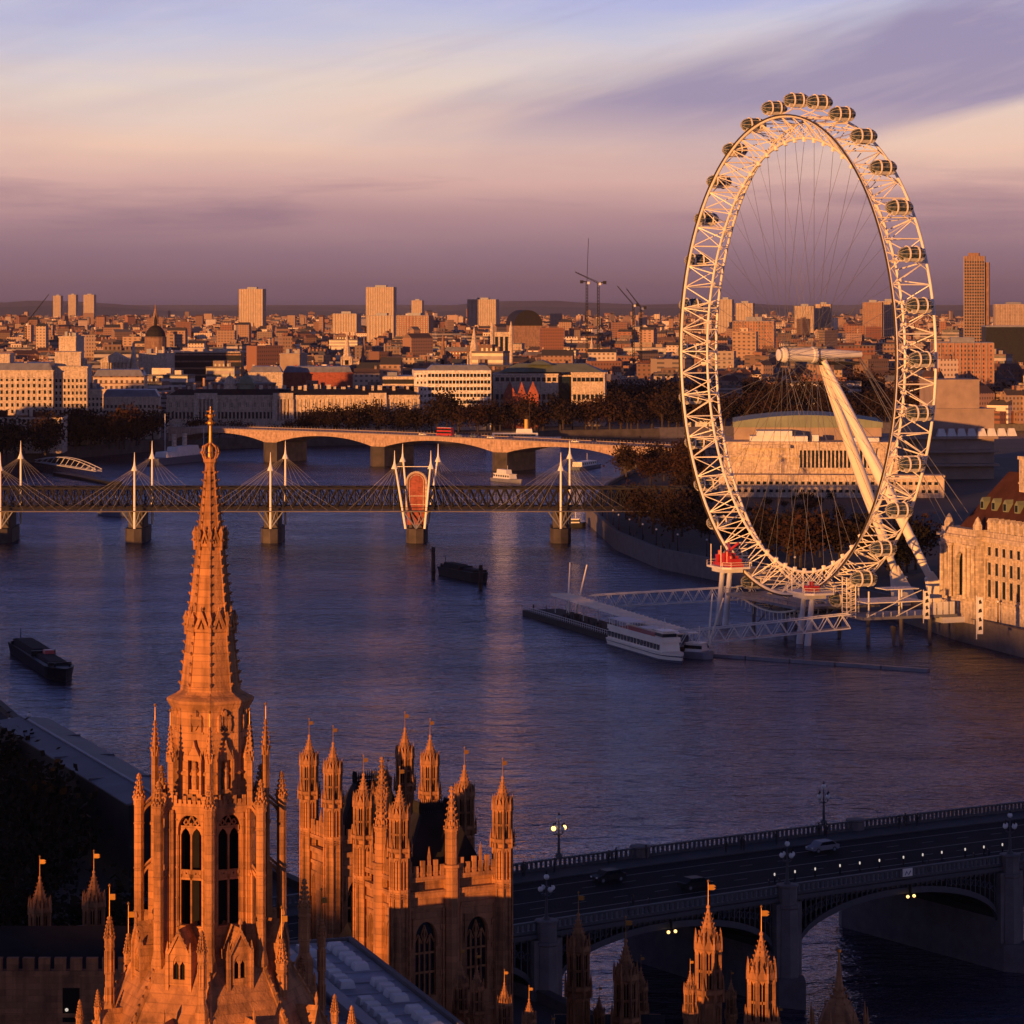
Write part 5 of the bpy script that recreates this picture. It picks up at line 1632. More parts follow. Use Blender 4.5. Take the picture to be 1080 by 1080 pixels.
# --- palace of long colonnades on the far bank
lp, L = bld('long_palace', 'long pale classical riverside palace with cupolas across the river', 176, 442, 1812, 3)
HH = 21.5
obj('wall', MB().box(0, L, .4, 40, 0, HH).box(-.3, L + .3, -.2, 40.3, HH + .004, HH + .9), M['palestone'], lp)
m = MB()
nb = 66
for k in range(nb + 1):
    x = L * k / nb
    m.box(x - .3, x + .3, -.15, .39, 7, HH - 1.6)
m.box(0, L, -.3, .39, HH - 1.596, HH - .5); m.box(0, L, -.25, .39, 6.3, 6.99)
m.box(0, L, -6, .38, 0, 5.2)
obj('pilaster', m, M['palestone'], lp)
windows(lp, M['palestone'], L, 8.2, 1, 5, 1.35, 4.0, nb, 0, L, .36)
windows(lp, M['palestone'], L, 15.2, 1, 5, 1.2, 2.8, 33, 0, L, .36)
m = MB()
for (p, q) in ((.11, .20), (.42, .50), (.80, .87)):
    m.box(L * p, L * q, -2.4, -.2, HH - 1.5, HH + 2.2); m.box(L * p, L * q, -2.0, -.2, 0, 7)
    for k in range(7): m.lathe([(7, .55), (HH - 1.5, .45)], 8, 0, L * (p + (q - p) * k / 6), -1.7)
    m.box(L * p, L * p + 2.5, -2.3, -.2, 7, HH - 1.5); m.box(L * q - 2.5, L * q, -2.3, -.2, 7, HH - 1.5)
obj('portico', m, M['palestone'], lp)
obj('roof', MB().hip(.5, L - .5, 1, 39, HH + .95, HH + 4.2, 6, 10), M['slate'], lp)
m = MB(); random.seed(4)
for k in range(34):
    x = L * (k + .3 + .4 * random.random()) / 34; m.box(x, x + 1.2 + random.random() * 1.5, 8 + random.random() * 10, 20, HH + 2, HH + 5.5 + random.random() * 1.6)
obj('chimney', m, M['palestone'], lp)
for xx, r in ((.245, 3.6), (.31, 5.2)):
    obj('cupola', MB().lathe([(HH + 2, r), (HH + 7, r), (HH + 7.2, r * 1.15), (HH + 7.8, r * 1.15), (HH + 8, r * .95), (HH + 10.2, r * .8), (HH + 11.6, r * .5), (HH + 12.3, r * .15), (HH + 14.5, .1)], 12, 0, L * xx, 16), M['copper'] if r > 4 else M['palestone'], lp)

# --- large pale hotel and office stack at the left edge
def block(name, label, px0, px1, Yd, ztop, depth, wall, ang=0.0, rows=5, n=10, dz=3.6, w=1.4, h=2.0, zf=3.0, roof=None, attic=None, roofm='lead', cat='building'):
    root, L = bld(name, label, px0, px1, Yd, ang, cat)
    Hh = ztop - GZ
    obj('wall', MB().box(0, L, 0, depth, 0, Hh), M[wall], root)
    obj('cornice', MB().box(-.4, L + .4, -.5, depth + .4, Hh + .004, Hh + .8).box(-.2, L + .2, -.25, depth, Hh - 3.9, Hh - 3.5), M[wall], root)
    if rows: windows(root, M[wall], L, zf, rows, dz, w, h, n, 0, L, -.02)
    if rows: 
        m = MB()
        for r in range(min(rows, 8)):
            for k in range(max(2, int(depth / 4))): y = 2 + k * 4; m.box(-.03, .02, y, y + 1.3, zf + r * dz, zf + r * dz + h)
        obj('side_panes', m, M['glass'], root)
    if roof == 'mansard': obj('roof', MB().hip(.3, L - .3, .3, depth - .3, Hh + .81, Hh + 4.6, 2.2, 2.2), M[roofm], root)
    elif roof == 'hip': obj('roof', MB().hip(-.3, L + .3, -.3, depth + .3, Hh + .81, Hh + 5.5, L * .25, depth * .42), M[roofm], root)
    else: obj('roof', MB().box(.4, L - .4, .4, depth - .4, Hh + .81, Hh + 1.0).box(L * .2, L * .36, depth * .3, depth * .6, Hh + 1.004, Hh + 4).box(L * .6, L * .83, depth * .35, depth * .7, Hh + 1.004, Hh + 3.2), M[roofm], root)
    if attic:
        a0, a1, hh = attic
        obj('attic_block', MB().box(L * a0, L * a1, depth * .2, depth * .9, Hh + .82, Hh + hh).box(L * a0 - .3, L * a1 + .3, depth * .2 - .3, depth * .9, Hh + hh + .004, Hh + hh + .7), M[wall], root)
    m = MB(); random.seed(int(px0 * 7 + Yd))
    for k in range(max(3, int(L / 9))):
        x = random.random() * (L - 2); y = depth * (.2 + .6 * random.random()); m.box(x, x + 1.0 + random.random(), y, y + .8 + random.random(), Hh + .8, Hh + 3.0 + random.random() * 3)
    obj('chimney', m, M[wall], root)
    return root
def zy(py, Yd): return ZP(py, Yd)
block('pale_hotel', 'large pale many windowed riverside hotel at the left edge', -30, 56, 1640, zy(392, 1640), 40, 'palestone', 4, 10, 15, 3.5, 1.2, 1.9, 4, 'mansard', (.12, .45, 9))
block('pale_office', 'stepped pale office block beside the many windowed hotel at left', 53, 92, 1650, zy(388, 1650), 36, 'palestone', 4, 10, 9, 3.4, 1.1, 1.8, 4, None, (.1, .8, 8))
block('pale_office', 'lower pale wing with close rows of windows left of the arched bridge', 92, 109, 1662, zy(412, 1662), 36, 'palestone', 8, 7, 4, 3.4, 1.1, 1.8, 4)
block('white_wing', 'low white flat roofed building with a red eaves line at left edge', -30, 66, 1560, zy(442, 1560), 26, 'palestone', 3, 4, 20, 3.6, 1.2, 2, 5, None, None, 'redroof')
block('stone_terrace', 'shaded stone terrace at the end of the arched bridge', 107, 168, 1720, zy(420, 1720), 30, 'palestone', 5, 5, 14, 3.5, 1.2, 2.0, 4, 'mansard')
block('shaded_block', 'dark grey block under the small white church', 98, 152, 1840, zy(398, 1840), 30, 'facade', 3, 0, 0, roof='mansard')
block('cream_block', 'cream block with square windows right of the white church spire', 146, 176, 2160, zy(374, 2160), 26, 'palestone', -6, 6, 7, 3.7, 1.4, 2, 4)
block('long_dark_block', 'long black office slab behind the riverside palace', 176, 254, 2230, zy(374, 2230), 40, 'dark', 2, 4, 24, 3.8, 2, 1.4, 5) if False else None
t_, L = bld('long_dark_block', 'long black banded office slab behind the riverside palace', 176, 254, 2200, 2)
Hh = zy(372, 2200) - GZ
obj('wall', MB().box(0, L, 0, 40, 0, Hh), M['hull'], t_)
m = MB()
for k in range(5): m.box(-.2, L + .2, -.3, .0, Hh - 2 - k * 5.0, Hh - .8 - k * 5.0)
obj('floor_band', m, M['brown'], t_)
obj('roof', MB().box(.5, L - .5, .5, 39, Hh + .004, Hh + .8).box(L * .2, L * .5, 10, 30, Hh + .81, Hh + 3.5).box(L * .6, L * .9, 14, 26, Hh + .81, Hh + 2.6), M['palestone'], t_)
block('yellow_lit_block', 'bright sunlit square pavilion above the hotel roofs at left', 62, 80, 2050, zy(356, 2050), 20, 'palestone', -8, 2, 5, 4, 1.6, 2.2, 18)
block('palace_back_block', 'pale many chimneyed block behind the riverside palace cupola', 262, 298, 1960, zy(394, 1960), 30, 'palestone', 3, 5, 10, 3.6, 1.2, 2, 5, 'mansard')
block('palace_back_block', 'long block with white dormer windows behind the riverside palace', 298, 372, 1990, zy(394, 1990), 30, 'redbrick', 3, 4, 20, 3.8, 1.3, 2, 9, 'mansard')
block('cube_block', 'plain pale cube of a building above the dormered block', 295, 316, 2240, zy(374, 2240), 24, 'concrete', -10, 0)
# --- offices right of centre
t_, L = bld('banded_office', 'dark office with pale horizontal bands left of the white banded one', 404, 437, 1850, -2)
Hh = zy(398, 1850) - GZ
obj('wall', MB().box(0, L, 0, 34, 0, Hh), M['hull'], t_)
for k in range(6): obj('floor_band', MB().box(-.3, L + .0, -.4, .0, Hh - 1.2 - k * 4.4, Hh + .4 - k * 4.4), M['palestone'], t_)
obj('roof', MB().box(.2, L, .2, 33, Hh + .41, Hh + .8).box(2, 8, 8, 20, Hh + .81, Hh + 3), M['lead'], t_)
t_, L = bld('white_office', 'white office with seven rows of dark band windows among the embankment trees', 437, 518, 1842, 4)
Hh = zy(391, 1842) - GZ
e = L * .17
obj('wall', MB().box(0, e, 0, 38, 0, Hh).box(e, L, .6, 38, 0, Hh), M['whitestone'], t_)
for k in range(7):
    z = Hh - 3.9 - k * 4.1
    b = obj('window_band', MB().box(e + .2, L - .2, .35, .62, z, z + 2.0), M['glass'], t_)
    m = MB()
    for q in range(19): x = e + .2 + (L - e - .4) * q / 18; m.box(x - .22, x + .22, .12, .34, z - .1, z + 2.1)
    obj('mullion', m, M['whitestone'], b)
    obj('floor_band', MB().box(e, L, -.15, .59, z + 2.1, z + 4.0), M['whitestone'], t_)
    for q in range(3): obj('end_window', MB().box(e * (.2 + .28 * q), e * (.2 + .28 * q) + 1.0, -.04, .02, z, z + 1.4), M['glass'], t_)
obj('roof', MB().box(.3, L - .3, .3, 37, Hh + .004, Hh + .5).hip(e, L, .4, 20, Hh + .51, Hh + 3.4, 3, 2), M['lead'], t_)
t_, L = bld('green_roof_office', 'broad pale office with a shallow green roof and dark square windows', 520, 638, 1905, -3)
Hh = zy(394, 1905) - GZ
obj('wall', MB().box(0, L * .58, 1, 50, 0, Hh - 1).box(L * .70, L, 0, 50, 0, Hh).box(L * .58, L * .70, 6, 50, 0, Hh - 1), M['palestone'], t_)
windows(t_, M['palestone'], L, Hh - 5.0, 1, 5, 2.4, 2.6, 12, 1, L * .57, .98)
windows(t_, M['palestone'], L, 6, 3, 5.4, 2.0, 3.4, 12, 1, L * .57, .98)
windows(t_, M['palestone'], L, Hh - 5.0, 1, 5, 2.4, 2.6, 7, L * .71, L - 1, -.02)
windows(t_, M['palestone'], L, 6, 3, 5.4, 2.0, 3.4, 7, L * .71, L - 1, -.02)
obj('glazed_recess', MB().box(L * .585, L * .695, 5.6, 5.98, 1, Hh - 2), M['glass'], t_)
obj('cornice', MB().box(-.6, L * .585, .2, 50.6, Hh - .99, Hh).box(L * .695, L + .6, -.8, 50.6, Hh + .004, Hh + .9), M['palestone'], t_)
obj('roof', MB().hip(L * .04, L * .98, 4, 48, Hh + .91, Hh + 6.0, L * .16, 14).hip(L * .3, L * .52, 8, 40, Hh + 5.5, Hh + 8.0, 6, 6), M['copper'], t_)
t_, L = bld('red_brick_hall', 'small red brick hall with pointed gables before the green roofed office', 531, 568, 1868, 0)
Hh = zy(416, 1868) - GZ
obj('wall', MB().box(0, L, 0, 16, 0, Hh), M['redbrick'], t_)
for a, b in ((0, .36), (.40, .64), (.68, 1.0)):
    obj('gable', MB().vprism([(L * a, Hh + .004), (L * b, Hh + .004), (L * (a + b) / 2, Hh + 8.0)], 0, 15), M['redbrick'], t_)
windows(t_, M['palestone'], L, 3, 3, 4.4, 1.2, 2.4, 6, 0, L, -.02)

for i, (x, y, w, d, h) in enumerate(((-372, 1400, 60, 40, 36), (-440, 1430, 55, 40, 53), (-330, 1330, 40, 40, 33), (-520, 1500, 70, 40, 54), (-600, 1560, 60, 40, 50))):
    q = thing('ministry_block', 'large pale ministry block on the left bank outside the frame', 'building', (x, y, GZ), R(-14), 'ministry blocks on the left bank')
    obj('wall', MB().box(-w / 2, w / 2, -d / 2, d / 2, 0, h - GZ), M['facade'], q)
    obj('roof', MB().hip(-w / 2, w / 2, -d / 2, d / 2, h - GZ + .004, h - GZ + 4, 4, 6), M['slate'], q)
# --- churches, gothic towers
def church(label, px, Yd, ytop, ybase, w, mat='palestone', spire=True):
    root = thing('church_steeple', label, 'church', (XP(px, Yd), Yd, GZ))
    zt_ = ZP(ytop, Yd) - GZ; h2 = zt_ * .62
    m = MB().box(-w, w, -w, w, 0, h2 * .72).box(-w * 1.12, w * 1.12, -w * 1.12, w * 1.12, h2 * .72, h2 * .75).box(-w * .8, w * .8, -w * .8, w * .8, h2 * .75, h2)
    for sx_ in (-1, 1):
        for sy in (-1, 1): m.lathe([(h2 * .75, w * .14), (h2 * .9, w * .14), (h2 * 1.02, .02)], 6, 0, sx_ * w * .95, sy * w * .95)
    obj('tower', m, M[mat], root)
    obj('spire', MB().lathe([(h2, w * .85), (h2 * 1.08, w * .62), (h2 * 1.1, w * .7), (zt_, .12)], 8, OCT), M[mat], root)
    for k in range(2): obj('belfry_shade_panel', MB().box(-w * .35, w * .35, -w * .82, -w * .79, h2 * (.5 + .29 * k), h2 * (.62 + .29 * k)) if k else MB().box(-w * .4, w * .4, -w * 1.02, -w * .99, h2 * .45, h2 * .6), M['void_shade'], root)  # dark panels paint the shade of the belfry lights
    obj('nave', MB().box(-w * .9, w * .9, w, w * 6, 0, h2 * .45).gable(0, .01, 0, .01, 0, .01), M[mat], root)
    obj('roof', MB().add([(-w, w, h2 * .45 + .004), (w, w, h2 * .45 + .004), (0, w, h2 * .65), (-w, w * 6, h2 * .45 + .004), (w, w * 6, h2 * .45 + .004), (0, w * 6, h2 * .65)], [(0, 1, 2), (5, 4, 3), (0, 2, 5, 3), (2, 1, 4, 5)]), M['slate'], root)
    return root
church('white church steeple rising beside a columned portico at left', 141, 2120, 360, 400, 4.2)
po, L = bld('portico_church', 'pale temple front with a triangular pediment left of the white steeple', 106, 136, 2110, 6)
Hh = zy(380, 2110) - GZ
obj('wall', MB().box(0, L, 3, 40, 0, Hh), M['palestone'], po)
m = MB()
for k in range(8): m.lathe([(0, .8), (Hh - 1.6, .65)], 8, 0, .8 + (L - 1.6) * k / 7, 0)
obj('column', m, M['palestone'], po)
obj('pediment', MB().box(-.4, L + .4, -1, 3.0, Hh - 1.596, Hh).vprism([(-.6, Hh + .004), (L + .6, Hh + .004), (L / 2, Hh + 5.5)], -1.2, 38), M['palestone'], po)
church('sharp pale twin stage spire above the banded offices', 366, 2500, 350, 380, 4.5)
church('brown pointed spire near the slender pale one', 384, 2520, 354, 380, 3.6, 'brown')
church('small brown spire in front of the square gothic tower', 467, 2600, 352, 380, 3.8, 'brown')
church('pale pointed steeple on an octagonal church right of centre', 500, 2450, 344, 380, 5.2)
church('pale stone steeple above the green roofed office', 624, 2500, 356, 384, 4.4)
church('far thin spire on the skyline near the left tower block', 164, 4200, 320, 340, 6.5, 'brown')
gt = thing('gothic_tower', 'square pale gothic tower with four corner turrets above the offices', 'tower', (XP(529, 2550), 2550, GZ))
zt_ = ZP(350, 2550) - GZ
obj('wall', MB().box(-8, 8, -8, 8, 0, zt_), M['palestone'], gt)
for sx_ in (-1, 1):
    for sy in (-1, 1): obj('corner_turret', MB().lathe([(0, 1.7), (zt_ + 3, 1.7), (zt_ + 9, .1)], 8, OCT, sx_ * 8, sy * 8), M['palestone'], gt)
for k in range(3): obj('window', MB().box(-5.5 + k * 4.2, -2.9 + k * 4.2, -8.05, -7.9, zt_ - 16, zt_ - 4), M['glass'], gt)
dm = thing('domed_church', 'dark domed building with a lantern between the left tower block and white steeple', 'church', (XP(164, 3000), 3000, GZ))
zt_ = ZP(338, 3000) - GZ
obj('drum', MB().lathe([(0, 11), (zt_ - 17, 11), (zt_ - 16.6, 12), (zt_ - 16, 11)], 16), M['brown'], dm)
obj('dome', MB().lathe([(zt_ - 16, 10.5), (zt_ - 11, 9), (zt_ - 7, 6), (zt_ - 5, 2.5), (zt_ - 4.9, 1.6), (zt_ + 0, 1.6), (zt_ + 6, .1)], 16), M['slate'], dm, smooth=False)
pt = thing('vaulted_hall', 'dark rounded roof of a distant hall right of the tower blocks', 'building', (XP(557, 3900), 3900, GZ), R(10))
zt_ = ZP(327, 3900) - GZ
obj('wall', MB().box(-18, 18, 0, 60, 0, zt_ * .7), M['brown'], pt)
obj('vault_roof', MB().vprism([(19 * math.cos(PI - k * PI / 12), zt_ * .7 + .004 + zt_ * .3 * math.sin(k * PI / 12)) for k in range(13)], -1, 61), M['slate'], pt)

# --- towers
def tower_block(label, px0, px1, Yd, ytop, mat='facadet', d=24, ang=-14, bal=True):
    root, L = bld('tower_block', label, px0, px1, Yd, ang)
    zt_ = ZP(ytop, Yd) - GZ
    obj('wall', MB().box(0, L, 0, d, 0, zt_), M[mat], root)
    m = MB()
    nf = max(2, int(L / 5))
    for k in range(nf + 1): x = L * k / nf; m.box(x - .35, x + .35, -.7, -.004, 0, zt_ + .4)
    obj('fin', m, M['concrete'], root)
    obj('roof', MB().box(.3, L - .3, .3, d - .3, zt_ + .004, zt_ + .6).box(L * .3, L * .7, d * .3, d * .7, zt_ + .61, zt_ + 4.5), M['lead'], root)
    return root
tower_block('tall pale slab tower standing alone on the left skyline', 252, 277, 6500, 305)
tower_block('tall pale tower at centre left with a wide lower block at its foot', 386, 415, 6500, 303)
tower_block('wide pale tower right of the centre tower pair', 493, 523, 6800, 316, d=30)
tower_block('low broad pale block under the centre tower', 351, 376, 5600, 331, d=30)
tower_block('orange brown block in front of the centre tower', 418, 452, 4700, 333, 'facadek', 30)
tower_block('stepped pale block left of the orange brown block', 387, 415, 5000, 333, d=26)
tower_block('pale slab tower seen through the upper left of the wheel', 757, 772, 6000, 316)
tower_block('broad pale block seen through the wheel beside the slim slab', 776, 794, 5600, 320)
tower_block('bulky brown office with square windows seen through the wheel', 773, 816, 3000, 339, 'facadek', 40, -8)
tower_block('twin pale slab seen through the wheel, right of centre', 838, 858, 6000, 323)
tower_block('small pale slab beside the twin slab in the wheel', 860, 876, 6100, 321)
tower_block('brown cluster tower against the right rim of the wheel', 910, 930, 5200, 319, 'facadek', 24)
tower_block('pale tower beside the brown cluster tower at the right rim', 926, 948, 5300, 318)
tower_block('long low pale slab at the far right skyline', 1049, 1090, 6000, 321, d=40, ang=-4)
tower_block('tiny pale tower far off on the left skyline', 56, 64, 11500, 312)
tower_block('second tiny tower far off on the left skyline', 72, 80, 11700, 311)
tower_block('third tiny tower far off on the left skyline', 88, 99, 11300, 311)
tower_block('tiny pink block far off behind the centre tower', 434, 445, 9200, 317)
tower_block('orange terraced block right of the wheel below the brown skyscraper', 985, 1048, 2300, 362, 'facadek', 34, -4)
sk, L = bld('brown_skyscraper', 'lone dark brown ribbed skyscraper on the right skyline', 1017, 1043, 3300, -12)
zt_ = ZP(270, 3300) - GZ
obj('wall', MB().box(0, L * .82, 0, 20, 0, zt_).box(L * .82, L, 3, 18, 0, zt_ - 7).box(L * .15, L * .6, 4, 16, zt_, zt_ + 3.5), M['brown'], sk)
m = MB()
for k in range(9): x = L * .82 * k / 8; m.box(x - .35, x + .35, -.8, -.004, 0, zt_)
for k in range(5): y = 20 * k / 4; m.box(-.8, -.004, y - .35, y + .35, 0, zt_)
obj('rib', m, M['concrete'], sk)
m = MB()
for k in range(36): z = 4 + k * (zt_ - 8) / 36; m.box(.4, L * .82 - .4, -.12, -.003, z, z + 1.5)
obj('window_band', m, M['glass'], sk)
dk, L = bld('dark_block', 'dark flat block at the right edge beside the skyscraper', 1040, 1090, 2700, -3)
obj('wall', MB().box(0, L, 0, 40, 0, ZP(345, 2700) - GZ), M['hull'], dk)
obj('roof', MB().box(-.5, L, -.5, 40, ZP(345, 2700) - GZ + .004, ZP(345, 2700) - GZ + 1.2), M['lead'], dk)

# --- generic city: a few hundred single buildings, the rest one mass
random.seed(21)
KEEP = [(-60, 470, 1500, 1860), (400, 660, 1700, 1930), (170, 262, 2150, 2290), (100, 180, 2080, 2230), (255, 380, 1930, 2290), (600, 980, 1500, 2080), (940, 1100, 900, 1420), (740, 1010, 1150, 1420), (980, 1100, 2080, 2350), (765, 820, 2400, 2520), (-60, 110, 1500, 1720)]
protos = []
def proto(kind, w, d, h):
    root = bpy.data.objects.new(kind, None); COL.objects.link(root)
    if kind == 'terrace_block':
        obj('wall', MB().box(-w / 2, w / 2, -d / 2, d / 2, 0, h).box(-w / 2 - .3, w / 2 + .3, -d / 2 - .3, d / 2 + .3, h + .004, h + .6), M['facade'], root)
        r = obj('roof', MB().hip(-w / 2 + .1, w / 2 - .1, -d / 2 + .1, d / 2 - .1, h + .61, h + 4.4, 2.2, min(d * .32, 4)), M['roofs'], root)
        m = MB()
        for k in range(5): x = -w / 2 + w * (k + .5) / 5; m.box(x - .9, x + .9, -1.2 + (k % 2) * 2, .4 + (k % 2) * 2, h + 2, h + 6.4)
        obj('chimney', m, M['facadek'], root)
    elif kind == 'gabled_block':
        obj('wall', MB().box(-w / 2, w / 2, -d / 2, d / 2, 0, h), M['facadek'], root)
        m = MB(); n = max(2, int(w / 9))
        for k in range(n):
            x0 = -w / 2 + w * k / n; x1 = x0 + w / n
            m.add([(x0, -d / 2, h + .004), (x1, -d / 2, h + .004), ((x0 + x1) / 2, -d / 2, h + 4.5), (x0, d / 2, h + .004), (x1, d / 2, h + .004), ((x0 + x1) / 2, d / 2, h + 4.5)], [(0, 1, 2), (5, 4, 3), (0, 2, 5, 3), (2, 1, 4, 5)])
        obj('roof', m, M['roofs'], root)
        obj('chimney', MB().box(-w / 4 - .8, -w / 4 + .8, -1, 1, h + 1, h + 7).box(w / 4 - .8, w / 4 + .8, -1, 1, h + 1, h + 7), M['facadek'], root)
    elif kind == 'office_block':
        obj('wall', MB().box(-w / 2, w / 2, -d / 2, d / 2, 0, h), M['facadeb'], root)
        obj('roof', MB().box(-w / 2 - .2, w / 2 + .2, -d / 2 - .2, d / 2 + .2, h + .004, h + 1.0), M['roofs'], root)
        obj('plant_room', MB().box(-w * .3, w * .1, -d * .25, d * .25, h + 1.004, h + 4.6).box(w * .18, w * .32, -d * .2, d * .1, h + 1.004, h + 3.4), M['facade'], root)
    else:
        obj('wall', MB().box(-w / 2, w / 2, -d / 2, d / 2, 0, h * .72).box(-w / 2 + 3, w / 2 - 6, -d / 2 + 3, d / 2 - 2, h * .72, h), M['facade'], root)
        obj('roof', MB().box(-w / 2 + 2.8, w / 2 - 5.8, -d / 2 + 2.8, d / 2 - 1.8, h + .004, h + .9).box(-w / 2 - .2, w / 2 + .2, -d / 2 - .2, -d / 2 + 2.7, h * .72 + .004, h * .72 + .6).box(w / 2 - 5.7, w / 2 + .2, -d / 2 + 2.75, d / 2, h * .72 + .004, h * .72 + .6), M['roofs'], root)
        obj('lift_room', MB().box(-2, 3, -2, 2, h + .904, h + 4), M['facade'], root)
    return root
for kd, dims in (('terrace_block', [(30, 15, 17), (20, 13, 14), (40, 16, 20)]), ('gabled_block', [(26, 14, 13), (16, 12, 16)]), ('office_block', [(34, 16, 24), (22, 16, 28), (46, 17, 19)]), ('stepped_block', [(40, 24, 27), (34, 26, 22)])):
    for dms in dims: protos.append((kd, dms, proto(kd, *dms)))
LOOK = {'terrace_block': ('pale slate roofed terrace block', 'terraced block'), 'gabled_block': ('brown gabled brick block', 'brick block'), 'office_block': ('flat roofed banded office block', 'office block'), 'stepped_block': ('stepped stone office block', 'office block')}
def region(px, Yd):
    depth = 'in the near rows' if Yd < 2500 else ('in the middle rows' if Yd < 3300 else 'in the far rows')
    if px < 130: w = 'left of the white steeple'
    elif px < 252: w = 'right of the white steeple'
    elif px < 386: w = 'right of the lone slab tower'
    elif px < 520: w = 'below the centre towers'
    elif px < 720: w = 'under the cranes'
    elif px < 960: w = 'seen through the wheel'
    else: w = 'near the brown skyscraper'
    return w, depth
used = {id(p[2]): False for p in protos}
placed = []
def free(px, Yd, x, rad):
    for a, b, c, d in KEEP:
        if a < px < b and c < Yd < d: return False
    for (qx, qy, qr) in placed:
        if abs(qx - x) < rad + qr and abs(qy - Yd) < (rad + qr) * .55 and (qx - x) ** 2 + ((qy - Yd) * 1.6) ** 2 < (rad + qr) ** 2: return False
    return True
cnt = 0; tries = 0
while cnt < 330 and tries < 12000:
    tries += 1
    u = cnt / 330
    Yd = 1860 + 2700 * (u ** 1.25) + random.uniform(-60, 60)
    px = random.uniform(-30, 1110)
    if px > 640 and Yd < 2080: continue
    kd, (w, d, h), src = random.choice(protos)
    x = XP(px, Yd)
    if not free(px, Yd, x, w * .52): continue
    placed.append((x, Yd, w * .52))
    q = src if not used[id(src)] else copy_tree(src)
    used[id(src)] = True
    s = random.uniform(.8, 1.18)
    q.location = (x, Yd, GZ); q.rotation_euler = (0, 0, R(random.choice((4, 4, -12, -30, 20)) + random.uniform(-4, 4)))
    q.scale = (s, s, s * random.uniform(.8, 1.25))
    w_, dep = region(px, Yd)
    lab = LOOK[kd][0] + ' ' + dep + ' ' + w_
    tag(q, lab, LOOK[kd][1], 'city blocks: ' + lab)
    cnt += 1
m1, m2 = MB(), MB()
PAL = []
def cellbox(m, x, y, w, d, h, a):
    m.at(x, y, GZ, a); m.box(-w / 2, w / 2, -d / 2, d / 2, 0, h)
    q = random.random()
    if q < .45: m.add([(-w / 2, -d / 2, h + .01), (w / 2, -d / 2, h + .01), (w / 2, d / 2, h + .01), (-w / 2, d / 2, h + .01), (-w / 2, 0, h + d * .32), (w / 2, 0, h + d * .32)], [(0, 1, 5, 4), (2, 3, 4, 5), (1, 2, 5), (3, 0, 4)])
    elif q < .75: m.box(-w * .2, w * .15, -d * .3, d * .2, h, h + 3)
    if random.random() < .4: m.box(w * .3, w * .3 + 1.5, -.8, .8, h, h + d * .32 + 2)
    m.m = Matrix.Identity(4)
ms = [MB() for _ in range(5)]
for k in range(17000):
    u = random.random()
    Yd = 1950 + 11000 * u ** 1.75
    px = random.uniform(-40, 1120)
    x = XP(px, Yd)
    ok = True
    for a, b, c, d in KEEP:
        if a < px < b and c - 60 < Yd < d + 20: ok = False
    if Yd < 4700:
        for (qx, qy, qr) in placed:
            if abs(qx - x) < qr + 5 and abs(qy - Yd) < qr * .6 + 6: ok = False; break
    if not ok: continue
    h = random.choice((7, 9, 11, 13, 15, 19)) * random.uniform(.75, 1.25)
    if random.random() < .06: h *= random.uniform(1.5, 2.4)
    cellbox(random.choice(ms), x, Yd, random.uniform(8, 30), random.uniform(8, 16), h, R(random.choice((-8, -8, 18, 40, -30)) + random.uniform(-5, 5)))
far = MB()
t = NT('far_city_walls'); g = t.n('ShaderNodeNewGeometry').outputs['Random Per Island']
x_, y_, z_ = t.sep(t.coord()); nz = t.sep(t.n('ShaderNodeNewGeometry').outputs['Normal'])[2]
wins = t.math('MULTIPLY', t.math('LESS_THAN', t.math('FRACT', t.math('DIVIDE', z_, 3.4)), .45), t.math('LESS_THAN', t.math('ABSOLUTE', t.math('SUBTRACT', t.math('FRACT', t.math('DIVIDE', t.math('ADD', x_, y_), 3.3)), .5)), .24))
wallc = t.mix(t.math('MULTIPLY', wins, .75), t.ramp(g, CS), (.03, .03, .035))
M['farcity'] = t.fin(t.mix(t.math('GREATER_THAN', nz, .3), wallc, t.ramp(g, [(0, (.03, .03, .034)), (.4, (.06, .05, .048)), (.7, (.10, .042, .03)), (.9, (.05, .05, .055)), (1, (.2, .19, .19))])), .8)
for mm in ms: far.v, far.f = far.v + [], far.f; far.add([], []); b = len(far.v); far.v += mm.v; far.f += [tuple(b + i for i in q) for q in mm.f]
o = obj('distant_city', far, M['farcity'])
o['kind'] = 'stuff'; o['label'] = 'countless small distant rooftops stretching back to the horizon'; o['category'] = 'far city'

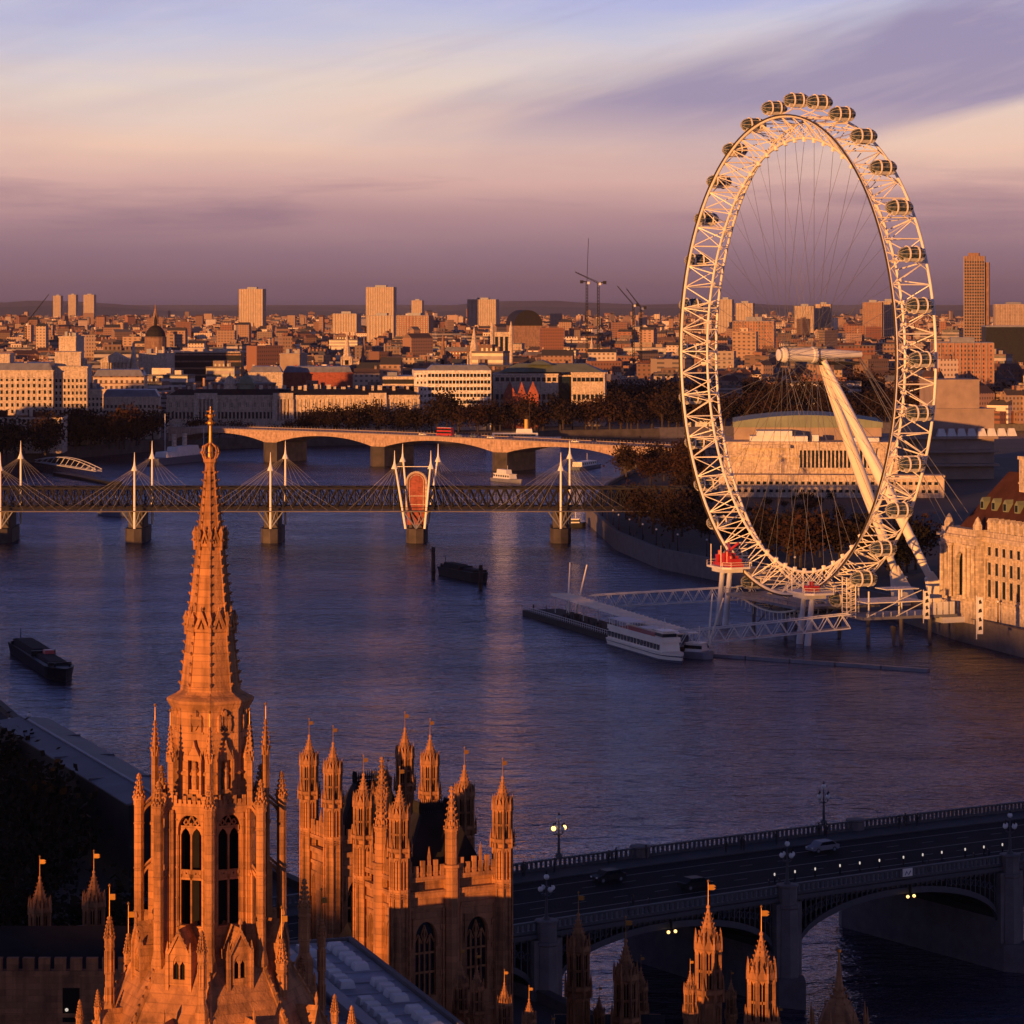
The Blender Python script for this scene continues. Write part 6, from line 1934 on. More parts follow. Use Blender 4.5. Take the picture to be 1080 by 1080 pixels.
# --- cranes
def crane(label, px, Yd, ybase_z, ytop, jib):
    root = thing('tower_crane', label, 'crane', (XP(px, Yd), Yd, GZ), 0)
    zt_ = ZP(ytop, Yd) - GZ
    m = MB(); w = .9
    for sx_ in (-1, 1):
        for sy in (-1, 1): m.tube((sx_ * w, sy * w, 0), (sx_ * w, sy * w, zt_), .28, n=4)
    z = 0
    while z < zt_ - 3: m.tube((-w, -w, z), (w, -w, z + 3), .16, n=4); m.tube((w, -w, z), (-w, -w, z + 3), .16, n=4); z += 3
    obj('mast', m, M['iron'], root)
    m = MB(); a, Lj, cj = jib
    dx, dz = math.cos(R(a)), math.sin(R(a))
    for off in (-.8, .8): m.tube((0, off, zt_), (dx * Lj, off * .3, zt_ + dz * Lj), .26, n=4)
    m.tube((0, 0, zt_ + 1.6), (dx * Lj, 0, zt_ + dz * Lj + .2), .2, n=4)
    for k in range(int(Lj / 3)):
        t = 3 * k; m.tube((dx * t, -.8, zt_ + dz * t), (dx * (t + 3), 0, zt_ + dz * (t + 3) + 1.2), .14, n=4)
    obj('jib', m, M['iron'], root)
    m = MB().tube((0, 0, zt_ + .6), (-math.copysign(cj, dx), 0, zt_ + cj * .25), .5, n=4).box(-math.copysign(cj, dx) - 1.6, -math.copysign(cj, dx) + 1.6, -1.2, 1.2, zt_ - 1.8 + cj * .2, zt_ + 1.2 + cj * .2)
    obj('counterweight', m, M['iron'], root)
    obj('cab', MB().box(.4, 2.6, -1.2, 1.2, zt_ - 1.6, zt_ + .8), M['offwhite'], root)
    return root
crane('tall crane with a near vertical jib at the middle of the skyline', 619, 2900, 0, 298, (88, 42, 5))
crane('crane with its long jib leaning left beside the tallest crane', 631, 2800, 0, 299, (154, 24, 6))
crane('short luffing crane leaning left further right', 676, 3000, 0, 325, (127, 24, 4))
crane('far left crane with a pale jib raised to the right', 27, 3600, 0, 342, (52, 45, 4))
crane('small crane right of the dark vaulted hall', 668, 3100, 0, 322, (130, 26, 4))

# ================================================================== TREES
random.seed(5)
def tree_proto(name, h, w, leaf, nleaf, ls, mat):
    root = bpy.data.objects.new(name, None); COL.objects.link(root)
    m = MB()
    m.tube((0, 0, 0), (0, 0, h * .35), w * .045, w * .032, 6)
    tips = []
    for k in range(7):
        a = 2 * PI * k / 7 + random.random(); r = w * random.uniform(.22, .4); z = h * random.uniform(.55, .85)
        e = (r * math.cos(a), r * math.sin(a), z); s_ = (0, 0, h * random.uniform(.28, .36))
        mid = (e[0] * .45, e[1] * .45, s_[2] + (z - s_[2]) * .6)
        m.tube(s_, mid, w * .022, w * .014, 5); m.tube(mid, e, w * .014, w * .006, 5); tips.append(e)
        for q in range(3):
            t2 = (e[0] + random.uniform(-.2, .2) * w, e[1] + random.uniform(-.2, .2) * w, z + random.uniform(-.05, .16) * h); m.tube(mid, t2, w * .008, w * .003, 4); tips.append(t2)
    m.tube((0, 0, h * .33), (0, 0, h * .9), w * .03, w * .006, 5); tips.append((0, 0, h * .88))
    obj('trunk', m, M['brownbark'], root)
    c = MB(); vs, fs = [], []
    for k in range(nleaf):
        t = random.choice(tips); s = w * .17
        p = Vector((random.gauss(t[0], s), random.gauss(t[1], s), random.gauss(t[2] - h * .06, s * 1.0)))
        p.z = max(p.z, h * random.uniform(.10, .34))
        ax = Vector((random.gauss(0, 1), random.gauss(0, 1), random.gauss(0, 1))).normalized(); b = ax.orthogonal().normalized(); cc = ax.cross(b)
        l = ls * random.uniform(.6, 1.3); i = len(vs)
        vs += [tuple(p + b * l), tuple(p + cc * l * .7), tuple(p - b * l), tuple(p - cc * l * .7)]; fs.append((i, i + 1, i + 2, i + 3))
    c.add(vs, fs)
    obj('crown', c, M[mat], root)
    return root
TP = [tree_proto('plane_tree', 17, 13, 0, 900, .75, 'leaf'), tree_proto('plane_tree', 15, 14, 0, 900, .75, 'leaf'), tree_proto('plane_tree', 19, 13, 0, 1000, .7, 'leaf'), tree_proto('plane_tree', 12, 10, 0, 700, .6, 'leafshade'), tree_proto('plane_tree', 16, 12, 0, 900, .7, 'leafshade')]
tused = [False] * len(TP)
def tree(i, x, y, s, label, group):
    q = TP[i] if not tused[i] else copy_tree(TP[i])
    tused[i] = True
    q.location = (x, y, GZ); q.scale = (s, s, s * random.uniform(.85, 1.12)); q.rotation_euler = (0, 0, random.uniform(0, 6.28))
    return tag(q, label, 'tree', group)
# far bank embankment
def line_pt(P, s):
    for a, b in zip(P, P[1:]):
        a, b = Vector(a), Vector(b); l = (b - a).length
        if s <= l: return a + (b - a) * (s / l), (b - a).normalized()
        s -= l
    return None, None
pathN = NB[7:15]
s = 0
while True:
    p, d = line_pt(pathN, s)
    if p is None: break
    n = Vector((-d.y, d.x))
    if n.y < 0 and n.x > 0: n = -n
    n = Vector((-d.y, d.x)) if True else n
    px = 540 + p.x / p.y * F
    if px < 185: lab = 'brown autumn plane tree on the far bank left of the arched bridge'
    elif px < 440: lab = 'brown autumn plane tree on the far bank before the long palace'
    elif px < 650: lab = 'brown autumn plane tree on the far bank before the white banded office'
    else: lab = 'brown autumn plane tree on the far bank behind the wheel'
    for row in range(2):
        off = 9 + row * 11 + random.uniform(-4, 4)
        q = p + n * off
        if 185 < px < 330 and row > 0: continue
        sc_ = random.uniform(.75, 1.25) * (.62 if 185 < px < 335 else .92 if px < 650 else 1.0)
        tree(random.choice((0, 1, 2)), q.x + random.uniform(-3, 3), q.y, sc_, lab, 'trees: ' + lab)
    s += 11.5 if px < 700 else 16
    if p.x > 420: break
# left clump by the hotel
for k in range(26):
    px = random.uniform(-20, 150); Yd = random.uniform(1475, 1550) if px < 70 else random.uniform(1600, 1690)
    lab = 'dark tree in the clump below the many windowed hotel at left'
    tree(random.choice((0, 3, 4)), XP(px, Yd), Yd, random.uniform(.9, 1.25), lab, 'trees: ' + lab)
# temple gardens behind the wheel and right of the offices
for k in range(56):
    px = random.uniform(636, 965); Yd = random.uniform(1960, 2150)
    lab = 'brown tree in the wooded gardens seen behind the wheel' if px > 720 else 'brown tree in the wooded gardens left of the wheel'
    if Yd < 2000 and px > 900: continue
    tree(random.choice((0, 1, 2, 1)), XP(px, Yd), Yd, random.uniform(1.0, 1.5), lab, 'trees: ' + lab)
wood = MB(); vs, fs = [], []
for k in range(95):
    px = random.uniform(630, 985); Yd = random.uniform(2150, 2480); cxw = XP(px, Yd); hh_ = random.uniform(12, 20); ww2 = random.uniform(5, 8)
    for q in range(150):
        p = Vector((random.gauss(cxw, ww2 * .55), random.gauss(Yd, ww2 * .55), GZ + hh_ * random.uniform(.25, 1.0) * random.uniform(.8, 1.05)))
        ax = Vector((random.gauss(0, 1), random.gauss(0, 1), random.gauss(0, 1))).normalized(); b = ax.orthogonal().normalized(); cc = ax.cross(b); l = random.uniform(.8, 1.8); i = len(vs)
        vs += [tuple(p + b * l), tuple(p + cc * l * .7), tuple(p - b * l), tuple(p - cc * l * .7)]; fs.append((i, i + 1, i + 2, i + 3))
for k in range(260):
    Yd = 2000 + 5000 * random.random() ** 1.4; px = random.uniform(-20, 1100); cxw = XP(px, Yd); rr = random.uniform(10, 34) * (Yd / 3000)
    for q in range(60):
        p = Vector((random.gauss(cxw, rr), random.gauss(Yd, 9), GZ + random.uniform(3, 17)))
        ax = Vector((random.gauss(0, 1), random.gauss(0, 1), random.gauss(0, 1))).normalized(); b = ax.orthogonal().normalized(); cc = ax.cross(b); l = random.uniform(1.2, 2.8); i = len(vs)
        vs += [tuple(p + b * l), tuple(p + cc * l * .7), tuple(p - b * l), tuple(p - cc * l * .7)]; fs.append((i, i + 1, i + 2, i + 3))
wood.add(vs, fs)
o = obj('distant_woodland', wood, M['leaf']); o['kind'] = 'stuff'; o['label'] = 'far masses of brown trees behind the wheel and among the rooftops'; o['category'] = 'woodland'
# south bank gardens between railway bridge and hall
for k in range(92):
    t = random.random()
    Yd = 850 + 330 * t
    edge = next((a[0] + (b[0] - a[0]) * (Yd - a[1]) / (b[1] - a[1]) for a, b in zip(SB, SB[1:]) if a[1] <= Yd <= b[1]), 60)
    x = edge + random.uniform(9, 95)
    px = 540 + x / Yd * F
    if px > 985: continue
    lab = 'dark tree in the shaded riverside gardens behind the wheel foot' if px > 740 else 'rusty brown tree on the bend of the near right bank'
    tree(random.choice((3, 4, 0) if px > 740 else (0, 1, 4)), x, Yd, random.uniform(.8, 1.0) * max(.3, min(.95, (ZP(536 if px > 735 else 511, Yd) - GZ) / 18.0)), lab, 'trees: ' + lab)
for k in range(16):
    Yd = random.uniform(1200, 1420); x = XP(random.uniform(655, 735), Yd)
    lab = 'brown tree at the near end of the arched bridge'
    tree(random.choice((0, 1)), x, Yd, random.uniform(.6, .85), lab, 'trees: ' + lab)
# near dark trees at lower left, behind the long roof
for k in range(20):
    px = random.uniform(-30, 150); Yd = random.uniform(330, 470)
    x = XP(px, Yd)
    if x > -40 - (Yd - 380) * .32 - 14: x -= 14
    lab = 'nearly black tree in shade at lower left below the long roof'
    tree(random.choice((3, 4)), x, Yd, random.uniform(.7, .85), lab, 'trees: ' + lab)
# long shallow pitched roof at left
Q = [Vector(PP(52, 757, 17)), Vector(PP(166, 822, 17))]
dq = (Q[1] - Q[0]); Lq = dq.length + 18
lr = thing('long_roofed_building', 'long low building with a shallow grey metal roof on the left bank', 'building', (Q[0].x, Q[0].y, GZ), math.atan2(dq.y, dq.x))
sd_ = -1 if (Matrix.Rotation(math.atan2(dq.y, dq.x), 3, 'Z') @ Vector((0, 1, 0))).x > 0 else 1
b1 = 9.0 * sd_
obj('wall', MB().box(.3, Lq, min(.3 * sd_, b1 * .97), max(.3 * sd_, b1 * .97), 0, 11.7), M['hull'], lr)
m = MB().vprism([(0, 0), (0, 0), (0, 0)], 0, 0) if False else MB()
m.add([(0, 0, 11.9), (Lq, 0, 11.9), (Lq, b1 / 2, 12.5), (0, b1 / 2, 12.5), (0, b1, 11.9), (Lq, b1, 11.9), (0, 0, 11.7), (Lq, 0, 11.7), (0, b1, 11.7), (Lq, b1, 11.7)], [(0, 1, 2, 3), (3, 2, 5, 4), (0, 6, 7, 1), (4, 5, 9, 8), (0, 3, 4, 8, 6), (1, 7, 9, 5, 2)])
for k in range(1, 4): m.box(Lq * k / 4 - .1, Lq * k / 4 + .1, min(0, b1), max(0, b1), 11.7, 12.2)
obj('roof', m, M['darklead'], lr)
obj('ridge_cap', MB().box(0, Lq, b1 / 2 - .25, b1 / 2 + .2, 12.48, 12.66), M['lead'], lr)
# ================================================================== BOATS
def hullmesh(L, W, zt, bow=.22, stern=.08, zb=-.6):
    # plan outline pulled up with flare, bow at +x
    pts = []
    n = 9
    for k in range(n + 1):
        t = k / n; pts.append((L * (.5 - bow) + L * bow * t, W / 2 * (1 - t ** 2.0) + .02))
    out = [(x, y) for x, y in pts] + [(x, -y) for x, y in reversed(pts)] + [(-L / 2, -W / 2 * .8), (-L / 2, W / 2 * .8)]
    m = MB(); N = len(out)
    vs = [(x * .965, y * .82, zb) for x, y in out] + [(x, y, zt + (.9 * max(0, x / L) ** 2 * 2)) for x, y in out]
    fs = [(i, (i + 1) % N, N + (i + 1) % N, N + i) for i in range(N)]
    for tri in tessellate_polygon([[Vector((x, y, 0)) for x, y in out]]): fs.append(tuple(N + i for i in tri)); fs.append(tuple(reversed(tri)))
    return m.add(vs, fs)
def boat(name, label, p, q, z=0, cat='boat'):
    p, q = Vector(p), Vector(q)
    d = q - p; c = (p + q) / 2
    return thing(name, label, cat, (c.x, c.y, z), math.atan2(d.y, d.x)), d.length
# cruise boat by the pier
cb, L = boat('cruise_boat', 'white two deck cruise boat moored alongside the floating pier', PP(648, 679), PP(720, 700))
W = 5.8
obj('hull', hullmesh(L, W, 1.7), M['white'], cb)
obj('rubbing_strake', hullmesh(L * 1.004, W * 1.015, 1.2, zb=.85), M['bluegrey'], cb)
obj('waterline_stripe', hullmesh(L * 1.002, W * 1.01, .15), M['bluegrey'], cb)
obj('lower_saloon', MB().hip(-L * .46, L * .33, -W * .43, W * .43, 1.7, 4.1, .3, .2), M['white'], cb)
wn0 = None
for s in (-1, 1):
    for k in range(16):
        x = -L * .43 + L * .72 * k / 15
        obj('window', MB().box(x - .75, x + .75, s * W * .425 - .06, s * W * .425 + .06, 2.3, 3.6), M['glass'], cb)
obj('upper_deck', MB().box(-L * .46, L * .34, -W * .45, W * .45, 4.104, 4.3).box(-L * .46, L * .32, -W * .44, -W * .42, 4.304, 5.2).box(-L * .46, L * .32, W * .42, W * .44, 4.304, 5.2).box(L * .32, L * .33, -W * .44, W * .44, 4.304, 5.2), M['white'], cb)
obj('awning', MB().box(-L * .45, -L * .16, -W * .42, W * .42, 6.6, 6.8).box(-L * .05, L * .1, -W * .3, W * .3, 6.2, 6.4), M['offwhite'], cb)
obj('wheelhouse', MB().hip(L * .2, L * .32, -W * .3, W * .3, 4.31, 6.6, .4, .2).box(L * .19, L * .33, -W * .32, W * .32, 6.604, 6.75), M['white'], cb)
obj('wheelhouse_glass', MB().box(L * .205, L * .318, -W * .305, W * .305, 5.3, 6.1), M['glass'], cb)
m = MB()
for k in range(8):
    x = -L * .44 + L * .28 * k / 7
    for s in (-1, 1): m.tube((x, s * W * .4, 4.3), (x, s * W * .4, 6.6), .06, n=4)
m.tube((L * .25, 0, 6.75), (L * .25, 0, 9.5), .08, n=5)
obj('awning_post', m, M['white'], cb)
m = MB(); random.seed(2)
for k in range(22): x = -L * .40 + k * L * .027; m.box(x, x + .35, -W * .36, W * .36, 4.31, 4.9)
obj('deck_seats', m, M['red'], cb)
# barges
def barge(label, p, q, W=9.0, red=False):
    b, L = boat('barge', label, p, q, cat='barge')
    obj('hull', hullmesh(L, W, 2.6, .16), M['hull'], b)
    obj('hatch', MB().hip(-L * .40, L * .0, -W * .38, W * .38, 2.62, 4.2, .6, .6).hip(L * .06, L * .34, -W * .36, W * .36, 2.62, 3.6, .6, .6), M['iron'], b)
    obj('coaming', MB().box(-L * .42, -L * .41, -W * .42, W * .42, 2.6, 3.4).box(L * .02, L * .04, -W * .42, W * .42, 2.6, 4.0).box(L * .36, L * .37, -W * .4, W * .4, 2.6, 3.6), M['hull'], b)
    m = MB()
    for x in (-L * .45, L * .42):
        for s in (-1, 1): m.lathe([(2.6, .22), (3.5, .22), (3.55, .32), (3.7, .32)], 8, 0, x, s * W * .25)
    m.tube((-L * .46, 0, 2.6), (-L * .46, 0, 6), .1, n=5)
    obj('bollard', m, M['hull'], b)
    if red: obj('red_cover', MB().hip(L * .045, L * .10, -W * .1, W * .34, 2.62, 4.4, .3, .5), M['red'], b)
    return b
barge('long black barge with a red patch floating at far left', PP(20, 688), PP(70, 720), 6.6, True)
barge('small black barge moored between two dark posts at centre', PP(468, 606), PP(512, 615), 5.4)
for px, yb_, yt, lab in ((457, 610, 577, 'thin dark mooring post left of the small barge'), (507, 622, 596, 'dark mooring post at the bow of the small barge')):
    x, y = PP(px, yb_)
    ps = thing('mooring_post', lab, 'post', (x, y, 0))
    obj('pile', MB().lathe([(-1, .62), (ZP(yt, y) - .3, .55), (ZP(yt, y), .4)], 8), M['timber'], ps)
    obj('collar', MB().lathe([(1.6, .75), (2.2, .75)], 8).lathe([(ZP(yt, y) - 1.4, .66), (ZP(yt, y) - 1.0, .66)], 8), M['iron'], ps)
def motor(label, p, q, W, cab, mat='white', two=False):
    b, L = boat('river_boat', label, p, q)
    obj('hull', hullmesh(L, W, 1.5), M[mat], b)
    obj('cabin', MB().hip(-L * .4, L * .2, -W * .38, W * .38, 1.5, 1.5 + cab, .4, .25), M['offwhite'], b)
    for s in (-1, 1):
        for k in range(7):
            x = -L * .35 + L * .5 * k / 6; obj('window', MB().box(x - .5, x + .5, s * W * .37 - .08, s * W * .37 + .08, 1.5 + cab * .4, 1.5 + cab * .8), M['glass'], b)
    obj('roof', MB().box(-L * .4, L * .2, -W * .38, W * .38, 1.504 + cab, 1.65 + cab), M['white'], b)
    if two: obj('upper_cabin', MB().hip(-L * .3, L * .05, -W * .3, W * .3, 1.654 + cab, 3.6 + cab, .3, .2), M['offwhite'], b)
    obj('mast', MB().tube((0, 0, 1.6 + cab), (0, 0, 5.5 + cab), .08, n=5), M['white'], b)
    return b
motor('small white boat under the left part of the railway bridge', PP(107, 543), PP(137, 545), 6.0, 2.4, 'bluegrey')
motor('white passenger boat beyond the railway bridge', PP(521, 507), PP(550, 510), 5.5, 2.2, 'lead', True)
motor('dark launch by the bank right of the last mast', PP(596, 556), PP(618, 556), 5, 1.6, 'hull')
motor('small work boat tied at the foot of the lower gangway', PP(723, 693), PP(752, 695), 5, 2.0, 'lead')
motor('blue boat under the right arch of the pale bridge', PP(606, 496), PP(632, 492), 7, 2.2, 'bluegrey')
# moored ships
sh, L = boat('moored_ship', 'blue grey moored ship with two cream funnels by the left bank', PP(160, 491), PP(228, 484), cat='ship')
obj('hull', hullmesh(L, 10, 3.6, .2), M['bluegrey'], sh)
obj('deckhouse', MB().hip(-L * .36, L * .25, -3.8, 3.8, 3.6, 6.4, .5, .4).hip(-L * .2, L * .15, -3, 3, 6.404, 8.6, .4, .4), M['offwhite'], sh)
for x in (-L * .16, L * .0): obj('funnel', MB().lathe([(6.4, 1.3), (14.5, 1.2), (14.6, 1.3), (15, 1.3)], 12, 0, x, 0), M['palestone'], sh)
obj('mast', MB().tube((-L * .3, 0, 4), (-L * .3, 0, 26), .18, n=5).tube((L * .3, 0, 4), (L * .3, 0, 17), .16, n=5), M['offwhite'], sh)
m = MB()
for k in range(20): x = -L * .4 + L * .75 * k / 19; m.tube((x, -4.6, 3.6), (x, -4.6, 5.0), .06, n=4)
obj('rail', m, M['white'], sh)
ps, L = boat('paddle_steamer', 'long white moored steamer behind the pale arched bridge', PP(512, 467), PP(592, 467), cat='ship')
obj('hull', hullmesh(L, 9, 3.2, .2), M['offwhite'], ps)
obj('deckhouse', MB().hip(-L * .42, L * .2, -3.8, 3.8, 3.2, 6.0, .5, .4).hip(-L * .1, L * .12, -3, 3, 6.004, 8.4, .4, .3), M['offwhite'], ps)
obj('funnel', MB().lathe([(6, 1.3), (14, 1.2)], 12, 0, L * .04, 0), M['yellow'], ps)
obj('mast', MB().tube((L * .08, 0, 6), (L * .08, 0, 25), .2, n=5), M['timber'], ps)
obj('side_windows', MB().box(-L * .38, L * .16, -3.75, -3.6, 4.2, 5.2), M['glass'], ps)
ws, L = boat('moored_ship', 'white moored ship with two masts seen left of the wheel', PP(690, 459.5), PP(772, 459.5), cat='ship')
obj('hull', hullmesh(L, 11, 5.0, .15), M['white'], ws)
obj('deckhouse', MB().hip(-L * .1, L * .3, -4, 4, 5, 8.5, .5, .5).hip(L * .0, L * .2, -3, 3, 8.504, 11, .5, .5), M['offwhite'], ws)
obj('mast', MB().tube((-L * .18, 0, 5), (-L * .18, 0, 34), .28, n=5).tube((L * .28, 0, 5), (L * .28, 0, 30), .26, n=5), M['timber'], ws)
# covered landing stage on the left bank
a, b = PP(40, 487, 4), PP(104, 497, 4)
ls = thing('landing_stage', 'pale arched gangway leading to a dark pontoon at far left', 'pier', (a[0], a[1], 0), math.atan2(b[1] - a[1], b[0] - a[0]))
L = math.hypot(b[0] - a[0], b[1] - a[1])
for y in (-1.5, 1.5):
    m = MB()
    for k in range(12):
        t0, t1 = k / 12, (k + 1) / 12
        z0, z1 = 5 + 3.2 * math.sin(PI * t0), 5 + 3.2 * math.sin(PI * t1)
        m.tube((L * t0, y, z0), (L * t1, y, z1), .2, n=4); m.tube((L * t0, y, 4), (L * t1, y, 4), .2, n=4); m.tube((L * t0, y, 4), (L * t1, y, z1), .12, n=4)
    obj('side_truss', m, M['offwhite'], ls)
obj('pontoon', MB().box(L * .55, L * 1.45, -9, -3, -.5, 1.6), M['hull'], ls)
obj('deck', MB().box(0, L, -1.45, 1.45, 3.8, 3.98), M['lead'], ls)

# ================================================================== VEHICLES AND PEOPLE
def car_proto(mat, label):
    root = thing('parked_car' if False else 'car', label, 'car')
    m = MB().vprism([(-2.1, .35), (2.1, .35), (2.15, .75), (1.3, .92), (.75, 1.42), (-1.1, 1.45), (-1.75, .98), (-2.15, .9)], -.85, .85)
    obj('body', m, mat, root)
    obj('window_glass', MB().vprism([(1.05, .95), (.68, 1.36), (-1.05, 1.39), (-1.55, .98)], -.865, .865), M['glass'], root)
    for x in (-1.3, 1.35):
        for s in (-1, 1):
            w = obj('wheel', MB().tube((x, s * .62, .33), (x, s * .88, .33), .33, n=12), M['rubber'], root)
            obj('rim', MB().tube((x, s * .87, .33), (x, s * .895, .33), .2, n=8), M['lead'], w)
    for s in (-.6, .6): obj('headlight', MB().box(2.06, 2.16, s - .16, s + .16, .6, .76), M['offwhite'], root)
    return root
def bus_proto(label):
    root = thing('double_decker_bus', label, 'bus')
    obj('body', MB().hip(-4.6, 4.6, -1.25, 1.25, .4, 4.4, .15, .08), M['red'], root)
    for z0 in (1.5, 3.1): obj('window_band', MB().box(-4.45, 4.4, -1.275, 1.275, z0, z0 + .85), M['glass'], root)
    obj('roof', MB().box(-4.3, 4.3, -1.1, 1.1, 4.404, 4.5), M['offwhite'], root)
    for x in (-2.7, 2.9):
        for s in (-1, 1): obj('wheel', MB().tube((x, s * 1.0, .5), (x, s * 1.28, .5), .5, n=12), M['rubber'], root)
    return root
bus = bus_proto('red double decker bus crossing the pale arched bridge')
bus.location = wwp(along(461), 7, 0); bus.rotation_euler = (0, 0, WWR)
cars = {k: None for k in ('white', 'hull', 'bluegrey', 'lead', 'yellow')}
def car(kind, loc, rz, label, group):
    if cars[kind] is None: cars[kind] = car_proto(M[kind], label); q = cars[kind]
    else: q = copy_tree(cars[kind])
    q.location = loc; q.rotation_euler = (0, 0, rz); tag(q, label, 'car', group); return q
WBC = [('lead', 8, 22.0, 'pale blue car at the left end of the iron bridge by the far kerb'), ('lead', 64, 20.5, 'grey car on the iron bridge near the far kerb at the right edge'), ('hull', 36, 10.2, 'black car on the iron bridge behind the sunlit pinnacles'),
        ('hull', 30, 20.0, 'black car on the far lane of the iron bridge beneath the glowing lamp')]
for k, x, y, lab in WBC: car(k, wbp(x, y, -.24), WBR + (0 if y < 15 else PI), lab, 'cars on the iron bridge')
for k, px, y, lab in (('white', 440, 5, 'white car left of the red bus on the pale bridge'), ('lead', 478, 5, 'grey car right of the red bus on the pale bridge'), ('bluegrey', 490, 8, 'blue grey car further right of the red bus'), ('white', 512, 5, 'white van like car near the pale bridge middle'), ('white', 600, 6, 'white car near the right end of the pale bridge')):
    car(k, wwp(along(px), y), WWR, lab, 'cars on the pale bridge')
yc = car('yellow', (XP(10, 262), 262, 20 + GZ), .3, 'yellow van like vehicle shape', 'x') if False else None

def person_proto(walk):
    me = bpy.data.meshes.new('person')
    J = [(0, 0, .95, .13), (0, 0, 1.2, .15), (0, 0, 1.42, .15), (0, 0, 1.52, .06), (0, .02, 1.66, .105), (0, 0.01, 1.74, .09),
         (.1, .02, .88, .10), (.1, .08 * walk, .48, .075), (.1, -.12 * walk, .06, .05), (.1, .04 - .12 * walk, .03, .04),
         (-.1, .02, .88, .10), (-.1, -.02 * walk, .48, .075), (-.1, .22 * walk, .06, .05), (-.1, .34 * walk, .03, .04),
         (.2, 0, 1.40, .065), (.25, .0, 1.12, .05), (.24, .12, .90, .04), (-.2, 0, 1.40, .065), (-.25, -.03, 1.12, .05), (-.24, .08, .90, .04)]
    E = [(0, 1), (1, 2), (2, 3), (3, 4), (4, 5), (0, 6), (6, 7), (7, 8), (8, 9), (0, 10), (10, 11), (11, 12), (12, 13), (2, 14), (14, 15), (15, 16), (2, 17), (17, 18), (18, 19)]
    me.from_pydata([j[:3] for j in J], E, [])
    o = bpy.data.objects.new('person', me); COL.objects.link(o)
    sk = o.modifiers.new('skin', 'SKIN')
    for i, j in enumerate(J): me.skin_vertices[0].data[i].radius = (j[3], j[3])
    me.skin_vertices[0].data[0].use_root = True
    o.modifiers.new('sub', 'SUBSURF').levels = 1
    dg = bpy.context.evaluated_depsgraph_get()
    nm = bpy.data.meshes.new_from_object(o.evaluated_get(dg))
    o.modifiers.clear(); o.data = nm; nm.materials.clear(); nm.materials.append(M['coat'])
    nm.polygons.foreach_set('use_smooth', [True] * len(nm.polygons))
    h = obj('hair', MB().ball(0, -.015, 1.74, .105, 8, 6, 1.0), M['hull'], o, smooth=True)
    f = obj('face', MB().ball(0, .07, 1.66, .07, 8, 6, 1.2).blob(0, .14, 1.65, .018, .03), M['skin'], o, smooth=True)
    return o
M['coat'] = plain('dark_coat', (.03, .028, .03), .9, .2, 4)
M['skin'] = plain('skin', (.35, .20, .14), .6, .05, 4)
PE = [person_proto(.6), person_proto(1.0), person_proto(.2)]
pu = [False] * 3
random.seed(9)
for k in range(34):
    i = k % 3
    q = PE[i] if not pu[i] else copy_tree(PE[i])
    pu[i] = True
    x = random.uniform(2, 90); y = random.uniform(26.0, 29.0) if k % 4 else random.uniform(1.2, 4.0)
    q.location = wbp(x, y, -.10); q.rotation_euler = (0, 0, WBR + random.choice((PI / 2, -PI / 2)) + random.uniform(-.2, .2))
    lab = 'dark coated person walking along the far parapet of the iron bridge' if y > 20 else 'dark coated person walking on the near footway of the iron bridge'
    tag(q, lab, 'person', 'people: ' + lab)

for k in range(40):
    q = copy_tree(PE[k % 3])
    if k < 16:
        v = pier.matrix_basis @ Vector((random.uniform(3, 55), random.uniform(1.2, 5.0), 1.5)); lab = 'dark coated person waiting on the floating pier'
    else:
        p, d = line_pt(SB[3:11], random.uniform(20, 330)); n = Vector((d.y, -d.x))
        v = Vector((p.x + n.x * random.uniform(2, 5), p.y + n.y * random.uniform(2, 5), GZ)); lab = 'dark coated person strolling behind the curved embankment wall'
    q.location = v; q.rotation_euler = (0, 0, random.uniform(0, 6.28)); tag(q, lab, 'person', 'people: ' + lab)
# embankment lamps on the near right bank and the left
lp0 = None
for k in range(18):
    p, d = line_pt(SB[3:11], 26 + k * 22)
    if p is None: break
    n = Vector((d.y, -d.x))
    lab = 'slender dark lamp post along the curved embankment wall by the wheel'
    if lp0 is None:
        lp0 = thing('lamp_post', lab, 'lamp', group='embankment lamps')
        obj('post', MB().lathe([(0, .3), (.8, .16), (4.6, .09), (4.7, .2), (4.8, .2)], 8), M['iron'], lp0)
        g = obj('globe', MB().ball(0, 0, 5.1, .33, 8, 6), M['offwhite'], lp0)
        obj('finial', MB().lathe([(5.4, .1), (5.8, .02)], 6), M['iron'], g)
        q = lp0
    else: q = copy_tree(lp0)
    q.location = (p.x + n.x * .6, p.y + n.y * .6, 6.4)
for px, py, lab in ((10, 757, 'dark lamp post left of the long grey roof'), (31, 752, 'slightly taller dark lamp post at the end of the long grey roof')):
    q = copy_tree(lp0); Yd = 512 if px < 20 else 505
    q.location = (XP(px, Yd), Yd, ZP(py, Yd) - 5.4); tag(q, lab, 'lamp'); del q['group']
    q.location.z = max(GZ, q.location.z - 0); 
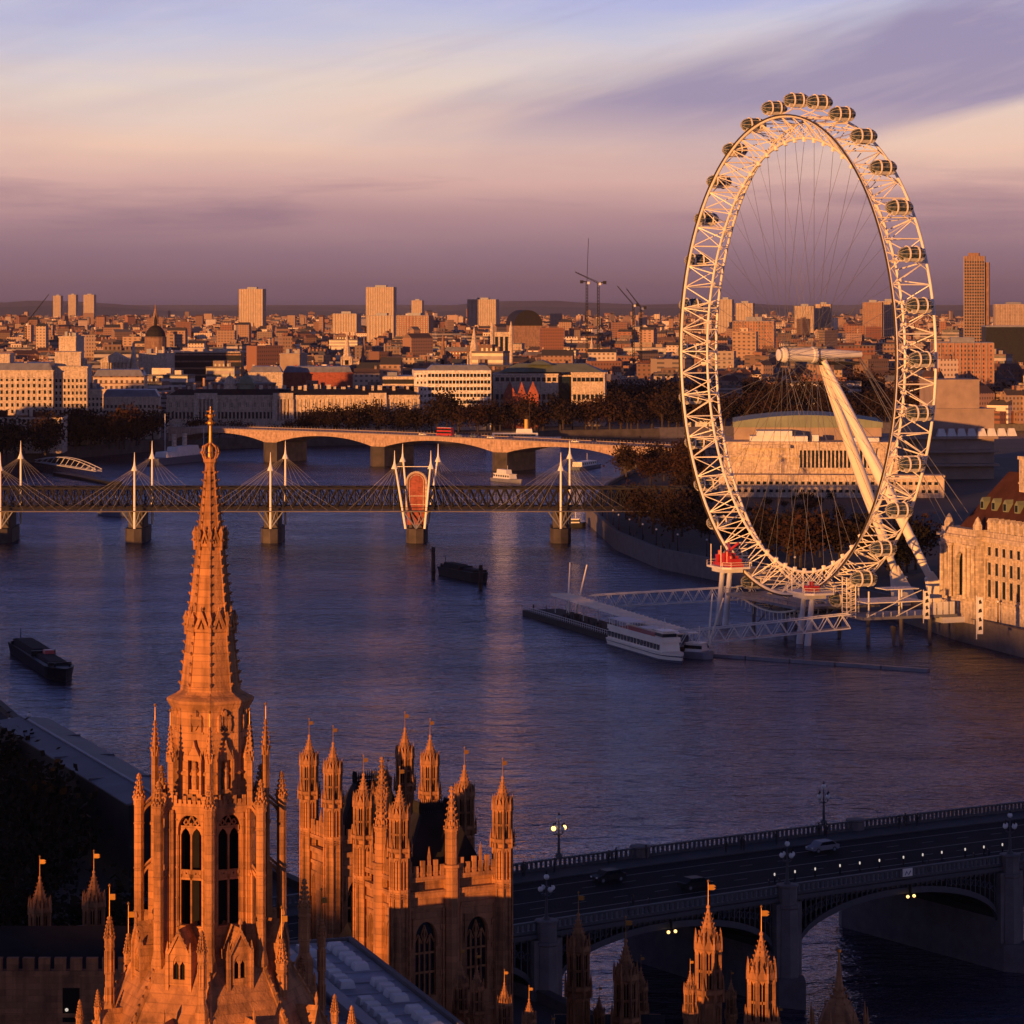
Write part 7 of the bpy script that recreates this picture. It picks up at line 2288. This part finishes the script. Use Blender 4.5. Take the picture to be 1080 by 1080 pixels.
# banner poles by the hall
for px, yb_, yt, lab in ((974, 655, 622, 'white banner pole at the foot of the bright wheel leg'), (1030, 672, 628, 'white banner pole before the riverside hall')):
    x, y = PP(px, yb_, 6.0)
    bp = thing('banner_pole', lab, 'banner', (x, y, 5.5))
    h = ZP(yt, y) - 5.5
    obj('pole', MB().tube((0, 0, 0), (0, 0, h), .12, n=6), M['offwhite'], bp)
    obj('banner', MB().box(.15, 1.5, -.03, .03, h * .12, h * .96), M['offwhite'], bp)
    m = MB()
    for k in range(4): z = h * (.2 + .2 * k); m.vprism([(.4 + .2 * (k % 2), z), (1.3, z + .2), (1.1 - .2 * (k % 2), z + 1.1), (.5, z + .8)], -.05, -.034)
    obj('banner_mark', m, M['iron'], bp)

# ================================================================== unseen blocks added behind the viewpoint to shade the river
random.seed(14)
k = 0
x = -1500.0
while x < 170:
    w = random.uniform(46, 70)
    d = random.uniform(22, 34)
    Yb = -250
    h = 61.5 + random.uniform(-2.0, 1.5)  # slab heights set by where the shadow line should fall
    if -700 < x + w / 2 < -590: h = 84
    elif -590 <= x + w / 2 < -515: h = 69
    elif -306 < x + w / 2 < -220: h = 59.2
    q = thing('shade_slab', 'unseen slab added behind the viewpoint to cast shade', 'building', (x + w / 2, Yb - d / 2, GZ), 0, 'added shade slabs behind the viewpoint')
    if h < 64: h -= 1.2
    obj('wall', MB().box(-w / 2, w / 2, -d / 2, d / 2, 0, h - GZ), M['facade'], q)
    m = MB(); bx = -w / 2 + 1
    while bx < w / 2 - 8:
        bw_ = random.uniform(2, 7); m.box(bx, bx + bw_, -d * .2, d * .2, h - GZ + .8, h - GZ + .8 + random.uniform(.8, 3.4)); bx += bw_ + random.uniform(.5, 6)
    obj('plant_room', m, M['facade'], q)  # boxes added only to roughen the slab's shadow edge
    obj('roof', MB().box(-w / 2 - .2, w / 2 + .2, -d / 2 - .2, d / 2 + .2, h - GZ + .004, h - GZ + .8), M['roofs'], q)
    x += w + .5; k += 1

# ================================================================== haze
hz = MB().box(-6000, 6000, -1450, 30000, -1.5, 330)
t = NT('haze_air'); t.t.nodes.remove(t.b)
v = t.t.nodes.new('ShaderNodeVolumePrincipled')
v.inputs['Color'].default_value = (.62, .56, .74, 1)
v.inputs['Density'].default_value = HAZE
v.inputs['Anisotropy'].default_value = 0.0
t.t.links.new(v.outputs[0], t.out.inputs['Volume'])
if HAZE > 0:
    h = obj('haze', hz, t.m); h['kind'] = 'stuff'; h['label'] = 'thin purple evening haze over the city'; h['category'] = 'haze'
# drop prototypes that never found a place
for o in list(S.objects):
    if o.parent is None and o.type == 'EMPTY' and 'label' not in o:
        for c in list(o.children_recursive): bpy.data.objects.remove(c)
        bpy.data.objects.remove(o)
